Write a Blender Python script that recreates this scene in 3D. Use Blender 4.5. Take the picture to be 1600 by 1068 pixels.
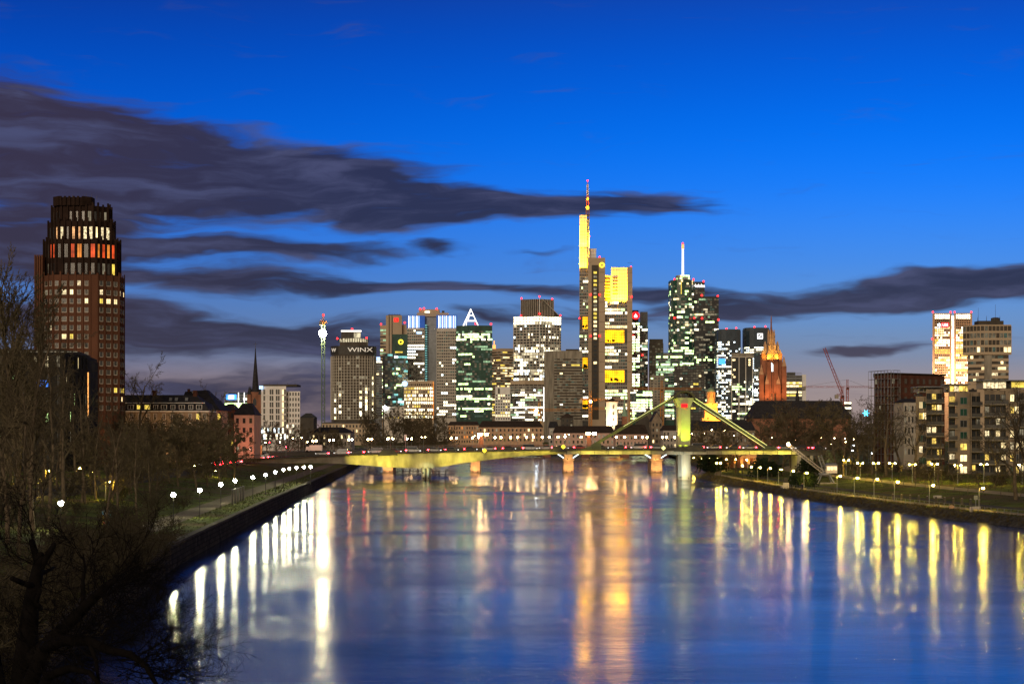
import bpy, bmesh, math, random
from mathutils import Vector, Matrix
from math import radians, sin, cos, pi, atan, atan2, hypot, sqrt

# ------------------------------------------------------------------ scene, camera, sky, light
S = bpy.context.scene
COL = S.collection
for o in list(bpy.data.objects):
    bpy.data.objects.remove(o)

F, HY, CZ = 2850.0, 677.0, 15.0          # focal length in photo pixels, horizon row, camera height
cam_d = bpy.data.cameras.new("camera")
cam = bpy.data.objects.new("camera", cam_d)
COL.objects.link(cam)
cam.location = (0, 0, CZ)
cam.rotation_euler = (radians(90), 0, 0)
cam_d.sensor_width = 36
cam_d.lens = F / 1600 * 36
cam_d.shift_y = (HY - 534) / 1600
cam_d.clip_start = 1
cam_d.clip_end = 20000
S.camera = cam

S.view_settings.view_transform = 'Standard'
S.view_settings.look = 'None'
S.view_settings.exposure = 0.0
S.view_settings.gamma = 1
S.view_settings.use_curve_mapping = False
S.render.engine = 'CYCLES'
cy = S.cycles
cy.max_bounces = 5
cy.diffuse_bounces = 2
cy.glossy_bounces = 3
cy.transmission_bounces = 2
cy.transparent_max_bounces = 4
cy.caustics_reflective = False
cy.caustics_refractive = False
cy.sample_clamp_indirect = 40
cy.use_light_tree = True
try:
    cy.use_denoising = True
    cy.denoiser = 'OPENIMAGEDENOISE'
    cy.denoising_input_passes = 'RGB_ALBEDO_NORMAL'
    cy.denoising_prefilter = 'ACCURATE'
except Exception:
    pass
S.render.filter_size = 1.3


def PX(px, Y):
    return (px - 800.0) / F * Y


def PZ(py, Y):
    return CZ + (HY - py) / F * Y


# ---- world: dusk gradient with streaky clouds, laid out by direction (azimuth, elevation)
W = bpy.data.worlds.new("World")
S.world = W
W.use_nodes = True
nt = W.node_tree
nt.nodes.clear()
N = nt.nodes
L = nt.links


def wnode(t, **kw):
    n = N.new(t)
    for k, v in kw.items():
        setattr(n, k, v)
    return n


def wput(sock, v):
    if hasattr(v, 'is_linked') or hasattr(v, 'links'):
        L.new(v, sock)
    else:
        sock.default_value = v


def wm(op, a, b=0.0, c=0.0, clamp=False):
    n = wnode('ShaderNodeMath', operation=op, use_clamp=clamp)
    wput(n.inputs[0], a)
    wput(n.inputs[1], b)
    wput(n.inputs[2], c)
    return n.outputs[0]


def wsmooth(x, lo, hi):
    n = wnode('ShaderNodeMapRange', interpolation_type='SMOOTHSTEP', clamp=True)
    wput(n.inputs['Value'], x)
    n.inputs['From Min'].default_value = lo
    n.inputs['From Max'].default_value = hi
    return n.outputs[0]


def wmix(f, a, b):
    n = wnode('ShaderNodeMix', data_type='RGBA')
    wput(n.inputs[0], f)
    wput(n.inputs[6], a)
    wput(n.inputs[7], b)
    return n.outputs[2]


tc = wnode('ShaderNodeTexCoord')
sep = wnode('ShaderNodeSeparateXYZ')
L.new(tc.outputs['Generated'], sep.inputs[0])
dx, dy, dz = sep.outputs
az = wm('ARCTAN2', dx, dy)
hor = wm('SQRT', wm('ADD', wm('MULTIPLY', dx, dx), wm('MULTIPLY', dy, dy)))
el = wm('DIVIDE', dz, wm('MAXIMUM', hor, 0.001))

# warped coordinates
cv = wnode('ShaderNodeCombineXYZ')
wput(cv.inputs[0], wm('MULTIPLY', az, 9.0))
wput(cv.inputs[1], wm('MULTIPLY', el, 34.0))
n1 = wnode('ShaderNodeTexNoise')
n1.inputs['Scale'].default_value = 1.0
n1.inputs['Detail'].default_value = 4.0
L.new(cv.outputs[0], n1.inputs['Vector'])
sepn = wnode('ShaderNodeSeparateColor')
L.new(n1.outputs['Color'], sepn.inputs[0])
waz = wm('ADD', az, wm('MULTIPLY', wm('SUBTRACT', sepn.outputs[0], 0.5), 0.125))
wel = wm('ADD', el, wm('MULTIPLY', wm('SUBTRACT', sepn.outputs[1], 0.5), 0.036))
cp = wnode('ShaderNodeCombineXYZ')
wput(cp.inputs[0], waz)
wput(cp.inputs[1], wel)

# cloud banks: photo column, row, half width, half height, slope, weight
BANKS = [
    (40, 235, 410, 142, .20, 1.35), (360, 262, 330, 80, .17, 1.15), (575, 285, 240, 64, .14, .85),
    (700, 325, 210, 40, .02, .85), (1010, 312, 200, 30, .05, .95), (860, 335, 190, 30, -.05, .85),
    (640, 350, 120, 22, .0, .7), (430, 381, 250, 26, .0, .95), (705, 383, 80, 11, .0, .8), (820, 398, 80, 9, .08, .5),
    (40, 385, 260, 65, .0, 1.0), (380, 432, 280, 36, .03, .95), (630, 441, 190, 20, .0, .8),
    (860, 452, 210, 20, .0, .75), (1060, 455, 140, 26, .0, .8), (1330, 458, 320, 34, -.05, .85), (1540, 446, 220, 40, -.03, .95),
    (1325, 546, 130, 16, -.05, .85), (1420, 535, 110, 14, -.02, .6), (250, 505, 240, 44, .05, .85), (500, 520, 230, 36, .03, .8),
    (290, 548, 330, 30, .02, .7), (330, 605, 460, 34, .0, .72), (640, 560, 260, 40, .0, .6), (900, 495, 260, 26, .0, .55), (60, 490, 260, 50, 0, .85),
    (1130, 480, 160, 18, 0, .6), (620, 640, 420, 36, 0, .6), (735, 505, 90, 24, 0, .45),
]
dens = None
for (bx, by, rx, ry, sl, wt) in BANKS:
    mp = wnode('ShaderNodeMapping', vector_type='TEXTURE')
    L.new(cp.outputs[0], mp.inputs['Vector'])
    a_ = atan((bx - 800) / F)
    mp.inputs['Location'].default_value = (a_, (HY - by) / F * cos(a_), 0)
    mp.inputs['Rotation'].default_value = (0, 0, -sl)
    mp.inputs['Scale'].default_value = (rx / F, ry / F, 1)
    ln = wnode('ShaderNodeVectorMath', operation='LENGTH')
    L.new(mp.outputs[0], ln.inputs[0])
    w_ = wm('MULTIPLY', wm('SUBTRACT', 1.0, ln.outputs['Value'], clamp=True), wt * 1.7)
    dens = w_ if dens is None else wm('ADD', dens, w_)
dens = wm('MINIMUM', dens, 1.25)
cs = wnode('ShaderNodeCombineXYZ')
wput(cs.inputs[0], wm('MULTIPLY', waz, 13.0))
wput(cs.inputs[1], wm('MULTIPLY', wel, 85.0))
n2 = wnode('ShaderNodeTexNoise')
n2.inputs['Scale'].default_value = 1.0
n2.inputs['Detail'].default_value = 6.0
n2.inputs['Roughness'].default_value = 0.55
L.new(cs.outputs[0], n2.inputs['Vector'])
streak = wm('MULTIPLY', wm('SUBTRACT', n2.outputs[0], 0.5), 1.55)
cs3 = wnode('ShaderNodeCombineXYZ')
wput(cs3.inputs[0], wm('MULTIPLY', az, 30.0))
wput(cs3.inputs[1], wm('MULTIPLY', wel, 260.0))
n3 = wnode('ShaderNodeTexNoise')
n3.inputs['Scale'].default_value = 1.0
n3.inputs['Detail'].default_value = 5.0
L.new(cs3.outputs[0], n3.inputs['Vector'])
streak = wm('ADD', streak, wm('MULTIPLY', wm('SUBTRACT', n3.outputs[0], 0.5), 0.85))
cloud = wsmooth(wm('ADD', dens, streak), 0.10, 1.08)

ramp = wnode('ShaderNodeValToRGB')
wput(ramp.inputs[0], wm('MULTIPLY', el, 2.0, clamp=True))
cr = ramp.color_ramp
cr.interpolation = 'B_SPLINE'
stops = [(0.0, (.34, .235, .22)), (.026, (.36, .265, .265)), (.041, (.20, .235, .36)), (.060, (.15, .275, .53)), (.092, (.062, .255, .78)),
         (.135, (.002, .20, .98)), (.185, (.001, .122, .75)), (.240, (.002, .055, .46)), (.40, (.022, .032, .075))]
while len(cr.elements) < len(stops):
    cr.elements.new(0.5)
for e, (p, c) in zip(cr.elements, stops):
    e.position = p * 2
    e.color = (*c, 1)
# the western glow is a little stronger to the right of the view, duller to the left
side = wsmooth(az, -0.30, 0.25)
base = wmix(side, (0, 0, 0, 1), (1, 1, 1, 1))
gl = wnode('ShaderNodeMix', data_type='RGBA', blend_type='MULTIPLY')
gl.inputs[0].default_value = 1
wput(gl.inputs[6], ramp.outputs[0])
wput(gl.inputs[7], wmix(side, (.72, .72, .78, 1), (1.0, 1.08, 1.06, 1)))
# cloud tint: brown grey low left, violet elsewhere, a little mottled
ct = wmix(wsmooth(az, -0.28, -0.05), (.042, .031, .047, 1), (.027, .029, .062, 1))
ct2 = wmix(wsmooth(el, 0.0, 0.09), wmix(wsmooth(az, -0.1, 0.2), (.048, .048, .088, 1), (.10, .088, .13, 1)), ct)
ctm = wmix(wsmooth(n2.outputs[0], 0.42, 0.72), ct2, (.070, .075, .15, 1))
skyc = wmix(wm('MULTIPLY', cloud, 0.96), gl.outputs[2], ctm)
# the unseen sky behind the camera is warmed and brightened as fill for the facades
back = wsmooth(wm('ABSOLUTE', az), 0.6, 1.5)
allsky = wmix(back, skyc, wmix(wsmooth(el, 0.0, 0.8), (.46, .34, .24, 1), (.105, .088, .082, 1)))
below = wsmooth(el, -0.02, 0.0)
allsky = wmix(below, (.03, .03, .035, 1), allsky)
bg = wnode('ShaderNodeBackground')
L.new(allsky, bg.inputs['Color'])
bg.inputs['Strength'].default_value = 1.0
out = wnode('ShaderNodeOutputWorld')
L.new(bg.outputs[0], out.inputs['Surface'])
W.cycles.sampling_method = 'MANUAL'
W.cycles.sample_map_resolution = 512

# added fill light: low, warm and broad, from behind the camera, opposite the dusk glow
fill_sun_d = bpy.data.lights.new("sun", 'SUN')
fill_sun_d.energy = 1.45
fill_sun_d.color = (1.0, .79, .57)
fill_sun_d.angle = radians(25)
sun = bpy.data.objects.new("sun", fill_sun_d)
COL.objects.link(sun)
sun.rotation_euler = (radians(72), 0, radians(-18))

# ------------------------------------------------------------------ materials
MATS = {}


def mat(name, col=(.5, .5, .5), rough=.8, var=.18, scale=.6, metal=0.0, emit=None, es=0.0, light=False, spec=.06, bump=0.0, stretch=(1, 1, 1)):
    if name in MATS:
        return MATS[name]
    m = bpy.data.materials.new(name)
    m.use_nodes = True
    t = m.node_tree
    b = t.nodes['Principled BSDF']
    b.inputs['Roughness'].default_value = rough
    b.inputs['Metallic'].default_value = metal
    b.inputs['Specular IOR Level'].default_value = spec
    if var > 0:
        tcn = t.nodes.new('ShaderNodeTexCoord')
        mp = t.nodes.new('ShaderNodeMapping')
        mp.inputs['Scale'].default_value = stretch
        nz = t.nodes.new('ShaderNodeTexNoise')
        nz.inputs['Scale'].default_value = scale
        nz.inputs['Detail'].default_value = 6
        mx = t.nodes.new('ShaderNodeMix')
        mx.data_type = 'RGBA'
        t.links.new(tcn.outputs['Object'], mp.inputs['Vector'])
        t.links.new(mp.outputs[0], nz.inputs['Vector'])
        mr = t.nodes.new('ShaderNodeMapRange')
        mr.inputs['From Min'].default_value = .3
        mr.inputs['From Max'].default_value = .7
        t.links.new(nz.outputs[0], mr.inputs[0])
        t.links.new(mr.outputs[0], mx.inputs[0])
        mx.inputs[6].default_value = (*[c * (1 - var) for c in col], 1)
        mx.inputs[7].default_value = (*[min(1, c * (1 + var)) for c in col], 1)
        t.links.new(mx.outputs[2], b.inputs['Base Color'])
        if bump:
            bp = t.nodes.new('ShaderNodeBump')
            bp.inputs['Strength'].default_value = bump
            t.links.new(nz.outputs[0], bp.inputs['Height'])
            t.links.new(bp.outputs[0], b.inputs['Normal'])
    else:
        b.inputs['Base Color'].default_value = (*col, 1)
    if emit:
        b.inputs['Emission Color'].default_value = (*emit, 1)
        b.inputs['Emission Strength'].default_value = es
        m.cycles.emission_sampling = 'FRONT_BACK' if light else 'NONE'
    MATS[name] = m
    return m


def litmat(name, col, es, var=.35, scale=.45):
    """a lit room behind glass: the emission varies a little from place to place, as rooms do"""
    if name in MATS:
        return MATS[name]
    m = mat(name, (.05, .05, .05), .3, var=0, emit=col, es=es)
    t = m.node_tree
    b = t.nodes['Principled BSDF']
    tcn = t.nodes.new('ShaderNodeTexCoord')
    nz = t.nodes.new('ShaderNodeTexNoise')
    nz.inputs['Scale'].default_value = scale
    nz.inputs['Detail'].default_value = 3
    t.links.new(tcn.outputs['Object'], nz.inputs['Vector'])
    mr = t.nodes.new('ShaderNodeMapRange')
    mr.inputs['From Min'].default_value = .3
    mr.inputs['From Max'].default_value = .7
    mr.inputs['To Min'].default_value = es * (1 - var)
    mr.inputs['To Max'].default_value = es * (1 + var)
    t.links.new(nz.outputs[0], mr.inputs[0])
    t.links.new(mr.outputs[0], b.inputs['Emission Strength'])
    return m


# lit rooms
litmat('lit_white', (1, .91, .62), 3.6, .6)
litmat('lit_cool', (.78, .94, 1), 3.2, .6)
litmat('lit_green', (.66, 1, .36), 3.0, .7)
litmat('lit_teal', (.30, .85, .80), .9, .8)
litmat('lit_warm', (1, .75, .36), 2.0, .6)
litmat('lit_yellow', (1, .72, .10), 1.2, .5)
litmat('lit_orange', (1, .30, .04), .9, .6)
litmat('lit_red', (1, .10, .02), .85, .6)
litmat('lit_blue', (.05, .25, 1), 1.3, .5)
litmat('lit_dim', (1, .85, .55), .22, .8)
litmat('lit_amber', (1, .50, .20), 1.0, .7, 1.2)
mat('twig_shrub', (.050, .043, .028), .95, .3, .8)
litmat('lit_soft', (1, .86, .55), .75, .6)
litmat('lit_softg', (.62, 1, .55), .55, .7)
litmat('lit_faint', (1, .82, .5), .085, .9)
litmat('lit_faintg', (.45, .9, .65), .06, .9)
litmat('lit_dimc', (.6, .85, .9), .13, .8)
litmat('lit_gold', (1, .44, .004), 3.0, .5, .12)
litmat('lit_room', (1, .80, .45), 1.1, .9, 1.6)
litmat('lit_lounge', (1, .66, .12), 1.15, .9, 1.2)
# glass
mat('glass', (.030, .034, .036), .12, .3, .2, spec=.6)
mat('glass_green', (.022, .075, .055), .10, .4, .12, spec=.6)
mat('glass_grey', (.085, .083, .078), .2, .4, .15, spec=.5)
mat('glass_brown', (.060, .048, .034), .15, .3, .15, spec=.5)
mat('glass_blue', (.035, .055, .075), .10, .3, .15, spec=.6)
# walls
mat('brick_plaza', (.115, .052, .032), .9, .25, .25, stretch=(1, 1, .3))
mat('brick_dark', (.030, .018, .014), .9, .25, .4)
mat('brick_brown', (.10, .042, .028), .9, .3, .5)
mat('stone_tan', (.46, .36, .25), .85, .12, .05)
mat('stone_grey', (.40, .36, .31), .85, .12, .05)
mat('stone_pale', (.52, .47, .40), .85, .10, .08)
mat('stone_red', (.26, .12, .075), .9, .3, .25, bump=.3)
mat('sandstone', (.46, .30, .19), .9, .25, .6, bump=.2)
mat('concrete', (.28, .25, .20), .85, .38, .45, stretch=(1, 1, .18))
mat('concrete_dark', (.075, .066, .056), .85, .2, .3)
mat('steel_dark', (.055, .052, .048), .45, .2, .4, metal=.4)
mat('steel_grey', (.20, .21, .22), .45, .15, .4, metal=.4)
mat('white_paint', (.72, .71, .68), .6, .08, .3)
mat('white_frame', (.60, .55, .46), .6, .08, .3)
mat('cream', (.24, .19, .135), .9, .30, .35)
mat('pink_plaster', (.55, .36, .28), .85, .12, .3)
mat('slate', (.035, .033, .036), .75, .3, .9)
mat('roof_brown', (.05, .036, .028), .85, .3, .6)
mat('bark', (.11, .085, .058), .95, .35, 1.5, bump=.3)
mat('bark_black', (.006, .005, .0045), .95, .35, 2.5, bump=.4)
mat('twig', (.105, .086, .054), .95, .3, .8)
mat('twig_dark', (.078, .064, .042), .95, .3, .8)
mat('evergreen', (.018, .028, .014), .95, .4, .8)
mat('crane_orange', (.55, .22, .03), .6, .15, .3)
mat('crane_red', (.35, .07, .04), .6, .15, .3)
mat('mast_green', (.12, .17, .12), .6, .2, .3)
mat('rubber', (.02, .02, .02), .9, .1, 3)
mat('pylon_paint', (.42, .44, .26), .6, .15, .3)
mat('quay_stone', (.042, .036, .028), .95, .45, .5, bump=.6)
mat('path_pale', (.30, .25, .17), .95, .3, .5, bump=.15)
mat('bridge_green', (.12, .14, .07), .6, .15, .3)
mat('asphalt', (.050, .048, .047), .9, .25, .8, bump=.15)
mat('path_gravel', (.13, .11, .085), .95, .25, .7, bump=.15)
mat('green_verdigris', (.20, .30, .22), .7, .2, .3)
mat('graffiti_base', (.4, .4, .4), .8, .1, 1)
# lamps
mat('lamp_white', (1, 1, 1), emit=(1, .97, .58), es=330, light=True, var=0)
mat('lamp_flood', (1, 1, 1), emit=(1, .88, .48), es=240, light=True, var=0)
mat('lamp_yellow', (1, 1, 1), emit=(1, .70, .07), es=800, light=True, var=0)
mat('lamp_amber', (1, 1, 1), emit=(1, .58, .22), es=150, light=True, var=0)
mat('lamp_cold', (1, 1, 1), emit=(.75, .9, 1), es=60, light=True, var=0)
mat('beacon_red', (1, 0, 0), emit=(1, .015, .015), es=9, var=0)
mat('tail_red', (1, 0, 0), emit=(1, .02, .03), es=80, light=True, var=0)
mat('head_white', (1, 1, 1), emit=(.9, .95, 1), es=2.5, var=0)
mat('sign_white', (1, 1, 1), emit=(1, 1, 1), es=2.2, var=0)
mat('sign_dimwhite', (1, 1, 1), emit=(1, .93, .75), es=.24, var=0)
mat('sign_red', (1, 0, 0), emit=(1, .015, .02), es=1.8, var=0)
mat('sign_blue', (0, .2, 1), emit=(.06, .3, 1), es=2.2, var=0)
mat('sign_yellow', (1, .8, 0), emit=(1, .80, .06), es=1.8, var=0)
mat('sign_orange', (1, .5, 0), emit=(1, .42, .12), es=1.6, var=0)
mat('strip_white', (1, 1, 1), emit=(1, .98, .92), es=2.6, var=0)
mat('strip_blue', (.6, .8, 1), emit=(.35, .6, 1), es=1.7, var=0)
mat('strip_lime', (1, 1, .5), emit=(.95, 1, .38), es=1.15, var=0)
mat('strip_cold', (.8, .95, 1), emit=(.75, .95, 1), es=2.2, var=0)
mat('blue_panel', (.04, .10, .30), .3, .2, .1, emit=(.02, .09, .42), es=.55)


# ------------------------------------------------------------------ mesh helper (world coordinates; build() makes them local to the parent)
class MB:
    def __init__(s):
        s.v, s.f, s.m, s.mats = [], [], [], []

    def mi(s, m):
        m = MATS[m] if isinstance(m, str) else m
        if m not in s.mats:
            s.mats.append(m)
        return s.mats.index(m)

    def poly(s, pts, m):
        i = len(s.v)
        s.v += [tuple(p) for p in pts]
        s.f.append(tuple(range(i, i + len(pts))))
        s.m.append(s.mi(m))

    def box(s, a, b, m):
        x0, x1 = sorted((a[0], b[0]))
        y0, y1 = sorted((a[1], b[1]))
        z0, z1 = sorted((a[2], b[2]))
        s.hexa([(x0, y0, z0), (x1, y0, z0), (x1, y1, z0), (x0, y1, z0), (x0, y0, z1), (x1, y0, z1), (x1, y1, z1), (x0, y1, z1)], m)

    def hexa(s, p, m):
        i = len(s.v)
        s.v += [tuple(q) for q in p]
        k = s.mi(m)
        for f in ((3, 2, 1, 0), (4, 5, 6, 7), (0, 1, 5, 4), (1, 2, 6, 5), (2, 3, 7, 6), (3, 0, 4, 7)):
            s.f.append(tuple(i + q for q in f))
            s.m.append(k)

    def obox(s, o, u, n, w, d, h, m):
        """box from corner o along unit u (width w), outward n (depth d), up (height h)"""
        o = Vector(o)
        u = Vector((u[0], u[1], 0)) * w
        nn = Vector((n[0], n[1], 0)) * d
        z = Vector((0, 0, h))
        s.hexa([o + nn, o + u + nn, o + u, o, o + nn + z, o + u + nn + z, o + u + z, o + z], m)

    def prism(s, poly, z0, z1, m, top=None, cap=True):
        i = len(s.v)
        n = len(poly)
        tp = top or poly
        s.v += [(p[0], p[1], z0) for p in poly] + [(p[0], p[1], (p[2] if len(p) > 2 else z1)) for p in tp]
        k = s.mi(m)
        for j in range(n):
            q = (j + 1) % n
            s.f.append((i + j, i + q, i + n + q, i + n + j))
            s.m.append(k)
        if cap:
            s.f.append(tuple(i + n + j for j in range(n)))
            s.m.append(k)
            s.f.append(tuple(i + n - 1 - j for j in range(n)))
            s.m.append(k)

    def tube(s, p, q, r0, r1, m, n=6, cap=True):
        p, q = Vector(p), Vector(q)
        d = q - p
        if d.length < 1e-6:
            return
        d.normalize()
        a = d.orthogonal().normalized()
        b = d.cross(a)
        i = len(s.v)
        k = s.mi(m)
        for c, r in ((p, r0), (q, r1)):
            for j in range(n):
                t = 2 * pi * j / n
                s.v.append(tuple(c + a * (cos(t) * r) + b * (sin(t) * r)))
        for j in range(n):
            w = (j + 1) % n
            s.f.append((i + j, i + w, i + n + w, i + n + j))
            s.m.append(k)
        if cap:
            s.f.append(tuple(i + n - 1 - j for j in range(n)))
            s.m.append(k)
            s.f.append(tuple(i + n + j for j in range(n)))
            s.m.append(k)

    def path(s, pts, r, m, n=6):
        for k in range(len(pts) - 1):
            ra = r[k] if isinstance(r, (list, tuple)) else r
            rb = r[k + 1] if isinstance(r, (list, tuple)) else r
            s.tube(pts[k], pts[k + 1], ra, rb, m, n)

    def lathe(s, c, prof, m, n=12):
        """profile of (radius, z) about the vertical through c"""
        i = len(s.v)
        k = s.mi(m)
        for (r, z) in prof:
            for j in range(n):
                t = 2 * pi * (j + .5) / n
                s.v.append((c[0] + cos(t) * r, c[1] + sin(t) * r, c[2] + z))
        for a in range(len(prof) - 1):
            for j in range(n):
                w = (j + 1) % n
                s.f.append((i + a * n + j, i + a * n + w, i + (a + 1) * n + w, i + (a + 1) * n + j))
                s.m.append(k)
        s.f.append(tuple(i + n - 1 - j for j in range(n)))
        s.m.append(k)
        e = i + (len(prof) - 1) * n
        s.f.append(tuple(e + j for j in range(n)))
        s.m.append(k)

    def ball(s, c, r, m, n=10, k=6, sz=1.0):
        prof = [(max(.001, r * sin(pi * q / k)), -r * sz * cos(pi * q / k)) for q in range(k + 1)]
        s.lathe(c, prof, m, n)

    def lattice(s, p, q, w, nseg, r, m, up=(0, 0, 1)):
        p, q = Vector(p), Vector(q)
        d = (q - p).normalized()
        a = d.cross(Vector(up))
        if a.length < .01:
            a = Vector((1, 0, 0))
        a.normalize()
        b = d.cross(a).normalized()
        cs = [a * w / 2 + b * w / 2, -a * w / 2 + b * w / 2, -a * w / 2 - b * w / 2, a * w / 2 - b * w / 2]
        for c in cs:
            s.tube(p + c, q + c, r, r, m, 4)
        for k in range(nseg):
            t0, t1 = p.lerp(q, k / nseg), p.lerp(q, (k + 1) / nseg)
            for j in range(4):
                c0, c1 = cs[j], cs[(j + 1) % 4]
                s.tube(t0 + (c0 if k % 2 else c1), t1 + (c1 if k % 2 else c0), r * .7, r * .7, m, 3)

    def build(s, name, parent=None, smooth=False, off=None):
        me = bpy.data.meshes.new(name)
        o3 = off if off is not None else (parent_loc(parent) if parent else Vector((0, 0, 0)))
        me.from_pydata([(a - o3[0], b - o3[1], c - o3[2]) for a, b, c in s.v], [], s.f)
        for m in s.mats:
            me.materials.append(m)
        me.polygons.foreach_set('material_index', s.m)
        if smooth:
            me.polygons.foreach_set('use_smooth', [True] * len(s.f))
        me.update()
        ob = bpy.data.objects.new(name, me)
        COL.objects.link(ob)
        if parent:
            ob.parent = parent
        return ob


def parent_loc(p):
    v = Vector((0, 0, 0))
    while p is not None:
        v += p.location
        p = p.parent
    return v


def tag(o, label=None, cat=None, group=None, kind=None):
    if label:
        o['label'] = label
    if cat:
        o['category'] = cat
    if group:
        o['group'] = group
    if kind:
        o['kind'] = kind
    return o


def thing(name, label, cat, loc=(0, 0, 0), group=None):
    o = bpy.data.objects.new(name, None)
    COL.objects.link(o)
    o.location = loc
    o.empty_display_size = .5
    return tag(o, label, cat, group)


KIDS = {}


def copy_thing(root, loc, rotz=0, scale=1.0, label=None, group=None):
    r = root.copy()
    COL.objects.link(r)
    r.location = loc
    r.rotation_euler = (0, 0, rotz)
    r.scale = (scale,) * 3 if not isinstance(scale, tuple) else scale
    if label:
        r['label'] = label
    if group:
        r['group'] = group
    if root.name not in KIDS:
        KIDS[root.name] = [(c, list(c.children)) for c in root.children]
    for c, gs in KIDS[root.name]:
        d = c.copy()
        COL.objects.link(d)
        d.parent = r
        for g in gs:
            e = g.copy()
            COL.objects.link(e)
            e.parent = d
    return r


class Placer:
    """hands out one prototype, then copies of it"""

    def __init__(s, make):
        s.make, s.proto, s.used = make, None, False

    def put(s, loc, rotz=0, scale=1.0, label=None, group=None):
        if s.proto is None:
            s.proto = s.make()
            KIDS[s.proto.name] = [(c, list(c.children)) for c in s.proto.children]
            o = s.proto
            o.location = loc
            o.rotation_euler = (0, 0, rotz)
            o.scale = (scale,) * 3 if not isinstance(scale, tuple) else scale
            if label:
                o['label'] = label
            if group:
                o['group'] = group
            return o
        return copy_thing(s.proto, loc, rotz, scale, label, group)


def lamp_light(parent, loc, power, color, target=None, angle=90, size=.4, name='flood_lamp'):
    """a light parented to what it lights; bare unless the caller builds a fixture"""
    ld = bpy.data.lights.new(name, 'SPOT' if target else 'POINT')
    ld.energy = power
    ld.color = color
    ld.shadow_soft_size = size
    lo = bpy.data.objects.new(name + '_light', ld)
    COL.objects.link(lo)
    base = parent_loc(parent)
    lo.parent = parent
    lo.location = Vector(loc) - base
    if target:
        ld.spot_size = radians(angle)
        ld.spot_blend = .6
        d = Vector(target) - Vector(loc)
        lo.rotation_euler = d.to_track_quat('-Z', 'Y').to_euler()
    return lo


ORD = ['first', 'second', 'third', 'fourth', 'fifth', 'sixth', 'seventh', 'eighth', 'ninth', 'tenth', 'eleventh', 'twelfth', 'thirteenth',
       'fourteenth', 'fifteenth', 'sixteenth', 'seventeenth', 'eighteenth', 'nineteenth', 'twentieth'] + [
    t + '-' + u for t in ('twenty', 'thirty', 'forty', 'fifty') for u in ('first', 'second', 'third', 'fourth', 'fifth', 'sixth', 'seventh', 'eighth', 'ninth')]


def text(parent, s, loc, size, m, name='lettering', rotz=0.0, ext=.25, label=None, sx=1.0):
    cd = bpy.data.curves.new(name, 'FONT')
    cd.body = s
    cd.size = size
    cd.extrude = ext
    cd.align_x = 'CENTER'
    cd.align_y = 'CENTER'
    cd.materials.append(MATS[m])
    tmp = bpy.data.objects.new(name, cd)
    COL.objects.link(tmp)
    me = bpy.data.meshes.new_from_object(tmp.evaluated_get(bpy.context.evaluated_depsgraph_get()))
    bpy.data.objects.remove(tmp)
    o = bpy.data.objects.new(name, me)
    COL.objects.link(o)
    o.parent = parent
    o.location = Vector(loc) - parent_loc(parent)
    o.rotation_euler = (radians(90), 0, rotz)
    o.scale = (sx, 1, 1)
    if label:
        o['label'] = label
    return o
# ------------------------------------------------------------------ river, ground, banks
XL = [(-400, 0), (0, -22), (92, -27), (132, -31), (205, -38), (254, -40.6), (334, -45), (515, -54), (806, -69), (1250, -95), (1300, -98)]
XR = [(-400, 190), (0, 140), (200, 101), (295, 83), (325, 78), (369, 72.5), (400, 70), (453, 67), (530, 65), (602, 64), (650, 70), (690, 78), (855, 86), (1250, 104), (1300, 107)]


def interp(tab, y):
    for (a, x), (b, w) in zip(tab, tab[1:]):
        if y <= b:
            t = max(0, (y - a) / (b - a))
            return x + (w - x) * t
    return tab[-1][1]


OFFS = [0, 2, 4, 12, 25, 45, 90, 300, 1500, 6000]
ZL = [2.6, 2.6, 2.65, 2.8, 4.2, 6, 6.2, 6.5, 7, 7]
ZR = [1.3, 1.4, 1.5, 1.6, 2.6, 4, 5, 6, 7, 7]


def gz(x, y):
    """height of the land"""
    if x < 0:
        d, tab = interp(XL, y) - x, ZL
    else:
        d, tab = x - interp(XR, y), ZR
    return interp(list(zip(OFFS, tab)), max(0, d))


ROWS = [-400, -200, 0, 40, 80, 110, 140, 170, 200, 225, 250, 275, 300, 325, 350, 375, 400, 430, 460, 500, 530, 565, 602, 625, 650, 670, 690, 740, 800, 855, 950, 1050, 1150, 1250]
gm = mat('ground_grass', (.075, .095, .018), .95, .5, .22, bump=.5)
# finer mottling: worn earth between the grass
t_ = gm.node_tree
b_ = t_.nodes['Principled BSDF']
tc_ = t_.nodes.new('ShaderNodeTexCoord')
nf_ = t_.nodes.new('ShaderNodeTexNoise')
nf_.inputs['Scale'].default_value = .09
nf_.inputs['Detail'].default_value = 9
t_.links.new(tc_.outputs['Object'], nf_.inputs['Vector'])
mr_ = t_.nodes.new('ShaderNodeMapRange')
mr_.inputs['From Min'].default_value = .48
mr_.inputs['From Max'].default_value = .62
t_.links.new(nf_.outputs[0], mr_.inputs[0])
mx_ = t_.nodes.new('ShaderNodeMix')
mx_.data_type = 'RGBA'
t_.links.new(mr_.outputs[0], mx_.inputs[0])
src_ = b_.inputs['Base Color'].links[0].from_socket
t_.links.new(src_, mx_.inputs[6])
mx_.inputs[7].default_value = (.085, .065, .034, 1)
t_.links.new(mx_.outputs[2], b_.inputs['Base Color'])

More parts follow.
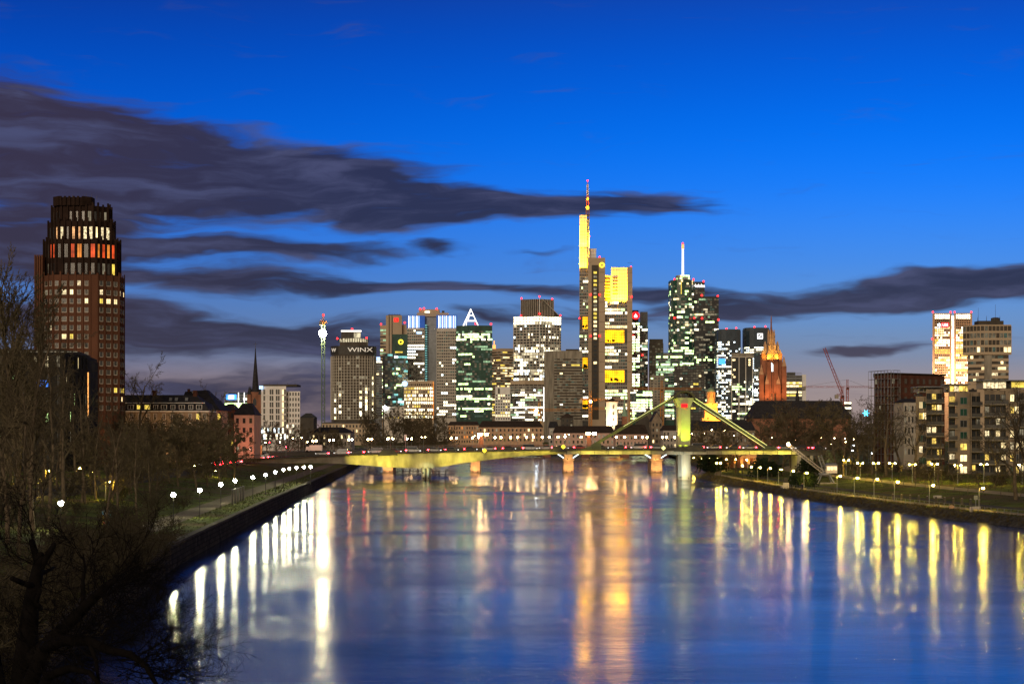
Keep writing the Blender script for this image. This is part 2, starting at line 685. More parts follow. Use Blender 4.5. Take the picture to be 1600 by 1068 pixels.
g = MB()
for side, tab, zt in ((-1, XL, ZL), (1, XR, ZR)):
    for ya, yb in zip(ROWS, ROWS[1:]):
        for k in range(len(OFFS) - 1):
            xa0, xa1 = interp(tab, ya) + side * OFFS[k], interp(tab, ya) + side * OFFS[k + 1]
            xb0, xb1 = interp(tab, yb) + side * OFFS[k], interp(tab, yb) + side * OFFS[k + 1]
            q = [(xa0, ya, zt[k]), (xa1, ya, zt[k + 1]), (xb1, yb, zt[k + 1]), (xb0, yb, zt[k])]
            g.poly(q if side > 0 else q[::-1], 'ground_grass')
far = [(-6100, 1250, 7), (-96, 1250, 2.6), (104, 1250, 1.3), (6100, 1250, 7), (6500, 15000, 7), (-6500, 15000, 7)]
g.poly([(-6100, 1250, 7), (-595, 1250, 6.7), (-95, 1250, 2.6), (-95, 1290, 6.6), (-6100, 1290, 7)], 'ground_grass')
g.poly([(104, 1250, 1.3), (605, 1250, 6.4), (6100, 1250, 7), (6100, 1290, 7), (104, 1290, 6.6)], 'ground_grass')
g.poly([(-95, 1250, 2.6), (104, 1250, 1.3), (104, 1290, 6.6), (-95, 1290, 6.6)], 'ground_grass')
g.poly([(-6100, 1290, 7), (-95, 1290, 6.6), (104, 1290, 6.6), (6100, 1290, 7), (9000, 15000, 7), (-9000, 15000, 7)], 'ground_grass')
g.poly([(-95, 1250, -2), (104, 1250, -2), (104, 1250, 1.3), (-95, 1250, 2.6)], 'concrete_dark')
tag(g.build('ground'), kind='structure')

# water: fine ripples, calmer and rougher patches drifting along the stream
wm_ = bpy.data.materials.new('river_water')
wm_.use_nodes = True
MATS['river_water'] = wm_
t = wm_.node_tree
b = t.nodes['Principled BSDF']
b.inputs['Base Color'].default_value = (.006, .014, .030, 1)
b.inputs['IOR'].default_value = 1.275
tcw = t.nodes.new('ShaderNodeTexCoord')


def wnoise(sx, sy, scale, detail, rough=.5):
    mp = t.nodes.new('ShaderNodeMapping')
    mp.inputs['Scale'].default_value = (sx, sy, 1)
    nz = t.nodes.new('ShaderNodeTexNoise')
    nz.inputs['Scale'].default_value = scale
    nz.inputs['Detail'].default_value = detail
    nz.inputs['Roughness'].default_value = rough
    t.links.new(tcw.outputs['Object'], mp.inputs['Vector'])
    t.links.new(mp.outputs[0], nz.inputs['Vector'])
    return nz.outputs[0]


patch = wnoise(.016, .034, 1.0, 5, .6)
pr = t.nodes.new('ShaderNodeMapRange')
pr.inputs['From Min'].default_value = .38
pr.inputs['From Max'].default_value = .62
pr.inputs['To Min'].default_value = .105
pr.inputs['To Max'].default_value = .195
t.links.new(patch, pr.inputs[0])
t.links.new(pr.outputs[0], b.inputs['Roughness'])
rip = wnoise(.55, 1.0, 1.5, 4, .55)
swl = wnoise(.25, .8, .35, 2, .5)
ad = t.nodes.new('ShaderNodeMath')
ad.operation = 'MULTIPLY_ADD'
t.links.new(swl, ad.inputs[0])
ad.inputs[1].default_value = 1.2
t.links.new(rip, ad.inputs[2])
bp = t.nodes.new('ShaderNodeBump')
bp.inputs['Distance'].default_value = .019
ps = t.nodes.new('ShaderNodeMapRange')
ps.inputs['From Min'].default_value = .35
ps.inputs['From Max'].default_value = .65
ps.inputs['To Min'].default_value = .40
ps.inputs['To Max'].default_value = 1.05
t.links.new(patch, ps.inputs[0])
t.links.new(ps.outputs[0], bp.inputs['Strength'])
t.links.new(ad.outputs[0], bp.inputs['Height'])
t.links.new(bp.outputs[0], b.inputs['Normal'])
w = MB()
w.poly([(-150, -400, 0), (300, -400, 0), (300, 1262, 0), (-150, 1262, 0)], 'river_water')
tag(w.build('water'), kind='structure')

qm = MATS['quay_stone']
tq = qm.node_tree
tcq = tq.nodes.new('ShaderNodeTexCoord')
sq = tq.nodes.new('ShaderNodeSeparateXYZ')
cq = tq.nodes.new('ShaderNodeCombineXYZ')
tq.links.new(tcq.outputs['Object'], sq.inputs[0])
tq.links.new(sq.outputs[1], cq.inputs[0])
tq.links.new(sq.outputs[2], cq.inputs[1])
bq = tq.nodes.new('ShaderNodeTexBrick')
bq.inputs['Scale'].default_value = 1.0
bq.inputs['Brick Width'].default_value = 1.5
bq.inputs['Row Height'].default_value = .55
bq.inputs['Mortar Size'].default_value = .05
bq.inputs['Color1'].default_value = (1.25, 1.2, 1.1, 1)
bq.inputs['Color2'].default_value = (.62, .6, .56, 1)
bq.inputs['Mortar'].default_value = (.25, .25, .25, 1)
tq.links.new(cq.outputs[0], bq.inputs['Vector'])
mq = tq.nodes.new('ShaderNodeMix')
mq.data_type = 'RGBA'
mq.blend_type = 'MULTIPLY'
mq.inputs[0].default_value = 1
bs = tq.nodes['Principled BSDF'].inputs['Base Color']
tq.links.new(bs.links[0].from_socket, mq.inputs[6])
tq.links.new(bq.outputs[0], mq.inputs[7])
tq.links.new(mq.outputs[2], bs)
# left quay wall with coping, following the bank
qw = thing('quay_wall', 'long dark stone quay wall along the lamp-lit left riverside path', 'wall', (interp(XL, 300), 300, 0))
mw, mc = MB(), MB()
ys = [60 + 20 * k for k in range(0, 56)]
for ya, yb in zip(ys, ys[1:]):
    a, c = interp(XL, ya), interp(XL, yb)
    mw.hexa([(a - .7, ya, -1), (a + .25, ya, -1), (c + .25, yb, -1), (c - .7, yb, -1), (a - .7, ya, 2.5), (a, ya, 2.5), (c, yb, 2.5), (c - .7, yb, 2.5)], 'quay_stone')
    mc.hexa([(a - .8, ya, 2.5), (a + .12, ya, 2.5), (c + .12, yb, 2.5), (c - .8, yb, 2.5), (a - .8, ya, 2.75), (a + .12, ya, 2.75), (c + .12, yb, 2.75), (c - .8, yb, 2.75)], 'concrete_dark')
mw.build('wall_face', qw)
mc.build('coping', qw)

# right bank: rough stone slope into the water
rb = MB()
rng = random.Random(4)
mat('rubble', (.055, .050, .042), .95, .5, .9, bump=1.0)
yy = [120 + 3.0 * k for k in range(0, 260)]
prev = None
for y in yy:
    x = interp(XR, y)
    row = []
    for k in range(6):
        f_ = k / 5
        row.append((x - 2.6 + 2.8 * f_ + rng.uniform(-.3, .3) * (k not in (5,)), y + rng.uniform(-.6, .6), -.35 + 1.75 * f_ ** .8 + (rng.uniform(-.22, .25) if k < 5 else .02)))
    if prev:
        for k in range(5):
            rb.poly([prev[k], prev[k + 1], row[k + 1], row[k]], 'rubble')
    prev = row
tag(rb.build('river_bank'), kind='structure')


def strip(name, tab, side, o0, o1, y0, y1, m, lift=.03, step=10):
    s_ = MB()
    n = max(1, int((y1 - y0) / step))
    for k in range(n):
        ya, yb = y0 + (y1 - y0) * k / n, y0 + (y1 - y0) * (k + 1) / n
        nn = max(1, int((o1 - o0) / 2))
        for j in range(nn):
            p0, p1 = o0 + (o1 - o0) * j / nn, o0 + (o1 - o0) * (j + 1) / nn
            xa, xb = interp(tab, ya), interp(tab, yb)
            q = [(xa + side * p0, ya), (xa + side * p1, ya), (xb + side * p1, yb), (xb + side * p0, yb)]
            q = [(x, y, gz(x, y) + lift) for x, y in q]
            s_.poly(q if side > 0 else q[::-1], m)
    return tag(s_.build(name), kind='structure')


strip('riverside_path', XL, -1, 5.5, 9.5, 120, 760, 'path_gravel')
strip('road', XL, -1, 30, 39, 120, 1000, 'asphalt')
strip('riverside_path', XR, 1, 2.6, 4.9, 200, 700, 'path_pale')
strip('park_path', XR, 1, 26, 30, 330, 690, 'path_pale')
strip('park_path', XR, 1, 10, 13, 300, 600, 'asphalt', .02)

# ------------------------------------------------------------------ grass tufts and weeds (stuff)


def tufts(name, spots, m, label=None):
    s_ = MB()
    for (x, y, z, h, n) in spots:
        for k in range(n):
            a = rng.uniform(0, 2 * pi)
            r = rng.uniform(0, .35) * h
            bx, by = x + cos(a) * r, y + sin(a) * r
            ln_ = rng.uniform(.1, .55) * h
            tx, ty = bx + cos(a) * ln_, by + sin(a) * ln_
            hh = h * rng.uniform(.5, 1)
            wd = .03 + .03 * h
            px_, py_ = -sin(a) * wd, cos(a) * wd
            s_.poly([(bx - px_, by - py_, z - .05), (bx + px_, by + py_, z - .05), (tx, ty, z + hh)], m)
    return tag(s_.build(name), kind='stuff')


mat('weed', (.050, .052, .020), .95, .5, .6)
mat('weed_dry', (.075, .060, .030), .95, .4, .6)
sp = []
for k in range(1500):
    y = rng.uniform(215, 640)
    x = interp(XR, y) + rng.uniform(-1.9, .9)
    f_ = (x - interp(XR, y) + 2.6) / 2.8
    sp.append((x, y, -.3 + 1.7 * min(1, f_) ** .8, rng.uniform(.3, 1.0), 7))
tufts('bank_weeds', sp, 'weed_dry')
sp = []
for k in range(2600):
    y = rng.uniform(130, 560)
    o_ = rng.choice((rng.uniform(1, 5.2), rng.uniform(10, 30)))
    x = interp(XL, y) - o_
    sp.append((x, y, gz(x, y), rng.uniform(.15, .5), 6))
for k in range(2600):
    y = rng.uniform(290, 600)
    o_ = rng.choice((rng.uniform(.6, 2.4), rng.uniform(5.2, 9.8), rng.uniform(13.5, 25.5), rng.uniform(30.5, 45)))
    x = interp(XR, y) + o_
    sp.append((x, y, gz(x, y), rng.uniform(.12, .4), 6))
tufts('grass', sp, 'weed')
# ------------------------------------------------------------------ towers of the skyline


def ccw(poly):
    a = sum(p[0] * q[1] - q[0] * p[1] for p, q in zip(poly, poly[1:] + poly[:1]))
    return poly if a > 0 else poly[::-1]


def flat(px0, px1, Y, d):
    return ccw([(PX(px0, Y), Y), (PX(px1, Y), Y), (PX(px1, Y) * (Y + d) / Y, Y + d), (PX(px0, Y) * (Y + d) / Y, Y + d)])


def corner(px0, pc, px1, Y, dl=None, dr=None):
    """a block seen over its corner at column pc"""
    wl, wr = (pc - px0) / F * Y, (px1 - pc) / F * Y
    dl = wl * .5 if dl is None else dl
    dr = wr * .5 if dr is None else dr
    A, C, B = (PX(px0, Y + dl), Y + dl), (PX(pc, Y), Y), (PX(px1, Y + dr), Y + dr)
    return ccw([A, C, B, (A[0] + B[0] - C[0], A[1] + B[1] - C[1])])


def chamf(px0, px1, Y, d, c=.28, n=1):
    """block with canted (n=1) or rounded (n>1) front and back corners"""
    x0, x1 = PX(px0, Y), PX(px1, Y)
    w = (x1 - x0)
    r = w * c
    ry = min(r, d * .48)
    pts = []
    for (cx_, cy_, a0) in ((x0 + r, Y + ry, 180), (x1 - r, Y + ry, 270), (x1 - r, Y + d - ry, 0), (x0 + r, Y + d - ry, 90)):
        for k in range(n + 1):
            a = radians(a0 + 90 * k / n)
            pts.append((cx_ + cos(a) * r, cy_ + sin(a) * ry))
    return ccw(pts)


def edges(poly, lim=.02):
    out = []
    for p, q in zip(poly, poly[1:] + poly[:1]):
        e = Vector((q[0] - p[0], q[1] - p[1]))
        if e.length < .2:
            continue
        u = e.normalized()
        n = Vector((u.y, -u.x))
        mid = Vector(((p[0] + q[0]) / 2, (p[1] + q[1]) / 2))
        if n.dot((-mid).normalized()) > lim:
            out.append((Vector(p), u, n, e.length))
    return out


def inset(poly, d):
    n = len(poly)
    out = []
    for i in range(n):
        p, a, b = Vector(poly[i]), Vector(poly[i - 1]), Vector(poly[(i + 1) % n])
        u, w = (p - a).normalized(), (b - p).normalized()
        n1_, n2_ = Vector((-u.y, u.x)), Vector((-w.y, w.x))
        k = 1 + n1_.dot(n2_)
        out.append(tuple(p + (n1_ + n2_) * (d / max(k, .2))))
    return out


def pick(rng, pal):
    r = rng.random() * sum(w for _, w in pal)
    for m, w in pal:
        r -= w
        if r <= 0:
            return m
    return pal[-1][0]


WHITE = [('lit_white', 4), ('lit_cool', 2), ('lit_warm', 1), ('lit_soft', 4)]
COOL = [('lit_cool', 3), ('lit_white', 4), ('lit_green', 1), ('lit_dim', 1), ('lit_soft', 2), ('lit_softg', 2)]
GREEN = [('lit_green', 5), ('lit_white', 2), ('lit_dim', 1), ('lit_softg', 5)]
WARM = [('lit_warm', 5), ('lit_yellow', 2), ('lit_white', 2)]
MIX = [('lit_white', 3), ('lit_warm', 2), ('lit_green', 2), ('lit_dim', 2), ('lit_soft', 3), ('lit_softg', 2)]
TEAL = [('lit_teal', 5), ('lit_cool', 1), ('lit_dimc', 3), ('lit_green', 1)]


class Tower:
    def __init__(s, name, label, cat, px, Y, zb=7.0, seed=0, group=None):
        s.T = thing(name, label, cat, (PX(px, Y), Y, zb), group)
        s.zb = zb
        s.rng = random.Random(seed * 77 + int(px))
        s.bands = {}
        s.wins = []
        s.frame = MB()
        s.gid = 0

    def body(s, poly, py_or_z1, m, z0=None, part='walls', Yref=None, top=None):
        z1 = PZ(py_or_z1, Yref or min(p[1] for p in poly))
        b = MB()
        b.prism(poly, s.zb if z0 is None else z0, z1, m, top)
        b.build(part, s.T)
        return z1

    def grid(s, poly, z0, z1, nf, bay, dark='glass', lit=.4, pal=WHITE, frame='stone_grey', mull=.35, every=1, sp=.3, prot=.35, run=2.5,
             fn=None, mode='band', wf=1.0, only=None, lim=.02, floorvar=.7, mprot=None):
        """storeys of ribbon glazing (mode 'band': one part per storey) or single windows (mode 'win') behind spandrels and mullions"""
        rng = s.rng
        s.gid += 1
        H = (z1 - z0) / nf
        es = [e for i, e in enumerate(edges(poly, lim)) if only is None or i in only]
        nfl = [min(1, lit * rng.choice((1, 1, 1 - floorvar, 1 + floorvar, 1 + .4 * floorvar))) for _ in range(nf)]
        for ei, (p, u, n, Ln) in enumerate(es):
            nb = max(1, round(Ln / bay))
            bw = Ln / nb
            for f_ in range(nf):
                zz = z0 + f_ * H
                cur, left = None, 0
                for b_ in range(nb):
                    if left <= 0:
                        cur = pick(rng, pal) if rng.random() < nfl[f_] else None
                        left = max(1, int(rng.expovariate(1 / run) + .5))
                    left -= 1
                    m = cur or dark
                    if not cur and mode == 'band' and 'glass' in dark and rng.random() < .38:
                        m = rng.choice(('lit_faint', 'lit_faint', 'lit_faintg'))
                    if fn:
                        r_ = fn(nf - 1 - f_, ei, b_, nb, rng)
                        if r_ == 0:
                            continue
                        if r_ is not None:
                            m = r_
                    a = p + u * (b_ * bw + bw * (1 - wf) / 2)
                    c = a + u * (bw * wf)
                    oo = n * .04
                    q = [(a.x + oo.x, a.y + oo.y, zz + H * sp), (c.x + oo.x, c.y + oo.y, zz + H * sp), (c.x + oo.x, c.y + oo.y, zz + H), (a.x + oo.x, a.y + oo.y, zz + H)]
                    if mode == 'band':
                        s.bands.setdefault((s.gid, round(zz + H * sp, 1)), MB()).poly(q, m)
                    else:
                        s.wins.append((q, m, n))
            if mode == 'band' or wf >= .99:
                if sp > .02:
                    for f_ in range(nf):
                        s.frame.obox((p.x, p.y, z0 + f_ * H), u, n, Ln, prot * .8, H * sp, frame)
                if mull > 0:
                    for b_ in range(0, nb + 1, every):
                        a = p + u * (b_ * bw - mull / 2)
                        s.frame.obox((a.x, a.y, z0), u, n, mull, mprot or prot, z1 - z0 + .02, frame)
            else:
                # masonry between single windows
                pw = bw * (1 - wf)
                for b_ in range(nb + 1):
                    a0 = max(0, b_ * bw - pw / 2)
                    a1 = min(Ln, b_ * bw + pw / 2)
                    a = p + u * a0
                    s.frame.obox((a.x, a.y, z0), u, n, a1 - a0, prot, z1 - z0 + .02, frame)
                for f_ in range(nf):
                    s.frame.obox((p.x, p.y, z0 + f_ * H), u, n, Ln, prot * .9, H * sp, frame)

    def band(s, poly, z0, z1, m, d=.5, part='parapet', lim=.02):
        b = MB()
        b.prism(inset(poly, -d), z0, z1, m)
        b.build(part, s.T)

    def beacon(s, pts, r=1.1):
        for (x, y, z) in pts:
            b = MB()
            b.tube((x, y, z - 1.5), (x, y, z), .15, .15, 'steel_dark', 4)
            b.ball((x, y, z + r * .6), r, 'beacon_red', 8, 4)
            b.build('warning_light', s.T)

    def done(s, limit=100):
        if s.frame.f:
            s.frame.build('facade_frame', s.T)
        for k in sorted(s.bands):
            s.bands[k].build('window_band', s.T)
        lit = [w_ for w_ in s.wins if w_[1].startswith('lit')]
        drk = [w_ for w_ in s.wins if not w_[1].startswith('lit')]
        s.rng.shuffle(drk)
        allw = lit + drk
        for q, m, n in allw[:limit]:
            b = MB()
            b.poly(q, m)
            # window frame: two bars just proud of the pane
            n3 = Vector((n.x, n.y, 0)) * .05
            q0, q1, q2, q3 = [Vector(v) for v in q]
            um = (q0 + q1) / 2
            d_ = (q1 - q0).normalized() * .04
            hm = Vector((0, 0, (q3.z - q0.z)))
            b.poly([um - d_ + n3, um + d_ + n3, um + d_ + hm + n3, um - d_ + hm + n3], 'steel_dark')
            b.build('window', s.T)
        if allw[limit:]:
            b = MB()
            for q, m, n in allw[limit:]:
                b.poly(q, m)
            tag(b.build('window', s.T), kind='stuff')
        return s.T


def logo_ring(T, c, r, m, tri=True):
    """ring of a ribbon folded round a triangle"""
    b = MB()
    n = 18
    for k in range(n):
        a0, a1 = 2 * pi * k / n, 2 * pi * (k + 1) / n
        ri = r * .52
        if tri:
            ri = [r * .42 / max(.5, abs(cos(((a + pi / 2) % (2 * pi / 3)) - pi / 3))) for a in (a0, a1)]
        else:
            ri = [ri, ri]
        P = lambda a, q, y: (c[0] + cos(a) * q, c[1] + y, c[2] + sin(a) * q)
        b.hexa([P(a0, ri[0], 0), P(a0, r, 0), P(a1, r, 0), P(a1, ri[1], 0), P(a0, ri[0], -.5), P(a0, r, -.5), P(a1, r, -.5), P(a1, ri[1], -.5)], m)
    return b.build('emblem', T)


def disc(T, c, r, m, name='sign_disc', d=.8):
    b = MB()
    b.tube((c[0], c[1] + .1, c[2]), (c[0], c[1] - d, c[2]), r, r, m, 20)
    return b.build(name, T)


def plate(T, px0, px1, py0, py1, Y, m, name='sign_panel', d=.5):
    b = MB()
    b.box((PX(px0, Y), Y, PZ(py0, Y)), (PX(px1, Y), Y - d, PZ(py1, Y)), m)
    return b.build(name, T)


# --- A: round tower under construction with a lettered dark crown band
Y = 1750
t = Tower('cylinder_tower', 'round tower with white window grid and dark lettered crown band', 'office tower', 549, Y, seed=1)
po = chamf(515, 584, Y, 42, .33, 4)
zt = t.body(po, 541, 'glass_brown')


def fnA(ft, e, b_, nb, r):
    if e in (2, 3, 5, 6, 7) and ft > 6 and b_ % 2 == (0 if e != 7 else 1) and r.random() < .62:
        return r.choice(('lit_warm', 'lit_white', 'lit_dim'))
    return 'glass_brown' if r.random() > .05 else 'lit_dim'


t.grid(po, PZ(655, Y), PZ(556, Y), 22, 2.9, 'glass_brown', 0, WARM, 'white_frame', .42, 1, .11, .5, fn=fnA)
t.band(po, PZ(553.5, Y), PZ(540, Y), 'steel_dark', .6, 'crown_band')
text(t.T, 'WINX', (PX(563, Y), Y - 1.2, PZ(546.5, Y)), 5.8, 'sign_dimwhite', sx=1.5)
text(t.T, 'W', (PX(522, Y + 4), Y + 1.0, PZ(547, Y)), 5, 'sign_dimwhite', sx=1.1, rotz=radians(-40))
p2 = chamf(528, 573, Y + 6, 26, .33, 3)
b = MB()
b.prism(p2, zt, PZ(530, Y), 'glass_brown')
b.build('upper_storey', t.T)
t.grid(p2, PZ(534, Y + 6), PZ(528.5, Y + 6), 1, 2.4, 'lit_soft', 1, [('lit_soft', 1)], 'steel_dark', .7, 1, 0, .4)
p3 = flat(533, 564, Y + 8, 20)
b = MB()
b.prism(p3, PZ(530, Y), PZ(517, Y), 'steel_dark')
b.build('plant_room', t.T)
b = MB()
b.box((PX(533, Y + 8), Y + 7.5, PZ(517.2, Y)), (PX(564.5, Y + 8), Y + 9, PZ(515.2, Y)), 'strip_white')
b.build('light_strip', t.T)
b = MB()
b.box((PX(553, Y + 8), Y + 7.6, PZ(527, Y)), (PX(563.5, Y + 8), Y + 8.2, PZ(519, Y)), 'lit_soft')
b.build('lit_opening', t.T)
t.beacon([(PX(526, Y), Y + 6, PZ(529, Y)), (PX(549, Y), Y + 8, PZ(514, Y)), (PX(572, Y), Y + 6, PZ(528, Y))], .9)
t.done()

# --- B: thin block behind with a pale blue sign
Y = 1920
t = Tower('slim_tower', 'slim dark block with pale violet rooftop sign beside the round grid tower', 'office tower', 590, Y, seed=2)
po = flat(583, 597, Y, 20)
t.body(po, 563, 'steel_grey')
t.grid(po, PZ(655, Y), PZ(564, Y), 24, 3, 'glass_grey', .12, WARM, 'steel_grey', .3, 1, .4)
b = MB()
b.box((PX(585.5, Y), Y, PZ(563, Y)), (PX(594, Y), Y - 1, PZ(557.5, Y)), 'strip_blue')
b.build('sign_panel', t.T)
t.done()

# --- C: brown tower with red letters
Y = 1980
t = Tower('brown_tower', 'tan stepped tower with two small red lit letters near its top', 'office tower', 617, Y, seed=3)
po = flat(603, 628, Y, 30)
t.body(po, 492.5, 'stone_tan')
pl = flat(594, 603, Y + 3, 26)
t.body(pl, 508, 'stone_tan', part='side_wing')
t.grid(pl, PZ(655, Y), PZ(514, Y), 27, 3.2, 'glass_brown', .5, GREEN, 'stone_tan', 0, 1, .45, .3)
pr_ = flat(628, 645, Y + 6, 26)
t.body(pr_, 507, 'stone_tan', part='side_wing')
b = MB()
for px in (607.5, 612):
    b.box((PX(px, Y), Y, PZ(560, Y)), (PX(px, Y) + .8, Y - .5, PZ(493, Y)), 'concrete_dark')
b.build('pilaster', t.T)
b = MB()
b.box((PX(606, Y), Y + 4, PZ(492.5, Y)), (PX(625, Y), Y + 20, PZ(491, Y)), 'concrete_dark')
for k in range(5):
    b.tube((PX(608 + 4 * k, Y), Y + 8, PZ(491, Y)), (PX(608 + 4 * k, Y), Y + 8, PZ(489.2, Y)), .25, .2, 'steel_dark', 4)
b.build('roof_plant', t.T)
b = MB()
x0, x1, z0, z1 = PX(615.6, Y), PX(622.4, Y), PZ(502.5, Y), PZ(496.5, Y)
for (a, c) in (((x0, z0), (x1, z0 + .5)), ((x0, z1 - .5), (x1, z1)), ((x0, z0 + .5), (x0 + .5, z1 - .5)), ((x1 - .5, z0 + .5), (x1, z1 - .5))):
    b.box((a[0], Y, a[1]), (c[0], Y - .5, c[1]), 'sign_red')
b.build('letter_border', t.T)
text(t.T, 'DB', ((x0 + x1) / 2, Y - .4, (z0 + z1) / 2), 4.1, 'sign_red', ext=.2, sx=.85)
t.beacon([(PX(595, Y), Y + 3, PZ(507, Y)), (PX(632, Y), Y + 6, PZ(504, Y))], 1.0)
t.done()

# --- D: dark teal glass tower with a yellow emblem
Y = 1820
t = Tower('dark_glass_tower', 'dark teal glass tower with glowing yellow ring emblem', 'office tower', 618, Y, seed=4)
po = flat(613, 637, Y, 30)
t.body(po, 522, 'glass_green')


def fnD(ft, e, b_, nb, r):
    if ft < 8:
        return 'glass_green'


t.grid(po, PZ(655, Y), PZ(523, Y), 36, 1.9, 'glass_green', .36, TEAL, 'glass_blue', .12, 2, .12, .2, fn=fnD, run=1.6)
pl = flat(598, 613.5, Y - 3, 24)
t.body(pl, 552, 'glass_blue', part='lower_wing')
t.grid(pl, PZ(655, Y), PZ(553, Y), 28, 2.4, 'glass_blue', .05, TEAL, 'glass_blue', .12, 2, .15, .2, run=1)
b = MB()
b.box((PX(617.5, Y), Y - .3, PZ(551, Y)), (PX(629, Y), Y - .7, PZ(548.8, Y)), 'lit_yellow')
b.build('light_strip', t.T)
logo_ring(t.T, (PX(626.3, Y), Y - .4, PZ(534, Y)), 2.6, 'sign_yellow')
t.done()

# --- E: twin shafts with blue-lit crowns, grey core between
Y = 1870
t = Tower('twin_tower', 'pale twin-shaft tower crowned with vertical blue light strips', 'office tower', 674, Y, seed=5)
pa, pb = flat(636, 663, Y, 30), flat(682.5, 713.5, Y - 8, 34)
pc = flat(662, 684, Y + 6, 24)
t.body(pa, 493, 'stone_pale', part='shaft')
t.body(pb, 494, 'stone_pale', part='shaft')
t.body(pc, 494.5, 'steel_grey', part='core')


def fnE(ft, e, b_, nb, r):
    return None


t.grid(pa, PZ(655, Y), PZ(515, Y), 30, 2.3, 'glass_grey', .27, [('lit_white', 5), ('lit_cool', 1)], 'stone_pale', .5, 1, .42, .35, run=4.5, floorvar=.9)
t.grid(pb, PZ(655, Y), PZ(518, Y - 8), 29, 2.3, 'glass_grey', .17, [('lit_white', 5), ('lit_cool', 1)], 'stone_pale', .5, 1, .42, .35, run=2.5)
b = MB()
for (q, d) in ((pa, 0), (pb, 1)):
    b.prism(inset(q, -.5), PZ(512 + d, Y), PZ(493, Y) + .1, 'blue_panel')
b.build('crown', t.T)
for q, yy_, a, c in ((pa, Y, 637, 656), (pb, Y - 8, 684, 713)):
    n = 6 if a == 637 else 10
    for k in range(n):
        px = a + (c - a) * (k + .4) / n
        b = MB()
        b.box((PX(px, yy_), yy_ - .6, PZ(512, yy_)), (PX(px, yy_) + .75, yy_ - 1.1, PZ(493.5, yy_)), 'strip_blue' if k % 2 else 'strip_white')
        b.build('light_strip', t.T)
b = MB()
for f_ in range(26):
    zz = PZ(600 - 3.6 * f_, Y)
    b.box((PX(663, Y), Y + 3.2, zz), (PX(668.5, Y), Y + 6, zz + 1.1), 'glass_blue')
    b.box((PX(664, Y), Y + 3.2, zz + 1.1), (PX(667, Y), Y + 6, zz + 1.7), 'lit_teal')
b.build('stair_glazing', t.T)
b = MB()
b.box((PX(651, Y), Y + 4, PZ(494, Y)), (PX(700, Y), Y + 20, PZ(488, Y)), 'stone_tan')
b.box((PX(654, Y), Y + 6, PZ(488, Y)), (PX(686, Y), Y + 18, PZ(482.5, Y)), 'stone_tan')
b.box((PX(690, Y), Y + 6, PZ(488, Y)), (PX(694, Y), Y + 10, PZ(484.5, Y)), 'steel_dark')
b.build('penthouse', t.T)
b = MB()
b.box((PX(663, Y), Y + 5.9, PZ(488, Y)), (PX(671, Y), Y + 5.4, PZ(485.5, Y)), 'lit_white')
b.build('lit_opening', t.T)
t.beacon([(PX(656, Y), Y + 6, PZ(483, Y)), (PX(662, Y), Y + 6, PZ(482, Y)), (PX(682, Y), Y + 6, PZ(482.5, Y))], 1.0)
b = MB()
b.box((PX(651, Y), Y - .4, PZ(521.5, Y)), (PX(659, Y), Y - .8, PZ(518, Y)), 'strip_blue')
b.build('sign_panel', t.T)
t.done()

# --- F: tan mid-rise in front of the twin shafts
Y = 1660
t = Tower('midrise_block', 'tan mid-rise with rows of bright vertical windows below the twin-shaft tower', 'office block', 655, Y, seed=6)
po = corner(632, 647, 678, Y, 8, 3)
t.body(po, 594.5, 'stone_tan')


def fnF(ft, e, b_, nb, r):
    if ft == 0:
        return 'glass_brown'
    if ft in (3, 5, 7, 9):
        return 'lit_white' if r.random() < .8 else None


t.grid(po, PZ(655, Y), PZ(599, Y), 10, 2.0, 'glass_brown', .6, WARM, 'stone_tan', .7, 1, .38, .5, fn=fnF)
b = MB()
b.box((PX(676.5, Y), Y - .5, PZ(655, Y)), (PX(677.6, Y), Y + 1, PZ(596, Y)), 'lit_orange')
b.build('light_strip', t.T)
disc(t.T, (PX(632, Y), Y + 5, PZ(599, Y)), 2.6, 'strip_blue', 'sign_disc')
t.done()

# --- G: small pale cube
Y = 1600
t = Tower('low_block', 'small plain pale block at the foot of the teal tower', 'office block', 616, Y, seed=7)
po = flat(600, 632, Y, 18)
t.body(po, 635, 'stone_pale')
t.grid(po, PZ(656, Y), PZ(637, Y), 4, 3.6, 'glass_grey', .15, WARM, 'stone_pale', 0, 1, .5, .3, mode='win', wf=.35)
b = MB()
b.ball((PX(601, Y), Y - 1, PZ(636, Y)), 1.4, 'lamp_cold', 8, 4)
b.build('flood_lamp', t.T)
t.done()

# --- H: green glass tower with a lit lattice pyramid
Y = 1770
t = Tower('pyramid_tower', 'green glass tower topped by a white lit lattice pyramid', 'office tower', 741, Y, seed=8)
po = corner(713, 738, 769, Y, 9, 4)
t.body(po, 508, 'glass_green')


def fnH(ft, e, b_, nb, r):
    if ft < 2:
        return 'glass_green'
    if ft in (3, 4, 5):
        return r.choice(('lit_green', 'lit_green', 'lit_white', None, 'glass_green'))
    if ft in (25, 29, 33) and r.random() < .7:
        return 'lit_green'


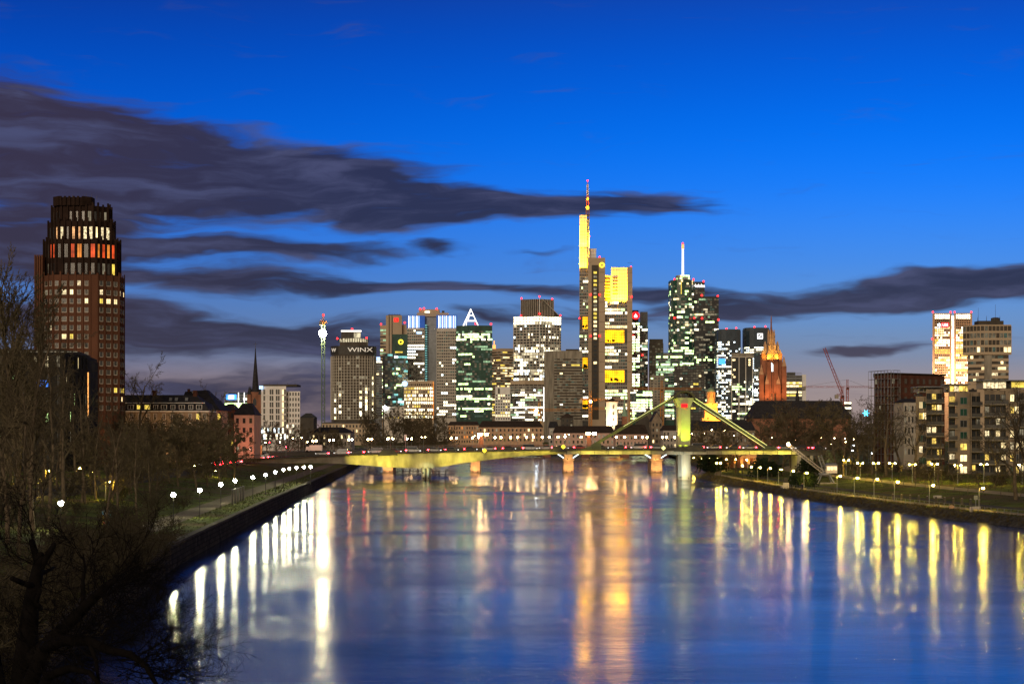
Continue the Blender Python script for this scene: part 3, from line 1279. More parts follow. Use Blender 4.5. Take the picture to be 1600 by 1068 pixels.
t.grid(po, PZ(656, Y), PZ(509, Y), 38, 2.3, 'glass_green', .15, GREEN, 'glass_green', .16, 2, .25, .25, fn=fnH, run=3.2, floorvar=.95)
b = MB()
zc = PZ(508, Y)
apex = (PX(735, Y), Y + 12, PZ(481, Y))
base4 = [(PX(723.5, Y), Y + 5, zc), (PX(747, Y), Y + 5, zc), (PX(747, Y), Y + 19, zc), (PX(723.5, Y), Y + 19, zc)]
for q in base4:
    b.tube(q, apex, .34, .24, 'strip_white', 5)
for tt in (.3, .62):
    ring = [Vector(q).lerp(Vector(apex), tt) for q in base4]
    for k in range(4):
        b.tube(ring[k], ring[(k + 1) % 4], .28, .28, 'strip_white', 5)
    if tt == .3:
        r0 = ring
b.tube(r0[0].lerp(r0[1], .25), Vector(apex), .3, .3, 'strip_white', 5)
b.tube(r0[0].lerp(r0[1], .12), Vector(base4[0]).lerp(Vector(base4[1]), .2), .3, .3, 'strip_white', 5)
b.build('pyramid_lattice', t.T)
t.beacon([(PX(767, Y), Y + 4, PZ(506.5, Y)), (PX(743, Y), Y + 1, PZ(506.5, Y))], 1.0)
t.done()

# --- I: brown slab with a vertical orange sign
Y = 1930
t = Tower('brown_slab', 'brown slab tower with an orange vertical sign behind the green glass tower', 'office tower', 785, Y, seed=9)
po = corner(769, 782, 803, Y, 14, 5)
t.body(po, 544, 'stone_tan')
t.grid(po, PZ(655, Y), PZ(549, Y), 26, 2.6, 'glass_brown', .3, [('lit_yellow', 3), ('lit_warm', 2)], 'stone_tan', 0, 1, .5, .3, mode='band', run=2)
b = MB()
x = PX(772, Y)
b.box((x - .5, Y + 8, PZ(537.5, Y)), (x + .5, Y + 9, PZ(531.5, Y)), 'sign_orange')
b.box((x - 1.6, Y + 8, PZ(544, Y)), (x + 1.6, Y + 9, PZ(538, Y)), 'sign_orange')
b.build('sign_panel', t.T)
t.done()

# --- J: small white grid block
Y = 1580
t = Tower('white_grid_block', 'small white gridded block at the foot of the brown slab', 'office block', 785, Y, seed=10)
po = flat(774, 797, Y, 16)
t.body(po, 604, 'white_paint')
t.grid(po, PZ(657, Y), PZ(616, Y), 9, 2.2, 'glass_brown', .35, WARM, 'white_paint', .8, 1, .42, .4)
b = MB()
b.box((PX(778, Y), Y - .2, PZ(615, Y)), (PX(781, Y), Y + 1, PZ(606, Y)), 'glass_grey')
b.build('roof_window', t.T)
t.done()

# --- K: tall grid tower with sloped dark crown
Y = 1900
t = Tower('slanted_crown_tower', 'bright gridded tower with slanted dark crown and lit corner edge', 'office tower', 840, Y, seed=11)
po = corner(802.5, 843, 876.5, Y, 10, 14)
t.body(po, 494.5, 'glass')


def fnK(ft, e, b_, nb, r):
    if ft in (6, 7, 8, 9):
        return None if r.random() < .25 else 'glass'
    if ft < 2:
        return 'lit_white'
    return None


t.grid(po, PZ(656, Y), PZ(494, Y), 37, 1.75, 'glass', .55, [('lit_white', 5), ('lit_cool', 2), ('lit_warm', 1), ('lit_dim', 2), ('lit_soft', 4)], 'white_frame', .55, 2, .24, .4, fn=fnK, run=2)
A, C_, B = (PX(814, Y + 7), Y + 7), (PX(843, Y), Y), (PX(865, Y + 9), Y + 9)
b = MB()
z0, z1 = PZ(494.5, Y), PZ(467, Y)
po2 = ccw([A, C_, B, (A[0] + B[0] - C_[0], A[1] + B[1] - C_[1])])
b.prism(po2, z0, z1, 'glass_brown')
sl = (PX(876, Y + 14), Y + 14)
b.hexa([(C_[0], C_[1] + .1, z0), (sl[0], sl[1], z0), (sl[0], sl[1] + 12, z0), (B[0], B[1] + 14, z0), (C_[0] + 4, C_[1] + 2, z1 - .2), (C_[0] + 5, C_[1] + 2.4, z1 - .2), (C_[0] + 5, C_[1] + 14, z1 - .2), (C_[0] + 4, C_[1] + 14, z1 - .2)], 'glass_brown')
b.build('crown', t.T)
b = MB()
for e in edges(po2):
    p, u, n, Ln = e
    nb = 9 if Ln > 15 else 7
    for k in range(nb + 1):
        a = p + u * (Ln * k / nb - .15)
        b.obox((a.x, a.y, z0), u, n, .35, .35, z1 - z0 + .3, 'white_frame')
b.tube((C_[0] + 2.5, C_[1] - .5, z1 + .2), (sl[0], sl[1] - .4, z0 + .3), .4, .4, 'white_frame', 4)
b.build('crown_ribs', t.T)
b = MB()
b.box((C_[0] - .5, C_[1] - .9, PZ(656, Y)), (C_[0] + .4, C_[1] - .3, z1 + .4), 'white_paint')
b.build('corner_edge', t.T)
t.beacon([(PX(815, Y), Y + 6, PZ(466, Y)), (PX(843, Y), Y, PZ(464, Y)), (PX(863, Y), Y + 8, PZ(467, Y)), (PX(876, Y), Y + 13, PZ(492, Y)), (PX(814, Y), Y + 6, PZ(493, Y)), (PX(843, Y), Y - 1.2, PZ(491, Y))], .9)
t.done()

# --- L: glass mid-rise with brown top, over its corner
Y = 1600
t = Tower('corner_midrise', 'brown-topped glass mid-rise seen over its corner below the slanted-crown tower', 'office block', 824, Y, seed=12)
po = corner(797.5, 820, 850, Y, 8, 8)
t.body(po, 594, 'stone_tan')


def fnL(ft, e, b_, nb, r):
    if ft == 0:
        return 'glass_brown'
    if ft in (4, 9, 11) and r.random() < .75:
        return 'lit_white'


t.grid(po, PZ(658, Y), PZ(600, Y), 15, 2.2, 'glass_grey', .3, COOL, 'stone_grey', .25, 2, .34, .35, fn=fnL, run=3)
b = MB()
b.box((PX(849.5, Y), Y + 7.5, PZ(658, Y)), (PX(850.5, Y), Y + 8.5, PZ(604, Y)), 'strip_white')
b.build('light_strip', t.T)
t.done()

# --- M: dark banded block
Y = 1720
t = Tower('banded_block', 'unlit dark tan block with horizontal window bands left of the yellow-lit tower', 'office block', 880, Y, seed=13)
po = corner(850, 866, 910, Y, 16, 4)
t.body(po, 547.5, 'concrete')
t.grid(po, PZ(657, Y), PZ(560, Y), 22, 2.6, 'glass_brown', .025, WARM, 'concrete', 0, 1, .48, .35, run=1, only=(1,))
b = MB()
b.box((PX(885, Y), Y + 8, PZ(548, Y)), (PX(905, Y), Y + 20, PZ(544.5, Y)), 'concrete_dark')
b.build('roof_plant', t.T)
t.done()

# --- N: the tall tower with yellow floodlit head
Y = 2000
t = Tower('spire_tower', 'tallest tower, pale, with yellow floodlit stepped top and striped antenna', 'office tower', 946, Y, seed=14)
T_ = t.T
pN1 = flat(905.5, 919, Y + 10, 34)
pN2 = flat(919, 945.5, Y, 20)
pN3 = flat(945.5, 980, Y + 8, 34)
pN4 = flat(980, 988, Y + 4, 40)
t.body(pN1, 418, 'glass_grey', part='left_wing')
t.body(pN2, 402.5, 'stone_tan', part='front_shaft')
t.body(pN3, 471, 'glass_grey', part='right_wing')
t.body(pN4, 417, 'stone_tan', part='right_shaft')
yw = 'white_paint'
ax_ = PX(919.3, Y)
YEL = (1, .46, .002)
b = MB()
b.prism(flat(905.5, 917, Y + 12, 26), PZ(418, Y), PZ(334, Y), yw)
b.build('lit_slab', T_)
b = MB()
b.prism(flat(917, 921, Y + 16, 20), PZ(418, Y), PZ(340, Y), yw)
b.build('lit_slab', T_)
b = MB()
b.prism(flat(917, 931.5, Y + 22, 18), PZ(418, Y), PZ(385, Y), yw)
b.build('lit_slab', T_)
b = MB()
b.prism(flat(955, 980, Y + 12, 26), PZ(471, Y), PZ(416, Y), yw)
b.build('lit_slab', T_)
b = MB()
b.prism(flat(945.5, 955, Y + 16, 22), PZ(471, Y), PZ(428, Y), yw)
b.build('lit_slab', T_)
b = MB()
for k in range(7):
    b.box((PX(945.8, Y), Y + 15.6, PZ(434.5 + 5.2 * k, Y)), (PX(954.6, Y), Y + 16.2, PZ(432 + 5.2 * k, Y)), 'glass_brown')
    if k < 6:
        b.box((PX(958, Y), Y + 11.6, PZ(433.5 + 5 * k, Y)), (PX(966.5, Y), Y + 12.2, PZ(431.5 + 5 * k, Y)), 'glass_brown')
b.build('louvre', T_)
b = MB()
for (a_, c_, p0_, p1_, yy_, st) in ((905.5, 917, 418, 334, Y + 12, 3.8), (955, 980, 471, 416, Y + 12, 4.2), (917, 931.5, 418, 385, Y + 22, 4.8)):
    q_ = a_ + st
    while q_ < c_ - .8:
        b.box((PX(q_, yy_), yy_, PZ(p0_, Y)), (PX(q_, yy_) + .22, yy_ - .14, PZ(p1_, Y)), 'stone_tan')
        q_ += st
    zz = p1_ + 5
    while zz < p0_ - 2:
        b.box((PX(a_, yy_) + .1, yy_, PZ(zz, Y)), (PX(c_, yy_) - .1, yy_ - .11, PZ(zz, Y) + .25), 'stone_tan')
        zz += 5.2
b.build('panel_joint', T_)
lamp_light(T_, (ax_ - 5, Y + 12, PZ(330, Y)), 60000, YEL, (ax_, Y + 20, PZ(305, Y)), 60, .5)
b = MB()
b.lattice((PX(919, Y), Y + 15.2, PZ(364, Y)), (PX(919, Y), Y + 15.2, PZ(338, Y)), 2.4, 6, .22, 'steel_dark')
b.build('ladder_frame', T_)


def fnN(ft, e, b_, nb, r):
    return None


def garden(px0, px1, py0, py1, yy_):
    b = MB()
    b.box((PX(px0, Y), yy_, PZ(py1, Y)), (PX(px1, Y), yy_ - .3, PZ(py0, Y)), 'lit_gold')
    for k in range(9):
        x = PX(px0 + (px1 - px0) * (k + .5) / 9, Y)
        b.box((x, yy_ - .3, PZ(py1, Y)), (x + .25, yy_ - .8, PZ(py0, Y)), 'steel_dark')
    for k in range(5):
        zz = PZ(py1 + (py0 - py1) * k / 5, Y)
        b.box((PX(px0, Y), yy_ - .35, zz), (PX(px1, Y), yy_ - .7, zz + .3), 'steel_dark')
    for k in range(7):
        x = PX(t.rng.uniform(px0 + 1, px1 - 1), Y)
        b.ball((x, yy_ - .6, PZ(py1, Y) + t.rng.uniform(1, 4)), t.rng.uniform(.8, 1.6), 'evergreen', 6, 4)
    b.build('sky_garden', T_)


segsR = [(471, 514, 8), (536, 577, 8), (598, 657, 11)]
for a, c, n in segsR:
    t.grid(pN3, PZ(c, Y + 8), PZ(a, Y + 8), n, 2.4, 'glass_grey', .5, [('lit_white', 4), ('lit_warm', 2), ('lit_green', 1)], 'stone_grey', .35, 1, .34, .35, run=2.5, floorvar=.6)
garden(946, 976, 515, 535, Y + 7.6)
garden(946, 976, 578, 597, Y + 7.6)
for a, c, n in [(418, 493, 15), (514, 557, 9), (576, 624, 10), (639, 657, 4)]:
    t.grid(pN1, PZ(c, Y + 10), PZ(a, Y + 10), n, 2.0, 'glass_grey', .25, [('lit_green', 2), ('lit_white', 3), ('lit_dim', 2)], 'stone_grey', .3, 1, .34, .35, run=2)
garden(911, 919, 494, 513, Y + 9.6)
garden(911, 919, 558, 575, Y + 9.6)
garden(911, 919, 625, 638, Y + 9.6)
# dark glazed slot of the front shaft
b = MB()
b.box((PX(924.5, Y), Y + .1, PZ(655, Y)), (PX(935.5, Y), Y - .25, PZ(414, Y)), 'glass_brown')
b.build('glazed_slot', T_)
for k in range(34):
    py = 424 + 6.4 * k
    b = MB()
    m_ = t.rng.choice(('lit_warm', 'lit_yellow', 'lit_dim')) if k < 17 or t.rng.random() < .12 else 'glass'
    b.box((PX(927.5, Y), Y - .25, PZ(py + 3.6, Y)), (PX(932.5, Y), Y - .45, PZ(py, Y)), m_)
    b.build('window', T_)
b = MB()
for k in range(16):
    zz = PZ(410 + 15.5 * k, Y)
    b.box((PX(919.1, Y), Y, zz), (PX(924.3, Y), Y - .12, zz + .25), 'concrete_dark')
    b.box((PX(935.7, Y), Y, zz), (PX(945.3, Y), Y - .12, zz + .25), 'concrete_dark')
    b.box((PX(980.2, Y + 4), Y + 4, zz), (PX(987.8, Y + 4), Y + 3.88, zz + .25), 'concrete_dark')
b.build('panel_joint', T_)
logo_ring(T_, (PX(940.5, Y), Y - .3, PZ(414, Y)), 3.0, 'sign_yellow')
# antenna
ax, ay = PX(919.3, Y), Y + 20
b = MB()
b.lattice((ax, ay, PZ(340, Y)), (ax, ay, PZ(322, Y)), 3.4, 5, .35, 'crane_orange')
b.lattice((ax, ay, PZ(322, Y)), (ax, ay, PZ(302, Y)), 2.4, 6, .35, 'crane_red')
b.lattice((ax, ay, PZ(302, Y)), (ax, ay, PZ(284, Y)), 1.6, 6, .3, 'white_paint')
b.tube((ax, ay, PZ(302, Y)), (ax, ay, PZ(279, Y)), .5, .3, 'crane_orange', 6)
b.build('antenna', T_)
for py, r_ in ((321, 2.0), (307, 1.5)):
    b = MB()
    b.ball((ax, ay, PZ(py, Y)), r_, 'sign_yellow', 10, 6, 1.2)
    b.build('antenna_light', T_)
b = MB()
b.box((ax - 7, ay - 4, PZ(334, Y)), (ax + 2, ay + 3, PZ(332.5, Y)), 'steel_dark')
b.tube((ax - 5, ay, PZ(333, Y)), (ax - 2, ay, PZ(331, Y)), .3, .3, 'steel_dark', 4)
b.build('roof_crane', T_)
t.beacon([(ax, ay, PZ(279, Y)), (PX(937, Y), Y + 1, PZ(402, Y)), (PX(986.5, Y), Y + 5, PZ(417, Y)), (PX(923, Y), Y - .6, PZ(461, Y)), (PX(936.5, Y), Y - .6, PZ(461, Y)), (PX(923, Y), Y - .6, PZ(525.5, Y)),
          (PX(936.5, Y), Y - .6, PZ(525.5, Y)), (PX(987.4, Y), Y + 3, PZ(464, Y)), (PX(921.5, Y), Y + 14, PZ(367.5, Y)), (PX(906, Y), Y + 9, PZ(497, Y))], .9)
YEL = (1, .46, .002)
for (px, py, off, pw, tgt) in ((908, 419, 9, 1.0, 390), (914, 419, 9, 1.0, 385), (909, 386, 7, 1.2, 350), (915, 386, 7, 1.2, 350), (924, 410, 6, .9, 395), (960, 472, 3, 1.3, 440), (968, 472, 3, 1.3, 440), (976, 472, 3, 1.3, 440), (950, 472, 6, .8, 445)):
    z_ = PZ(py, Y)
    b = MB()
    b.box((PX(px, Y) - .7, Y + 5.6, z_ - .5), (PX(px, Y) + .7, Y + 7, z_ + .3), 'steel_dark')
    fx = b.build('floodlight', T_)
    lamp_light(fx, (PX(px, Y), Y + 12 - 5.5, z_ + .6), 210000 * pw, YEL, (PX(px, Y), Y + 12, PZ(tgt, Y)), 140, .5)
t.done()

# --- O: tower with the red disc
Y = 2120
t = Tower('red_disc_tower', 'grey tower with glowing red round sign right of the tallest tower', 'office tower', 1000, Y, seed=15)
po = flat(986, 1000, Y, 22)
pr_ = flat(1000, 1012, Y + 4, 24)
t.body(po, 503, 'glass_grey')
t.body(pr_, 487, 'steel_grey', part='right_wing')
t.grid(po, PZ(655, Y), PZ(504, Y), 36, 2.4, 'glass_grey', .55, [('lit_green', 1), ('lit_white', 2)], 'stone_grey', .9, 2, .3, .5, run=1.4)
t.grid(pr_, PZ(655, Y), PZ(509, Y), 34, 2.2, 'glass_grey', .35, COOL, 'stone_grey', .5, 2, .3, .35, run=1.5)
b = MB()
b.box((PX(988, Y), Y + 4, PZ(503, Y)), (PX(998, Y), Y + 8, PZ(484, Y)), 'steel_dark')
b.build('sign_frame', t.T)
disc(t.T, (PX(993.5, Y), Y + 3.6, PZ(492.5, Y)), 4.6, 'sign_red')
b = MB()
cx_, cz_ = PX(993.5, Y), PZ(492.5, Y)
b.poly([(cx_ - 1.7, Y + 2.6, cz_ - 2.2), (cx_ + 1.7, Y + 2.6, cz_ - 2.2), (cx_ + 1.9, Y + 2.6, cz_ - .2), (cx_ + .5, Y + 2.6, cz_ + 1.0), (cx_, Y + 2.6, cz_ + 2.6), (cx_ - .6, Y + 2.6, cz_ + 1.0), (cx_ - 1.9, Y + 2.6, cz_ - .2)], 'sign_white')
b.build('emblem', t.T)
t.beacon([(PX(989, Y), Y - 1, PZ(525, Y)), (PX(1004, Y), Y + 3, PZ(555, Y)), (PX(990, Y), Y - 1, PZ(548, Y))], .9)
t.done()

# --- P: plain dark slab, Q: green-lit blocks
Y = 2080
t = Tower('dark_slab', 'plain unlit dark slab between the red sign and the mast tower', 'office tower', 1025, Y, seed=16)
po = flat(1014.5, 1036, Y, 20)
t.body(po, 529.5, 'concrete_dark')
t.grid(po, PZ(640, Y), PZ(536, Y), 26, 3.2, 'glass_brown', .0, WARM, 'concrete_dark', .8, 1, .4, .3)
t.done()
Y = 1860
t = Tower('glass_block', 'glass block with bright upper storeys left of the mast tower', 'office block', 1045, Y, seed=17)
po = flat(1025, 1066, Y, 24)
t.body(po, 551, 'glass_green')


def fnQ(ft, e, b_, nb, r):
    if ft in (1, 4, 6):
        return 'lit_green' if r.random() < .85 else None


t.grid(po, PZ(655, Y), PZ(552, Y), 26, 2.5, 'glass_green', .3, GREEN, 'steel_grey', .2, 2, .25, .3, fn=fnQ, run=3)
t.done()
Y = 1640
t = Tower('lit_glass_block', 'low glass block glowing pale green at the right foot of the tallest tower', 'office block', 1004, Y, seed=18)
po = corner(985, 994, 1019, Y, 10, 3)
t.body(po, 610, 'glass_green')
t.grid(po, PZ(656, Y), PZ(611, Y), 11, 2.0, 'glass_green', .78, [('lit_green', 4), ('lit_white', 3)], 'steel_grey', .2, 2, .28, .3, run=5)
t.done()
Y = 1690
t = Tower('grey_block', 'plain grey windowless block beside the pale green glass block', 'office block', 1027, Y, seed=19)
po = flat(1016, 1038, Y, 20)
t.body(po, 586, 'concrete')
t.grid(po, PZ(652, Y), PZ(590, Y), 15, 3.2, 'glass_grey', .05, GREEN, 'concrete', 1.2, 1, .55, .25)
t.done()
Y = 1700
t = Tower('lit_corner_block', 'narrow block with bright green-white storeys behind the bridge pylon', 'office block', 1046, Y, seed=20)
po = flat(1037, 1054, Y, 18)
t.body(po, 600, 'glass_green')
t.grid(po, PZ(656, Y), PZ(601, Y), 13, 2.0, 'glass_green', .6, GREEN, 'steel_grey', .2, 2, .28, .3, run=3)
t.done()

# --- R: the tower with the white mast
Y = 2060
t = Tower('mast_tower', 'tall dark glass tower with glowing white mast and white rooftop lettering', 'office tower', 1085, Y, seed=21)
pr1 = chamf(1048, 1086, Y - 6, 40, .42, 4)
pr2 = flat(1076, 1101, Y + 4, 34)
pr3 = flat(1085, 1123, Y + 2, 34)
t.body(pr1, 437, 'glass_green', part='round_shaft')
t.body(pr2, 440, 'glass', part='square_shaft')
t.body(pr3, 463, 'glass', part='right_wing')


def fnR(ft, e, b_, nb, r):
    if ft < 2:
        return 'lit_warm' if r.random() < .12 else 'glass_green'
    if ft in (27, 32, 38) and r.random() < .75:
        return 'lit_green'


t.grid(pr1, PZ(655, Y), PZ(438, Y), 54, 2.2, 'glass_green', .24, MIX + [('lit_green', 3)], 'glass_green', .15, 2, .28, .25, fn=fnR, run=3, floorvar=.9)
t.grid(pr2, PZ(463, Y), PZ(441, Y), 6, 2.6, 'glass', .03, WARM, 'glass', .15, 2, .2, .2)


def fnR2(ft, e, b_, nb, r):
    if ft in (23, 24, 25) and r.random() < .4:
        return 'lit_green'


t.grid(pr3, PZ(655, Y), PZ(466, Y), 48, 2.4, 'glass', .17, MIX, 'glass', .15, 2, .28, .25, fn=fnR2, run=2.2, floorvar=.95)
p2 = chamf(1058, 1079, Y, 22, .4, 3)
b = MB()
b.prism(p2, PZ(437, Y), PZ(429.5, Y), 'glass_brown')
b.build('roof_storey', t.T)
t.grid(p2, PZ(437, Y), PZ(429.5, Y), 2, 2.6, 'lit_dim', .7, [('lit_warm', 2), ('lit_green', 2)], 'steel_dark', .3, 1, .25, .3)
mx_, my_ = PX(1068, Y), Y + 8
b = MB()
b.tube((mx_, my_, PZ(430, Y)), (mx_, my_, PZ(388, Y)), 1.2, 1.0, 'strip_white', 10)
b.build('mast', t.T)
b = MB()
for k in range(3):
    b.tube((mx_, my_, PZ(388 - 2.6 * k, Y)), (mx_, my_, PZ(386.2 - 2.6 * k, Y)), 1.5, 1.5, 'sign_orange', 10)
    b.tube((mx_, my_, PZ(386.2 - 2.6 * k, Y)), (mx_, my_, PZ(385.4 - 2.6 * k, Y)), 1.0, 1.0, 'white_paint', 10)
b.build('mast_head', t.T)
b = MB()
b.box((PX(1063, Y), Y - 7.2, PZ(460, Y)), (PX(1064.2, Y), Y - 6.4, PZ(440, Y)), 'lit_yellow')
b.build('light_strip', t.T)
text(t.T, 'Helaba', (PX(1092.5, Y), Y + 3.2, PZ(446, Y)), 5.2, 'sign_white', sx=.95, ext=.4)
t.beacon([(mx_, my_, PZ(380, Y)), (PX(1054, Y), Y, PZ(437, Y)), (PX(1084, Y), Y + 2, PZ(437, Y)), (PX(1100, Y), Y + 4, PZ(440, Y)), (PX(1097, Y), Y + 2, PZ(462, Y)), (PX(1122, Y), Y + 3, PZ(463, Y)),
          (PX(1053, Y), Y - 7, PZ(498, Y)), (PX(1084, Y), Y - 5, PZ(498, Y)), (PX(1097, Y), Y + .6, PZ(498, Y)), (PX(1122.6, Y), Y + 1, PZ(500, Y))], 1.1)
t.done()

# --- S: dark block in front of the mast tower
Y = 1700
t = Tower('dark_block', 'dark gridded block in front of the mast tower with few lit windows', 'office block', 1076, Y, seed=22)
po = flat(1053.5, 1100, Y, 22)
t.body(po, 571, 'steel_dark')
t.grid(po, PZ(657, Y), PZ(573, Y), 20, 2.6, 'glass_grey', .05, WARM, 'steel_dark', .4, 1, .3, .35, run=1)
t.done()

# --- T, U: two dark curved towers
for (a, c, top, lab, sd, logo, Y) in ((1121.5, 1158.5, 514, 'curved dark tower with rows of white windows right of the mast tower', 23, False, 1990),
                                     (1165, 1204, 511.5, 'curved dark tower with glowing white square emblem beside the cathedral spire', 24, True, 2010)):
    t = Tower('curved_tower', lab, 'office tower', (a + c) / 2, Y, seed=sd)
    po = chamf(a, c, Y, 34, .34, 3)
    t.body(po, top, 'glass_blue')

    def fnT(ft, e, b_, nb, r, logo=logo):
        if ft < (5 if not logo else 8):
            return 'glass_blue'
        if not logo and ft < 16 and e > 2 and r.random() < .6:
            return 'glass_blue'
        if logo and 11 < ft < 17 and e > 2:
            return 'glass_blue'
    t.grid(po, PZ(655, Y), PZ(top + 2, Y), 40, 2.1, 'glass_blue', .6, [('lit_cool', 3), ('lit_white', 4), ('lit_dim', 2)], 'glass_blue', .35, 1, .40, .35, fn=fnT, run=2.5, floorvar=.35)
    t.beacon([(PX(c - 8, Y), Y + 1, PZ(top - 1, Y)), (PX(a + 14, Y), Y + 1, PZ(top, Y))], .9)
    if logo:
        b = MB()
        x, z = PX(1187.5, Y), PZ(525, Y)
        for (p, q) in (((-3, -3), (3, -2.1)), ((-3, 2.1), (3, 3)), ((-3, -2.1), (-2.1, 2.1)), ((2.1, -2.1), (3, 2.1))):
            b.box((x + p[0], Y - .3, z + p[1]), (x + q[0], Y - .9, z + q[1]), 'sign_white')
        b.hexa([(x - 1.5, Y - .3, z - 1.5), (x - .5, Y - .3, z - 1.5), (x + 1.5, Y - .3, z + 1.5), (x + .5, Y - .3, z + 1.5), (x - 1.5, Y - .9, z - 1.5), (x - .5, Y - .9, z - 1.5), (x + 1.5, Y - .9, z + 1.5), (x + .5, Y - .9, z + 1.5)], 'sign_white')
        b.build('emblem', t.T)
    else:
        b = MB()
        b.box((PX(1123.5, Y), Y + 3, PZ(569, Y)), (PX(1133, Y), Y - .7, PZ(560, Y)), 'sign_blue')
        b.build('lit_blue_storey', t.T)
    t.done()

# --- V: framed tower with pale vertical ribs
Y = 1760
t = Tower('framed_tower', 'dark tower with pale frame and four vertical ribs between the curved towers', 'office tower', 1160, Y, seed=25)
po = flat(1142.5, 1176, Y, 26)
t.body(po, 551.5, 'glass')


def fnV(ft, e, b_, nb, r):
    if ft < 10:
        return r.choice(('lit_warm', 'glass')) if (b_ < 2 or b_ > nb - 3) and r.random() < .4 else 'glass'


t.grid(po, PZ(656, Y), PZ(557, Y), 26, 2.0, 'glass', .42, [('lit_green', 2), ('lit_white', 3), ('lit_dim', 2)], 'glass', .2, 2, .3, .25, fn=fnV, run=1.6)
b = MB()
for px in (1142.5, 1154, 1164.5, 1175.2):
    b.box((PX(px, Y), Y, PZ(656, Y)), (PX(px, Y) + .75, Y - .9, PZ(552, Y)), 'white_frame')
b.box((PX(1142.5, Y), Y - .05, PZ(558, Y)), (PX(1176.5, Y), Y - 1.0, PZ(551.5, Y)), 'concrete')
b.box((PX(1142.5, Y), Y - 1.0, PZ(558.2, Y)), (PX(1176.5, Y), Y - 1.2, PZ(557.2, Y)), 'white_frame')
b.build('ribs', t.T)
b = MB()
b.ball((PX(1180, Y), Y - 3, PZ(610, Y)), 1.7, 'lamp_cold', 10, 5)
b.tube((PX(1177, Y), Y + .5, PZ(611, Y)), (PX(1180, Y), Y - 3, PZ(611, Y)), .3, .3, 'steel_dark', 4)
b.build('flood_lamp', t.T)
t.done()

# --- W: office block right of the cathedral
Y = 1500
t = Tower('striped_office', 'small office with yellow-lit window stripes right of the cathedral', 'office block', 1243, Y, seed=26)
po = flat(1224, 1253, Y, 18)
t.body(po, 586, 'steel_grey')
ps_ = flat(1253, 1259.5, Y + .5, 18)
t.body(ps_, 585, 'white_paint', part='side_wall')


def fnW(ft, e, b_, nb, r):
    if ft in (2, 3, 5, 6):
        return 'lit_yellow' if r.random() < .2 else 'lit_warm'
    return 'glass_grey'


t.grid(po, PZ(640, Y), PZ(587, Y), 11, 2.4, 'glass_grey', 0, WARM, 'steel_grey', .2, 2, .42, .3, fn=fnW)
b = MB()
for k in range(14):
    x = PX(1226 + 2 * k, Y)
    b.tube((x, Y, PZ(586, Y)), (x, Y, PZ(582, Y)), .12, .12, 'steel_grey', 4)
b.box((PX(1226, Y), Y, PZ(582.4, Y)), (PX(1252, Y), Y + .2, PZ(582, Y)), 'steel_grey')
b.box((PX(1232, Y), Y + 4, PZ(586, Y)), (PX(1244, Y), Y + 10, PZ(581, Y)), 'steel_dark')
b.build('roof_railing', t.T)
t.done()
Y = 1450
t = Tower('lit_low_office', 'low glass office glowing yellow-green below the red crane', 'office block', 1322, Y, seed=27)
po = flat(1308, 1330, Y, 16)
t.body(po, 627, 'steel_grey')
t.grid(po, PZ(648, Y), PZ(628, Y), 5, 2.6, 'glass_grey', .75, GREEN, 'steel_grey', .2, 2, .4, .3, run=4)
t.done()
# ------------------------------------------------------------------ landmarks of the middle distance


def win_parts(T, spots, u=(1, 0), n=(0, -1), frame='white_paint', proud=.06, limit=100):
    """single windows, each a part: (x, y, z, w, h, material) with the lower left corner"""
    for k, (x, y, z, w, h, m) in enumerate(spots):
        b = MB()
        b.obox((x, y, z), u, n, w, proud, h, m)
        U = Vector((u[0], u[1]))
        fw = min(.09, w * .08)
        if frame:
            for (o, ww, z0, hh) in ((0, fw, 0, h), (w - fw, fw, 0, h), (w / 2 - fw / 2, fw, 0, h)):
                b.obox((x + u[0] * o, y + u[1] * o, z + z0), u, n, ww, proud + .05, hh, frame)
            for z0 in (-fw, h):
                b.obox((x, y, z + z0), u, n, w, proud + .06, fw, frame)
        b.build('window', T)


# --- cathedral tower, floodlit orange
Y = 1150
c = thing('cathedral', 'red sandstone cathedral spire floodlit orange above a long dark roof', 'church', (PX(1207, Y), Y, 8))
cx_ = PX(1207, Y)
k_ = Y / F
b = MB()
hw = 14 * k_
b.box((cx_ - hw, Y, 8), (cx_ + hw, Y + 2 * hw, PZ(613, Y)), 'stone_red')
b.box((cx_ - hw * 1.3, Y - 1, 8), (cx_ + hw * 1.3, Y + 2 * hw + 1, PZ(626, Y)), 'stone_red')
b.build('tower_base', c)
b = MB()
octo = [(cx_ + cos(radians(22.5 + 45 * i)) * 13.2 * k_, Y + hw + sin(radians(22.5 + 45 * i)) * 13.2 * k_) for i in range(8)]
b.prism(octo, PZ(613, Y), PZ(559, Y), 'stone_red')
b.build('octagon', c)
oct2 = [(cx_ + cos(radians(22.5 + 45 * i)) * 10 * k_, Y + hw + sin(radians(22.5 + 45 * i)) * 10 * k_) for i in range(8)]
oct3 = [(cx_ + cos(radians(22.5 + 45 * i)) * 4.2 * k_, Y + hw + sin(radians(22.5 + 45 * i)) * 4.2 * k_) for i in range(8)]
b = MB()
b.prism(oct2, PZ(559, Y), PZ(547, Y), 'sandstone', top=[(p[0], p[1]) for p in [(cx_ + (q[0] - cx_) * .8, Y + hw + (q[1] - Y - hw) * .8) for q in oct2]])
b.prism([(cx_ + (q[0] - cx_) * .8, Y + hw + (q[1] - Y - hw) * .8) for q in oct2], PZ(547, Y), PZ(536, Y), 'sandstone', top=oct3)
b.build('dome', c)
b = MB()
b.prism(oct3, PZ(536, Y), PZ(524, Y), 'sandstone')
b.build('lantern', c)
b = MB()
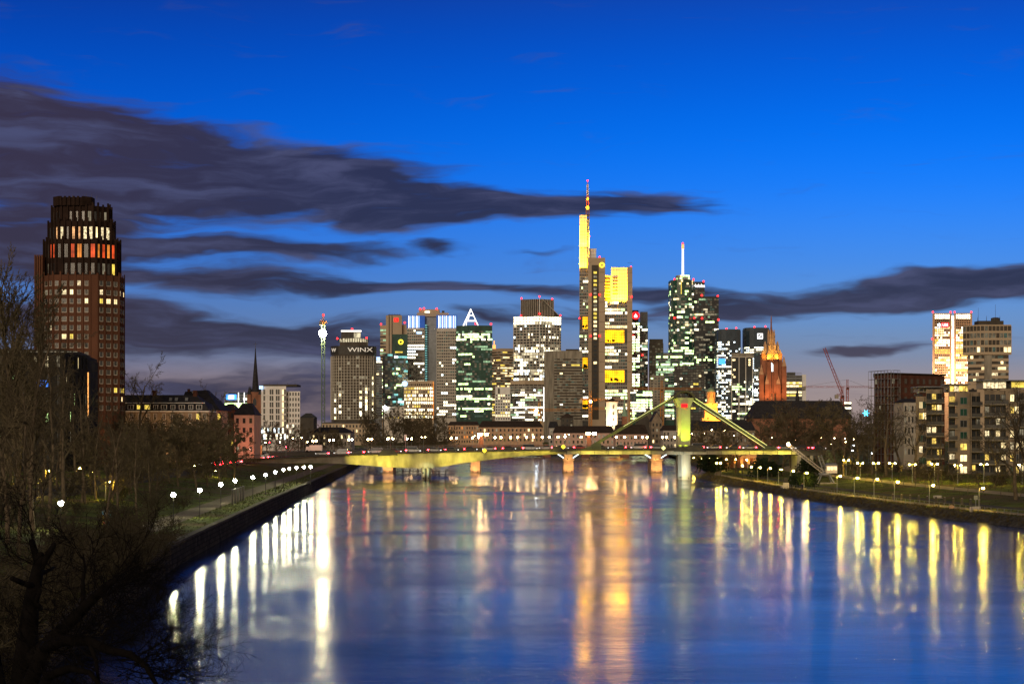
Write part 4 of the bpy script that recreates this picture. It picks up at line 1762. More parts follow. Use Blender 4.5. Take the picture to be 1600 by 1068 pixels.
b.lathe((cx_, Y + hw, 0), [(4.4 * k_, PZ(524, Y)), (2.2 * k_, PZ(518, Y)), (1.2 * k_, PZ(508, Y)), (.35, PZ(496, Y)), (.12, PZ(492, Y))], 'stone_red', 8)
b.build('spire', c)
for i in range(8):
    a = radians(22.5 + 45 * i)
    for (rr, p0, p1, w_) in ((14, 613, 547, 1.3), (10.5, 559, 534, .8), (5, 536, 516, .5)):
        b = MB()
        x, y = cx_ + cos(a) * rr * k_, Y + hw + sin(a) * rr * k_
        b.box((x - w_, y - w_, PZ(p0, Y)), (x + w_, y + w_, PZ(p1 + 5, Y)), 'stone_red' if rr > 11 else 'sandstone')
        b.lathe((x, y, 0), [(w_ * 1.2, PZ(p1 + 5, Y)), (.1, PZ(p1 - 2, Y))], 'sandstone', 4)
        b.build('pinnacle', c)
for i in (4, 5, 6, 7):
    a = radians(45 * i)
    for o in (-.28, .28):
        aa = a + o
        b = MB()
        x, y = cx_ + cos(aa) * 12.6 * k_, Y + hw + sin(aa) * 12.6 * k_
        b.box((x - .45, y - .25, PZ(604, Y)), (x + .45, y + .25, PZ(566, Y)), 'glass_brown')
        b.build('lancet_recess', c)
for px in (1196, 1201, 1206, 1211, 1216.5):
    b = MB()
    b.box((PX(px, Y) - .4, Y - .12, PZ(626, Y)), (PX(px, Y) + .4, Y + .3, PZ(614.5, Y)), 'glass_brown')
    b.build('lancet_recess', c)
for (sx, h_) in ((-1.25, 575), (1.28, 562), (-.62, 590), (.62, 590)):
    b = MB()
    x = cx_ + sx * hw
    b.box((x - 1.4, Y - 1.6, 8), (x + 1.4, Y + 1.5, PZ(h_ + 10, Y)), 'stone_red')
    b.lathe((x, Y - .1, 0), [(1.9, PZ(h_ + 10, Y)), (.1, PZ(h_ - 6, Y))], 'sandstone', 4)
    b.build('buttress', c)
for (px, p0, p1, w_, m) in ((1203.6, 606, 572, 1.0, 'glass'), (1212, 606, 572, 1.0, 'lit_orange'), (1198, 608, 585, .8, 'glass'), (1216.5, 608, 585, .8, 'glass'), (1205.5, 580, 566, 1.1, 'strip_cold')):
    b = MB()
    x = PX(px, Y)
    fy = Y + hw - 12.4 * k_ - .15 if p1 < 600 else Y - .1
    if abs(px - 1207) > 7:
        fy = Y + hw - 9.0 * k_
    pts = [(x - w_, fy, PZ(p0, Y)), (x + w_, fy, PZ(p0, Y)), (x + w_, fy, PZ(p1 + 3, Y)), (x, fy, PZ(p1, Y)), (x - w_, fy, PZ(p1 + 3, Y))]
    b.poly(pts, m)
    b.build('lancet_window', c)
for (px, dy_, py, pw, tz) in ((1196, -9, 622, 3000, 590), (1207, -12, 622, 3600, 585), (1219, -9, 622, 3000, 590), (1199, -2, 561, 6000, 545), (1215, -2, 561, 6000, 545), (1207, -4, 561, 6000, 540)):
    b = MB()
    z_ = PZ(py, Y)
    b.box((PX(px, Y) - .5, Y + dy_ - .5, z_ - 1), (PX(px, Y) + .5, Y + dy_ + .5, z_ - .2), 'steel_dark')
    fx = b.build('floodlight', c)
    lamp_light(fx, (PX(px, Y), Y + dy_, z_ + .3), pw, (1, .34, .09) if py > 600 else (1, .58, .06), (PX(px, Y), Y + hw * .6, PZ(tz, Y)), 130, .5)

# long dark church roof in front of it
Y = 1010
r_ = thing('church_nave', 'long steep dark church roof beneath the orange cathedral spire', 'church', (PX(1240, Y), Y, 6))
b = MB()
b.box((PX(1176, Y), Y, 6), (PX(1330, Y), Y + 28, PZ(652, Y)), 'stone_red')
b.build('walls', r_)
b = MB()
x0, x1 = PX(1172, Y), PX(1333, Y)
zl, zr = PZ(653, Y), PZ(625, Y)
b.hexa([(x0, Y - 1, zl), (x1, Y - 1, zl), (x1, Y + 29, zl), (x0, Y + 29, zl), (PX(1186, Y), Y + 13, zr), (PX(1318, Y), Y + 13, zr), (PX(1318, Y), Y + 15, zr), (PX(1186, Y), Y + 15, zr)], 'slate')
b.build('roof', r_)
b = MB()
b.lathe((PX(1252, Y), Y + 14, 0), [(1.2, PZ(626, Y)), (.9, PZ(618, Y)), (.08, PZ(603, Y))], 'slate', 8)
b.build('ridge_turret', r_)

# --- orange-lit cupola tower
Y = 1100
c = thing('cupola_tower', 'orange floodlit church tower with columned lantern and small dome', 'church tower', (PX(1112, Y), Y, 7))
cx_ = PX(1112, Y)
k_ = Y / F
b = MB()
b.box((PX(1097, Y), Y, 7), (PX(1130, Y), Y + 12, PZ(653, Y)), 'sandstone')
b.box((PX(1101, Y), Y - .6, 7), (PX(1121, Y), Y + 9, PZ(631, Y)), 'sandstone')
b.box((PX(1100, Y), Y - 1.0, PZ(632, Y)), (PX(1122, Y), Y + 9.4, PZ(630, Y)), 'sandstone')
b.build('tower_base', c)
b = MB()
b.lathe((cx_, Y + 4, 0), [(6.8 * k_, PZ(630, Y)), (6.8 * k_, PZ(622, Y)), (7.3 * k_, PZ(622, Y)), (7.3 * k_, PZ(621, Y)), (4.6 * k_, PZ(621, Y)), (4.6 * k_, PZ(613, Y)), (7 * k_, PZ(613, Y)), (7 * k_, PZ(612, Y))], 'sandstone', 16)
b.build('drum', c)
for i in range(10):
    a = 2 * pi * i / 10
    b = MB()
    b.tube((cx_ + cos(a) * 6.2 * k_, Y + 4 + sin(a) * 6.2 * k_, PZ(621, Y)), (cx_ + cos(a) * 6.2 * k_, Y + 4 + sin(a) * 6.2 * k_, PZ(613, Y)), .42, .36, 'sandstone', 8)
    b.build('column', c)
b = MB()
b.lathe((cx_, Y + 4, 0), [(6.6 * k_, PZ(612, Y)), (6.0 * k_, PZ(609, Y)), (3.8 * k_, PZ(606, Y)), (.6 * k_, PZ(604.6, Y)), (.1, PZ(602, Y))], 'green_verdigris', 16)
b.build('dome', c)
b = MB()
b.lathe((cx_, Y + 4, 0), [(4.4 * k_, PZ(620.8, Y)), (4.4 * k_, PZ(613.2, Y))], 'lit_orange', 12)
b.build('lantern_room', c)
for px in (1106, 1116):
    b = MB()
    b.box((PX(px, Y) - .7, Y - .62, PZ(650, Y)), (PX(px, Y) + .7, Y - .8, PZ(638, Y)), 'lit_yellow')
    b.build('window', c)
for (px, dy_, py, tz) in ((1104, -7, 652, 640), (1118, -7, 652, 640), (1112, -6, 630, 618), (1127, -6, 657, 648)):
    b = MB()
    b.box((PX(px, Y) - .4, Y + dy_ - .4, PZ(py, Y) - 1), (PX(px, Y) + .4, Y + dy_ + .4, PZ(py, Y) - .2), 'steel_dark')
    fx = b.build('floodlight', c)
    lamp_light(fx, (PX(px, Y), Y + dy_, PZ(py, Y) + .3), 9000, (1, .42, .03), (PX(px, Y), Y + 3, PZ(tz, Y)), 130, .4)

# --- white-lit square tower
Y = 1090
c = thing('square_tower', 'brightly floodlit white square tower with low brown pyramid roof', 'tower', (PX(956, Y), Y, 7))
b = MB()
b.prism(corner(947, 953, 964.5, Y, 2.5, 3.5), 7, PZ(628, Y), 'stone_pale')
b.build('shaft', c)
b = MB()
cp_ = corner(946, 953, 966, Y - .4, 2.8, 4)
mid = (sum(p[0] for p in cp_) / 4, sum(p[1] for p in cp_) / 4)
b.prism(cp_, PZ(628, Y), PZ(627, Y), 'sandstone')
b.prism(cp_, PZ(627, Y), PZ(621.5, Y), 'roof_brown', top=[(mid[0] + (p[0] - mid[0]) * .05, mid[1] + (p[1] - mid[1]) * .05) for p in cp_])
b.tube((mid[0], mid[1], PZ(622, Y)), (mid[0], mid[1], PZ(617.5, Y)), .15, .05, 'steel_dark', 4)
b.build('roof', c)
for py in (636, 646, 655):
    b = MB()
    x = PX(958.5, Y)
    b.box((x - .5, Y + 1.05, PZ(py + 2, Y)), (x + .5, Y + 1.6, PZ(py - 2, Y)), 'glass_brown')
    b.build('window', c)
for (px, dy_, tz) in ((950, -9, 645), (960, -8, 642), (956, -10, 635)):
    b = MB()
    b.box((PX(px, Y) - .4, Y + dy_ - .4, PZ(664, Y) - 1), (PX(px, Y) + .4, Y + dy_ + .4, PZ(664, Y) - .2), 'steel_dark')
    fx = b.build('floodlight', c)
    lamp_light(fx, (PX(px, Y), Y + dy_, PZ(664, Y) + .3), 19000, (1, .80, .50), (PX(956, Y), Y + 2, PZ(tz, Y)), 110, .4)

# small dark roof tower and gabled houses on the old-town shore
def hip_house(name, label, cat, px0, px1, pe, pr, Y, d, wall, roof, zb=6, win=0, rid=.3, wm='lit_warm', gable=False):
    t = thing(name, label, cat, (PX((px0 + px1) / 2, Y), Y, zb))
    x0, x1 = PX(px0, Y), PX(px1, Y)
    b = MB()
    b.box((x0, Y, zb), (x1, Y + d, PZ(pe, Y)), wall)
    b.build('walls', t)
    b = MB()
    ze, zr = PZ(pe, Y) + .02, PZ(pr, Y)
    w_ = (x1 - x0)
    o = .4
    if gable:
        xm = (x0 + x1) / 2
        b.hexa([(x0 - o, Y - .01, ze), (x1 + o, Y - .01, ze), (x1 + o, Y + d, ze), (x0 - o, Y + d, ze), (xm - .05, Y - .01, zr), (xm + .05, Y - .01, zr), (xm + .05, Y + d, zr), (xm - .05, Y + d, zr)], roof)
        b.build('roof', t)
        b = MB()
        b.poly([(x0, Y - .03, ze), (x1, Y - .03, ze), (xm, Y - .03, zr - .5)], wall)
        b.build('gable', t)
    else:
        b.hexa([(x0 - o, Y - o, ze), (x1 + o, Y - o, ze), (x1 + o, Y + d + o, ze), (x0 - o, Y + d + o, ze), (x0 + w_ * rid, Y + d * .45, zr), (x1 - w_ * rid, Y + d * .45, zr), (x1 - w_ * rid, Y + d * .55, zr), (x0 + w_ * rid, Y + d * .55, zr)], roof)
        b.build('roof', t)
    rg = random.Random(int(px0 * 7 + Y))
    sp_ = []
    if win:
        H = PZ(pe, Y) - zb
        nf = max(1, int(H / 3.4))
        for f_ in range(nf):
            for k in range(win):
                x = x0 + w_ * (k + .28) / win
                sp_.append((x, Y, zb + H - (f_ + 1) * 3.2 + .4, w_ / win * .42, 1.7, rg.choice((wm, 'glass', 'glass', 'lit_dim', 'glass')) if rg.random() < .55 else 'glass'))
    win_parts(t, sp_[:60], frame=None)
    return t


hip_house('low_house', 'low long dark-roofed building with amber-lit eaves left of the old-town shore', 'building', 700, 748, 664, 658, 1300, 24, 'sandstone', 'roof_brown', 7, 12, .06, 'lit_orange')
hip_house('museum_building', 'wide dark-roofed building with warm lit walls behind the bridge lamps', 'building', 748, 848, 667, 657, 1200, 30, 'sandstone', 'roof_brown', 7, 16, .05, 'lit_warm')
hip_house('roof_tower', 'short dark pavilion-roofed tower below the dark banded block', 'tower', 877, 896, 652, 645, 1180, 9, 'concrete_dark', 'roof_brown', 7, 3, .45)
hip_house('steep_roof_house', 'narrow house with very steep dark roof above the bridge lamps', 'house', 858, 872, 668, 658, 1100, 12, 'stone_grey', 'slate', 7, 2, .1)
hip_house('long_roof_hall', 'long hall with plain dark brown roof along the far shore', 'building', 866, 960, 676, 665, 1050, 26, 'pink_plaster', 'roof_brown', 6.5, 14, .03, 'lit_dim')
hip_house('riverside_houses', 'pinkish riverside house row under one dark roof left of the pylon', 'house', 962, 1012, 678, 663, 1020, 22, 'pink_plaster', 'roof_brown', 6.5, 9, .05, 'lit_dim')
hip_house('gabled_house', 'pale house with pointed gable left of the bridge pylon', 'house', 1018, 1035, 658, 642, 1060, 16, 'cream', 'slate', 6.5, 3, gable=True)
hip_house('dark_gable_house', 'dark house with a steep slate gable beside the pale gabled house', 'house', 996, 1016, 660, 642, 1085, 16, 'concrete_dark', 'slate', 6.5, 0, gable=True)
hip_house('pylon_side_house', 'long low grey house row directly right of the bridge pylon', 'house', 1036, 1100, 672, 664, 1000, 18, 'stone_grey', 'roof_brown', 6.5, 12, .04)
hip_house('cream_house', 'pale long house behind the bushes right of the pylon', 'house', 1082, 1180, 672, 657, 960, 18, 'cream', 'slate', 6.5, 16, .04, 'lit_dim')
hip_house('beige_office', 'low beige office with a few warm windows below the round grid tower', 'office block', 503, 586, 661, 659, 1250, 24, 'stone_tan', 'concrete_dark', 7, 16, .02)
hip_house('grey_roof_house', 'grey house with broad hipped slate roof left of the dense trees', 'house', 482, 548, 676, 667, 900, 22, 'stone_grey', 'slate', 7, 12, .2)
hip_house('small_hall', 'small dark curved-roof hall right of the white gridded office', 'building', 469, 490, 652, 645, 1150, 20, 'concrete_dark', 'slate', 7, 0, .3)
# thin dark church spires among the roofs
for (px, pt, pb_, Y, lab) in ((976, 622, 664, 1120, 'thin dark twin-stepped church spire left of the pylon stay'), (1014, 625, 660, 1130, 'thin dark spire between gabled house and pylon stay')):
    t = thing('church_spire', lab, 'church', (PX(px, Y), Y, 7))
    b = MB()
    w_ = 4.2 * Y / F
    b.box((PX(px, Y) - w_, Y, 7), (PX(px, Y) + w_, Y + 2 * w_, PZ(pb_ - 14, Y)), 'stone_red' if px < 1000 else 'concrete_dark')
    b.build('shaft', t)
    b = MB()
    b.lathe((PX(px, Y), Y + w_, 0), [(w_ * 1.3, PZ(pb_ - 14, Y)), (w_ * .35, PZ(pt + 12, Y)), (.1, PZ(pt - 6, Y))], 'green_verdigris' if px < 1000 else 'slate', 8)
    b.build('spire', t)

# --- dark Gothic church spire on the left
Y = 900
k_ = Y / F
t = thing('gothic_church', 'tall dark pointed church spire beside the white gridded office', 'church', (PX(398, Y), Y, 7))
cx_ = PX(398, Y)
b = MB()
b.box((cx_ - 8 * k_, Y, 7), (cx_ + 8 * k_, Y + 16 * k_, PZ(612, Y)), 'stone_red')
b.build('tower_shaft', t)
b = MB()
b.lathe((cx_, Y + 8 * k_, 0), [(8 * k_, PZ(612, Y)), (5.2 * k_, PZ(606, Y)), (4.6 * k_, PZ(596, Y)), (2.4 * k_, PZ(570, Y)), (.9 * k_, PZ(550, Y)), (.2, PZ(544, Y))], 'slate', 8)
b.build('spire', t)
b = MB()
b.tube((cx_, Y + 8 * k_, PZ(546, Y)), (cx_, Y + 8 * k_, PZ(533, Y)), .16, .06, 'steel_dark', 4)
b.tube((cx_ - 1, Y + 8 * k_, PZ(537, Y)), (cx_ + 1, Y + 8 * k_, PZ(537, Y)), .1, .1, 'steel_dark', 4)
b.build('finial', t)
for (sx, sy) in ((-1, 0), (1, 0), (-1, 1), (1, 1)):
    b = MB()
    b.box((cx_ + sx * 8.6 * k_ - .9, Y + sy * 16 * k_ - .9, 7), (cx_ + sx * 8.6 * k_ + .9, Y + sy * 16 * k_ + .9, PZ(616, Y)), 'stone_red')
    b.lathe((cx_ + sx * 8.6 * k_, Y + sy * 16 * k_, 0), [(1.3, PZ(616, Y)), (.1, PZ(603, Y))], 'slate', 4)
    b.build('pinnacle', t)
for py in (625, 645):
    b = MB()
    b.poly([(cx_ - 2.6 * k_, Y - .1, PZ(py + 8, Y)), (cx_ + 2.6 * k_, Y - .1, PZ(py + 8, Y)), (cx_ + 2.6 * k_, Y - .1, PZ(py, Y)), (cx_, Y - .1, PZ(py - 4, Y)), (cx_ - 2.6 * k_, Y - .1, PZ(py, Y))], 'glass')
    b.build('lancet_window', t)

# --- white gridded office with lit stair
Y = 850
t = Tower('gridded_office', 'white gridded office with a lit stair strip and blue rooftop sign', 'office block', 440, Y, 7, seed=31)
po = flat(408, 447, Y, 20)
pr_ = flat(447, 469, Y + 3, 18)
t.body(po, 603, 'white_paint')
t.body(pr_, 611, 'white_paint', part='right_wing')


def fnO(ft, e, b_, nb, r):
    if 11 <= b_ <= 12:
        return 'lit_warm'
    return None


t.grid(po, PZ(688, Y), PZ(608, Y), 8, 1.0, 'glass_grey', .05, COOL, 'white_paint', 0, 1, .2, .22, run=2, mode='win', wf=.8, fn=lambda ft, e, b_, nb, r: (0 if b_ in (3, 6, 9) else ('lit_warm' if b_ == 10 else ('glass_grey' if b_ > 2 and b_ < 9 else ('glass_grey' if b_ % 2 else 0)))) if ft < 6 else r.choice(('lit_cool', 'glass_grey', 'lit_white', 'glass_grey')))
t.grid(pr_, PZ(688, Y + 3), PZ(613, Y + 3), 9, 1.25, 'glass_grey', .0, COOL, 'white_paint', 0, 1, .42, .3, mode='win', wf=.5, fn=lambda ft, e, b_, nb, r: 'lit_white' if ft > 5 and r.random() < .5 else None)
b = MB()
b.box((PX(410, Y), Y + 2, PZ(603, Y)), (PX(463, Y), Y + 18, PZ(600, Y)), 'concrete_dark')
for px in (418, 430, 446, 458):
    b.tube((PX(px, Y), Y + 8, PZ(600, Y)), (PX(px, Y), Y + 8, PZ(597, Y)), .12, .08, 'steel_dark', 4)
b.build('roof_plant', t.T)
b = MB()
b.box((PX(405.5, Y), Y - .3, PZ(607.5, Y)), (PX(411, Y), Y - 1, PZ(602.5, Y)), 'strip_blue')
b.build('sign_panel', t.T)
t.done()

# --- glass block with oval blue sign
Y = 1000
t = Tower('blue_sign_block', 'dark glass block with glowing oval blue-white sign behind the church spire', 'office block', 372, Y, 7, seed=32)
po = flat(351, 392, Y, 20)
t.body(po, 613, 'glass_blue')
t.grid(po, PZ(660, Y), PZ(614, Y), 12, 2.2, 'glass_blue', .2, GREEN, 'steel_grey', .2, 3, .25, .3, fn=lambda ft, e, b_, nb, r: 'lit_green' if ft in (4, 5) and r.random() < .8 else None)
for px in (372.4, 381.5):
    b = MB()
    b.box((PX(px, Y), Y - .4, PZ(640, Y)), (PX(px + .9, Y), Y - .8, PZ(613, Y)), 'strip_white')
    b.build('light_strip', t.T)
b = MB()
b.tube((PX(357, Y), Y - .8, PZ(620, Y)), (PX(366, Y), Y - .8, PZ(620, Y)), 1.1, 1.1, 'strip_cold', 12)
b.box((PX(353.5, Y), Y - .3, PZ(624, Y)), (PX(369.5, Y), Y - .6, PZ(616, Y)), 'sign_blue')
b.build('sign_panel', t.T)
t.done()

# --- tower crane with the big floodlight (green mast)
def tower_crane(name, label, px, ptop, pbase, Y, jib, m, zb=7, w=2.0, cj=8, mat_mast=None, jd=(1, 0), luff=None, lamp=None):
    t = thing(name, label, 'crane', (PX(px, Y), Y, zb))
    x, zt = PX(px, Y), PZ(ptop, Y)
    b = MB()
    b.lattice((x, Y, zb), (x, Y, zt), w, int((zt - zb) / w / 1.2), .22 * w / 2, mat_mast or m)
    b.build('mast', t)
    b = MB()
    jd = Vector((jd[0], jd[1], 0)).normalized()
    top = Vector((x, Y, zt))
    if luff:
        tip = top + Vector((luff[0], 0, luff[1]))
        b.lattice(top + Vector((0, 0, 1.5)), tip, w * .8, 14, .14 * w / 2, m)
    else:
        b.lattice(top + jd * 1 + Vector((0, 0, 1)), top + jd * jib + Vector((0, 0, 1)), w * .7, max(6, int(jib / w)), .13 * w / 2, m)
    b.build('jib', t)
    b = MB()
    b.lattice(top - jd * 1 + Vector((0, 0, 1)), top - jd * cj + Vector((0, 0, 1)), w * .7, 4, .13 * w / 2, m)
    b.build('counter_jib', t)
    b = MB()
    e = top - jd * cj
    b.box((e.x - 1.2, e.y - 1.2, zt - 1.5), (e.x + 1.2, e.y + 1.2, zt + 1.2), 'concrete')
    b.build('counterweight', t)
    b = MB()
    b.box((x - 1, Y - 2.6, zt - 1.6), (x + 1, Y - 1.2, zt + .8), m)
    b.box((x - .8, Y - 2.7, zt - .8), (x + .8, Y - 2.6, zt + .5), 'glass')
    b.build('cab', t)
    b = MB()
    b.lattice((x, Y, zt), (x, Y, zt + 7), 1.2, 4, .12, m)
    if not luff:
        b.tube((x, Y, zt + 7), tuple(top + jd * jib * .7 + Vector((0, 0, 1.6))), .08, .08, 'steel_dark', 3)
        b.tube((x, Y, zt + 7), tuple(top - jd * cj * .9 + Vector((0, 0, 1.6))), .08, .08, 'steel_dark', 3)
    else:
        b.tube((x, Y, zt + 7), tuple(tip), .08, .08, 'steel_dark', 3)
    b.build('apex', t)
    return t


Y = 1300
t = tower_crane('tower_crane', 'slender green-lit crane mast with dazzling white floodlight near its top', 505, 505, 660, Y, 6, 'crane_orange', w=2.2, cj=5, mat_mast='mast_green', jd=(.2, 1))
b = MB()
b.ball((PX(505, Y), Y - 3.9, PZ(521, Y)), 2.7, 'lamp_flood', 12, 8)
b.build('floodlight', t)
b = MB()
b.tube((PX(505, Y), Y, PZ(523, Y)), (PX(505, Y), Y - 3, PZ(523, Y)), .25, .25, 'steel_dark', 5)
b.box((PX(505, Y) - 1.4, Y - 1.6, PZ(526, Y)), (PX(505, Y) + 1.4, Y + 1.4, PZ(524.5, Y)), 'steel_grey')
b.build('light_bracket', t)
b = MB()
b.ball((PX(505.5, Y), Y, PZ(492, Y)), .8, 'beacon_red', 8, 4)
b.tube((PX(505.5, Y), Y, PZ(499, Y)), (PX(505.5, Y), Y, PZ(492.6, Y)), .12, .1, 'crane_orange', 4)
b.build('warning_light', t)
t = tower_crane('tower_crane', 'orange tower crane whose long jib spans the dark banded block', 843, 642, 665, 1300, 29, 'crane_orange', cj=9)
b = MB()
b.ball((PX(838, 1300), 1297, PZ(641, 1300)), 1.0, 'lamp_cold', 8, 5)
b.build('flood_lamp', t)
t = tower_crane('tower_crane', 'orange tower crane with a lamp at the foot of the tallest tower', 922.5, 626, 664, 1320, 24, 'crane_orange', cj=7)
b = MB()
b.ball((PX(922.5, 1320), 1316, PZ(627, 1320)), .8, 'lamp_amber', 8, 5)
b.build('flood_lamp', t)
tower_crane('tower_crane', 'orange tower crane rising just left of the bridge pylon', 1034, 609, 664, 1340, 30, 'crane_orange', cj=22, jd=(1, .1))
tower_crane('tower_crane', 'low orange tower crane jib right of the floodlit white tower', 985, 640, 665, 1280, 26, 'crane_orange', cj=12, jd=(-1, .05))
tower_crane('luffing_crane', 'dark red luffing crane with raised jib against the pink horizon', 1316, 619, 660, 1300, 30, 'crane_red', luff=(-12.8, 34.5), cj=4)
tower_crane('tower_crane', 'faint red tower crane with long level jib right of the church roof', 1324, 606, 660, 1500, 20, 'crane_red', w=1.6, cj=36)

# ------------------------------------------------------------------ left bank buildings
# stepped brown brick tower
Y = 520
t = Tower('brick_tower', 'tall stepped dark brick tower with red and white glowing upper windows', 'tower', 122, Y, 6, seed=41)
T_ = t.T
tiers = [(55.5, 180, 640, 429, 17, .22), (63, 175, 429, 373, 15, .22), (71, 168, 373, 343, 13, .22), (77, 164, 343, 318, 11.5, .22)]
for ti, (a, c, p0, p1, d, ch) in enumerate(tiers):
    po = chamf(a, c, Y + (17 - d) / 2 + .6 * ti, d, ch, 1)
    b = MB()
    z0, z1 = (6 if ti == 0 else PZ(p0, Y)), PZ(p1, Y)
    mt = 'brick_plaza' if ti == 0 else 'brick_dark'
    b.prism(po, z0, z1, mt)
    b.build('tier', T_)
    # ribs rising above the parapet
    b = MB()
    for (p, u, n, Ln) in edges(po, -.2):
        nb = max(1, round(Ln / (2.3 if ti == 0 else 1.8)))
        for k in range(nb + 1):
            q = p + u * (Ln * k / nb - .22)
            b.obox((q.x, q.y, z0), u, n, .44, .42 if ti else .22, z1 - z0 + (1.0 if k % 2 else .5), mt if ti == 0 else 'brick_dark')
    b.build('ribs', T_)
    rng_ = random.Random(90 + ti)
    es = edges(po, .1)
    if ti == 0:
        H = 13.9 / F * Y
        for ei, (p, u, n, Ln) in enumerate(es):
            nb = max(1, round(Ln / 2.3))
            for f_ in range(15):
                zz = PZ(445.5, Y) - f_ * H
                for k in range(nb):
                    if (k + ei) % 7 == 6:
                        continue
                    bw = Ln / nb
                    wd = bw * (.62 if k % 4 == 1 else .45)
                    q = p + u * (bw * (k + .5) - wd / 2)
                    pr = .30 if f_ in (1, 2, 6) else (.25 if f_ in (12, 13) else .03)
                    m = rng_.choice(('lit_room', 'lit_yellow', 'lit_warm')) if rng_.random() < pr else rng_.choice(('glass', 'glass_grey', 'glass_brown'))
                    if f_ == 1 and ei == 0:
                        m = 'lit_dim'
                    t.wins.append(([(q.x + n.x * .03, q.y + n.y * .03, zz), (q.x + u.x * wd + n.x * .03, q.y + u.y * wd + n.y * .03, zz), (q.x + u.x * wd + n.x * .03, q.y + u.y * wd + n.y * .03, zz + H * .52), (q.x + n.x * .03, q.y + n.y * .03, zz + H * .52)], m, n))
                    t.frame.obox((q.x - .06, q.y, zz - .16), u, n, wd + .12, .10, .16, 'stone_pale')
                    for s_ in (0, 1):
                        qq = q + u * (s_ * wd - .05)
                        t.frame.obox((qq.x, qq.y, zz), u, n, .10, .09, H * .52, 'stone_pale')
    else:
        rows = {1: ((401, 380, ('lit_red', 'lit_red', 'lit_orange', 'lit_red', 'lit_orange', 'glass_grey')), (427, 410, ('glass', 'glass_grey', 'lit_dim', 'glass'))), 2: ((371, 352, ('lit_amber', 'lit_room', 'lit_amber', 'lit_warm', 'glass')),), 3: ((342, 327, ('glass', 'lit_dim', 'glass_brown', 'glass')),)}[ti]
        for ei, (p, u, n, Ln) in enumerate(es):
            nb = max(1, round(Ln / 1.8))
            bw = Ln / nb
            for (pa_, pb_, ms) in rows:
                for k in range(nb):
                    if k % 2 == 0 and rng_.random() < .25:
                        continue
                    wd = bw * rng_.choice((.34, .48, .6) if ti == 1 else (.28, .4, .5))
                    q = p + u * (bw * (k + .5) - wd / 2)
                    z0_, z1_ = PZ(pa_, Y), PZ(pb_, Y)
                    m = rng_.choice(ms)
                    if ti == 1 and pa_ > 420 and ei == 2 and k == nb - 1:
                        m = 'lit_yellow'
                    t.wins.insert(0, ([(q.x + n.x * .05, q.y + n.y * .05, z0_), (q.x + u.x * wd + n.x * .05, q.y + u.y * wd + n.y * .05, z0_), (q.x + u.x * wd + n.x * .05, q.y + u.y * wd + n.y * .05, z1_), (q.x + n.x * .05, q.y + n.y * .05, z1_)], m, n))
po = chamf(82, 139, Y + 4, 8, .2, 1)
b = MB()
b.prism(po, PZ(318, Y), PZ(305, Y), 'brick_dark')
for (p, u, n, Ln) in edges(po, -.5):
    for k in range(5):
        q = p + u * (Ln * k / 5)
        b.obox((q.x, q.y, PZ(318, Y)), u, n, .6, .4, PZ(303.5, Y) - PZ(318, Y), 'brick_dark')
b.build('crown', T_)
b = MB()
for px in (100, 118, 122, 131, 139):
    b.tube((PX(px, Y), Y + 10, PZ(305, Y)), (PX(px, Y), Y + 10, PZ(299 - (px % 3) * 2, Y)), .07, .05, 'steel_dark', 4)
b.build('antenna', T_)
po = chamf(53, 68, Y + 3, 10, .3, 1)
b = MB()
b.prism(po, 6, PZ(399, Y), 'brick_plaza')
for k in range(4):
    b.box((PX(54 + 3.6 * k, Y + 3), Y + 2.6, 6), (PX(54 + 3.6 * k, Y + 3) + .4, Y + 3.2, PZ(396.5, Y)), 'brick_plaza')
b.build('side_pier', T_)
t.done()
FL = lamp_light(T_, (PX(150, Y), Y - 9, 9), 2600, (1, .45, .18), (PX(150, Y), Y + 1, 26), 120, .4)

# grey block with a lit vertical strip in front of it
Y = 430
mat('dark_render', (.028, .026, .023), .9, .3, .3)
t = Tower('left_block', 'dark grey block behind bare trees with a warm vertical light strip', 'building', 70, Y, 6, seed=42)
po = ccw([(PX(-60, Y), Y), (PX(100, Y), Y), (PX(136, Y + 16), Y + 16), (PX(136, Y + 16) - 3, Y + 40), (PX(-60, Y) - 8, Y + 40)])
t.body(po, 551, 'dark_render')
b = MB()
b.prism(inset(po, 1.5), PZ(551, Y), PZ(545, Y), 'concrete_dark')
b.build('roof_storey', t.T)
t.grid(po, 7, PZ(556, Y), 6, 2.8, 'glass', .20, [('lit_room', 3), ('lit_green', 2), ('lit_dim', 3), ('lit_warm', 2)], 'dark_render', .3, 1, .4, .25, mode='win', wf=.28, run=1)
b = MB()
b.box((PX(135, Y + 15), Y + 15.6, PZ(650, Y)), (PX(135, Y + 15) + .35, Y + 15.9, PZ(578, Y)), 'sign_orange')
b.build('light_strip', t.T)
b = MB()
b.box((PX(57, Y), Y - .1, PZ(604, Y)), (PX(76, Y), Y - .35, PZ(594, Y)), 'lit_blue')
b.build('blue_lit_window', t.T)
b = MB()
for k in range(12):
    b.box((PX(14 + 9.5 * k, Y) - .5, Y - .6, PZ(549, Y)), (PX(14 + 9.5 * k, Y) + .5, Y - .8, PZ(550, Y)), 'lit_dim')
b.box((PX(-60, Y), Y - .55, PZ(551, Y)), (PX(100, Y), Y, PZ(549.5, Y)), 'steel_dark')
b.build('eaves_lights', t.T)
t.done()

